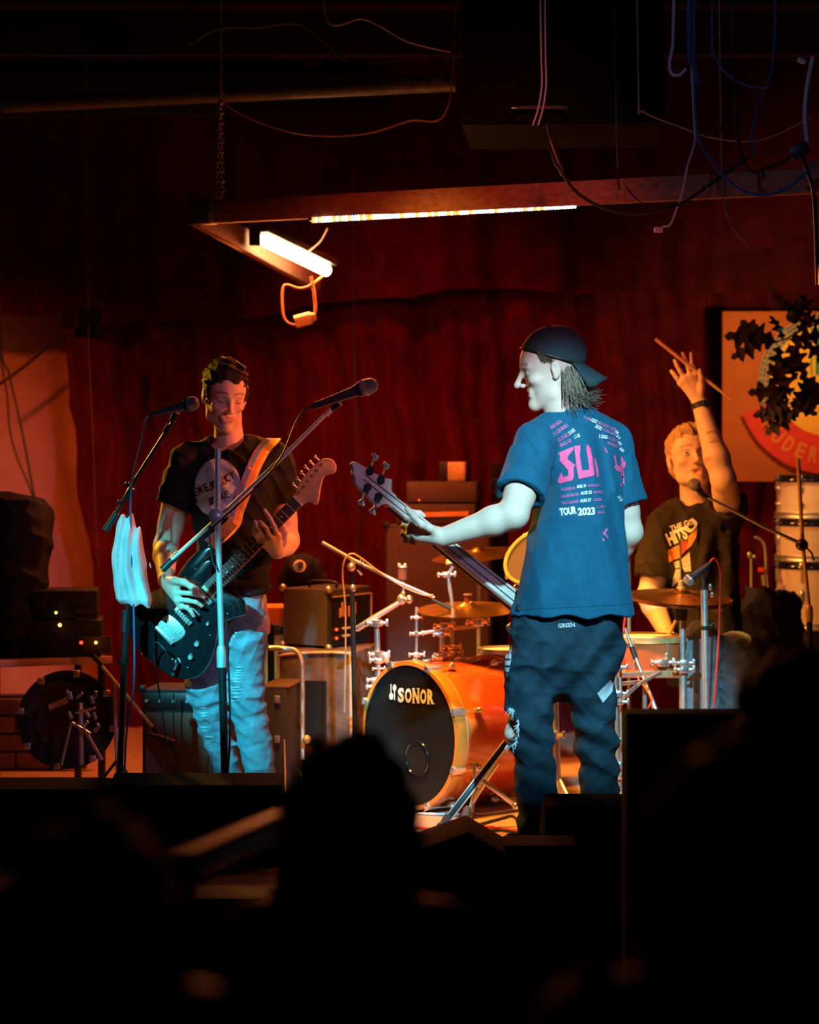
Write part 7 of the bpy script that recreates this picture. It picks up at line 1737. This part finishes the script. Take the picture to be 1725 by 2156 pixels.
# ------------------------------------------------------------------ dark monitors along the stage front
def wedge(px0, px1, ytop, Y, lab, yaw=0, dep=.36, slope=.5):
    a, b = at(px0, ytop, Y), at(px1, ytop, Y); w_ = b.x - a.x; h_ = a.z; R = rotz(yaw); c = V(((a.x + b.x) / 2, Y, 0))
    t = thing('stage_monitor', lab, 'speaker', c)
    out = [(0, 0), (dep, 0), (dep, h_ * .42), (dep * .42, h_), (0, h_ * .93)]
    MB().slab(out, R @ V((0, 1, 0)), V((0, 0, 1)), R @ V((1, 0, 0)), c - R @ V((w_ / 2, 0, 0)), 0, w_, .008).build('cabinet', 'black_matte', t)
    q0 = c + R @ V((0, dep * .73, h_ * .71)); nrm = (R @ V((0, h_ * .58, dep * .58))).normalized()
    MB().box(q0 + nrm * .006, (w_ * .88, math.hypot(h_ * .58, dep * .58) * .86, .012), Matrix((R @ V((1, 0, 0)), nrm.cross(R @ V((1, 0, 0))), nrm)).transposed(), .004).build('grille', 'black_metal', t)
    MB().box(c + R @ V((0, -.003, h_ * .5)), (.12, .01, .05), R, .004).build('handle_cup', 'black', t)
    return t
wedge(-90, 226, 1650, 7.95, 'added black monitor keeping the left edge dark below the spare drum')  # added to cover bright floor and keep this corner dark
wedge(228, 592, 1640, 7.85, 'wide black stage monitor hiding the feet of the guitarist')
wedge(1148, 1322, 1686, 7.55, 'black stage monitor in front of the feet of the bassist')
wedge(1062, 1216, 1772, 7.3, 'low black stage monitor left of the bassist feet', 0, .3)
pk = thing('stage_monitor', 'black monitor wedge standing on end with a pointed top before the cymbal stand', 'speaker', at(968, 1760, 7.5).xy.to_3d())
c0 = pk.location; w0 = at(868, 0, 7.5).x; w1 = at(1066, 0, 7.5).x; xp = at(984, 0, 7.5).x
MB().slab([(w0, 0), (w1, 0), (w1, at(0, 1783, 7.5).z), (xp, at(0, 1735, 7.5).z), (w0, at(0, 1776, 7.5).z)], V((1, 0, 0)), V((0, 0, 1)), V((0, -1, 0)), V((0, 7.5, 0)), -.2, .15, .01).build('cabinet', 'black_matte', pk)
MB().box(V(((w0 + w1) / 2, 7.345, .07)), (.2, .01, .10), None, .004).build('grille', 'black_metal', pk)
t, R, f, w_, h_, c = boxthing('subwoofer', 'tall plain black speaker box at the stage front before the drummer', 'speaker', 1318, 1640, 1502, HY + 1.98 * F_PX / 6.7, 6.7, .14, 0, 'black_matte')
mb = MB(); mb.box(f(.5, .5, .0), (w_ * .985, .010, h_ * .985), R, .003); mb.build('grille', 'black_matte', t)
# ------------------------------------------------------------------ audience seen from behind
def spectator(label, px, ytop, Y, head_w, hair, shoulder_y, shoulder_w, mat='dark_jacket', hairmat='hair_dark', lean=0.0):
    s_ = Y / F_PX; hw = head_w * s_ / 2; top = at(px, ytop, Y); fl = -.65
    t = thing('person', label, 'person', (top.x, Y, fl)); zsh = at(0, shoulder_y, Y).z; sw = shoulder_w * s_ / 2; x = top.x
    hz = top.z - .115
    F = Field((x - sw - .16, Y - .26, fl + .02), (x + sw + .16, Y + .30, top.z + .05), .014)
    F.ell((x, Y + .01, hz), (.078, .098, .115), None, .03); F.cap((x, Y, hz - .05), (x, Y - .01, zsh - .03), .058, .062, .03)
    F.cap((x - sw + .06, Y, zsh - .06), (x + sw - .06, Y, zsh - .06), .06, .06, .05)
    F.loft([(fl + .85, x, Y, sw * .80, .13, 0), (fl + 1.10, x, Y, sw * .80, .13, 0), (zsh - .10, x, Y, sw * .92, .12, 0), (zsh - .02, x, Y, sw * .55, .08, 0)], .06)
    for q in (-1, 1):
        F.cap((x + q * (sw - .05), Y, zsh - .08), (x + q * (sw + .03), Y + .02, zsh - .36), .058, .046, .04); F.cap((x + q * (sw + .03), Y + .02, zsh - .36), (x + q * (sw + .01), Y + .06, zsh - .60), .044, .032, .03)
        F.cap((x + q * .09, Y, fl + .86), (x + q * .10, Y, fl + .06), .09, .05, .05); F.cap((x + q * .10, Y, fl + .06), (x + q * .10, Y + .15, fl + .05), .04, .04, .03)
        for k in range(5): F.cap((x + q * (sw + .01), Y + .06, zsh - .62), (x + q * (sw + .005), Y + .03 + .018 * k, zsh - .74 + .012 * abs(k - 2)), .020, .010, .01)
    F.build('body', 'skin', t, 1, lambda P: np.ones((len(P), 3)) * .35)
    F = Field((x - sw - .2, Y - .30, fl + .72), (x + sw + .2, Y + .30, zsh + .06), .014)
    F.loft([(fl + .78, x, Y, sw * .92, .16, 0), (fl + 1.10, x, Y, sw * .90, .155, 0), (zsh - .10, x, Y, sw * .98, .14, 0), (zsh - .015, x, Y, sw * .55, .10, 0)], .06)
    for q in (-1, 1): F.cap((x + q * (sw - .05), Y, zsh - .07), (x + q * (sw + .03), Y + .02, zsh - .36), .075, .064, .05); F.cap((x + q * (sw + .03), Y + .02, zsh - .36), (x + q * (sw + .01), Y + .06, zsh - .58), .062, .052, .04)
    F.ripple(folds(int(px), .02, 18, 4), .04); j = F.build('jacket', mat, t, 1)
    F = Field((x - hw - .14, Y - .26, zsh - .42), (x + hw + .14, Y + .26, top.z + .08), .009)
    for (cx_, cz_, rx_, ry_, rz_) in hair: F.ell((x + cx_ * hw, Y - .01, top.z + cz_ * .1), (rx_ * hw, ry_, rz_), None, .05)
    F.ell((x, Y + .15, hz - .03), (.065, .10, .13), None, .03, True)
    F.ripple(lambda a, b, c: .008 * np.sin(70 * a + 40 * c + 2 * np.sin(30 * b)) + .006 * np.sin(95 * c - 60 * a + 3 * np.sin(25 * b)), .05)
    F.build('hair', hairmat, t, 1); return t, j
spectator('dark audience member with short hair at the lower left corner', 190, 1712, 2.35, 390, [(0, -1.15, 1.0, .115, .115), (0, -1.9, .9, .10, .10)], 2090, 900)
t, j = spectator('dark audience member with thick hair in the middle, pale piping on the back', 735, 1548, 3.3, 285, [(0, -1.2, .97, .13, .125), (0, -2.2, 1.0, .13, .14), (-.05, -3.1, .92, .10, .12)], 1900, 560)
bj = bvh_of(j)
for pts in ([(572, 2050), (620, 2000), (670, 1960), (712, 1938)], [(830, 1992), (880, 1992), (940, 1982), (1000, 1965)]):
    P = []
    for q in catmull([(a, b, 0) for a, b in pts], 6):
        d = (at(q.x, q.y, 1) - EYE).normalized(); h = bj.ray_cast(EYE, d)
        if h[0] is not None: P.append(h[0] - d * .002)
    if len(P) > 2: MB().tube(P, .006, 6).build('piping', 'trim_pale', t)
spectator('dark audience member with long hair filling the lower right corner', 1560, 1548, 2.3, 400, [(0, -1.2, .95, .12, .125), (-.05, -2.6, 1.02, .13, .18), (-.10, -4.4, 1.0, .12, .2)], 2060, 860)
spectator('dark audience member with curly hair farther back at the right edge', 1672, 1372, 4.1, 235, [(0, -1.2, 1.0, .13, .125), (-.25, -2.0, .75, .12, .12), (.35, -2.2, .75, .12, .12)], 1670, 420)
# long bar table with two pale edges in the audience
bt = thing('bar_ledge', 'narrow dark ledge with two pale edges beside the middle spectator', 'ledge', (at(480, 0, 4.6).x, 4.6, -.65))
for (a, b, nm) in (((378, 1808, 4.3), (600, 1712, 5.1), 'upper_edge'), ((398, 1850, 4.3), (600, 1750, 5.1), 'lower_edge')):
    p0, p1 = at(*a), at(*b); d = p1 - p0; X_ = d.normalized(); Y_ = V((0, 0, 1)).cross(X_).normalized(); MB().box((p0 + p1) / 2, (d.length, .06, .020), Matrix((X_, Y_, X_.cross(Y_))).transposed(), .004).build(nm, 'rail_pale', bt)
p0, p1 = at(388, 1830, 4.3), at(600, 1730, 5.1)
for p in (p0, p1): MB().cyl((p.x, p.y + .02, -.65), (p.x, p.y + .02, p.z + .02), .02).build('leg', 'black_metal', bt)
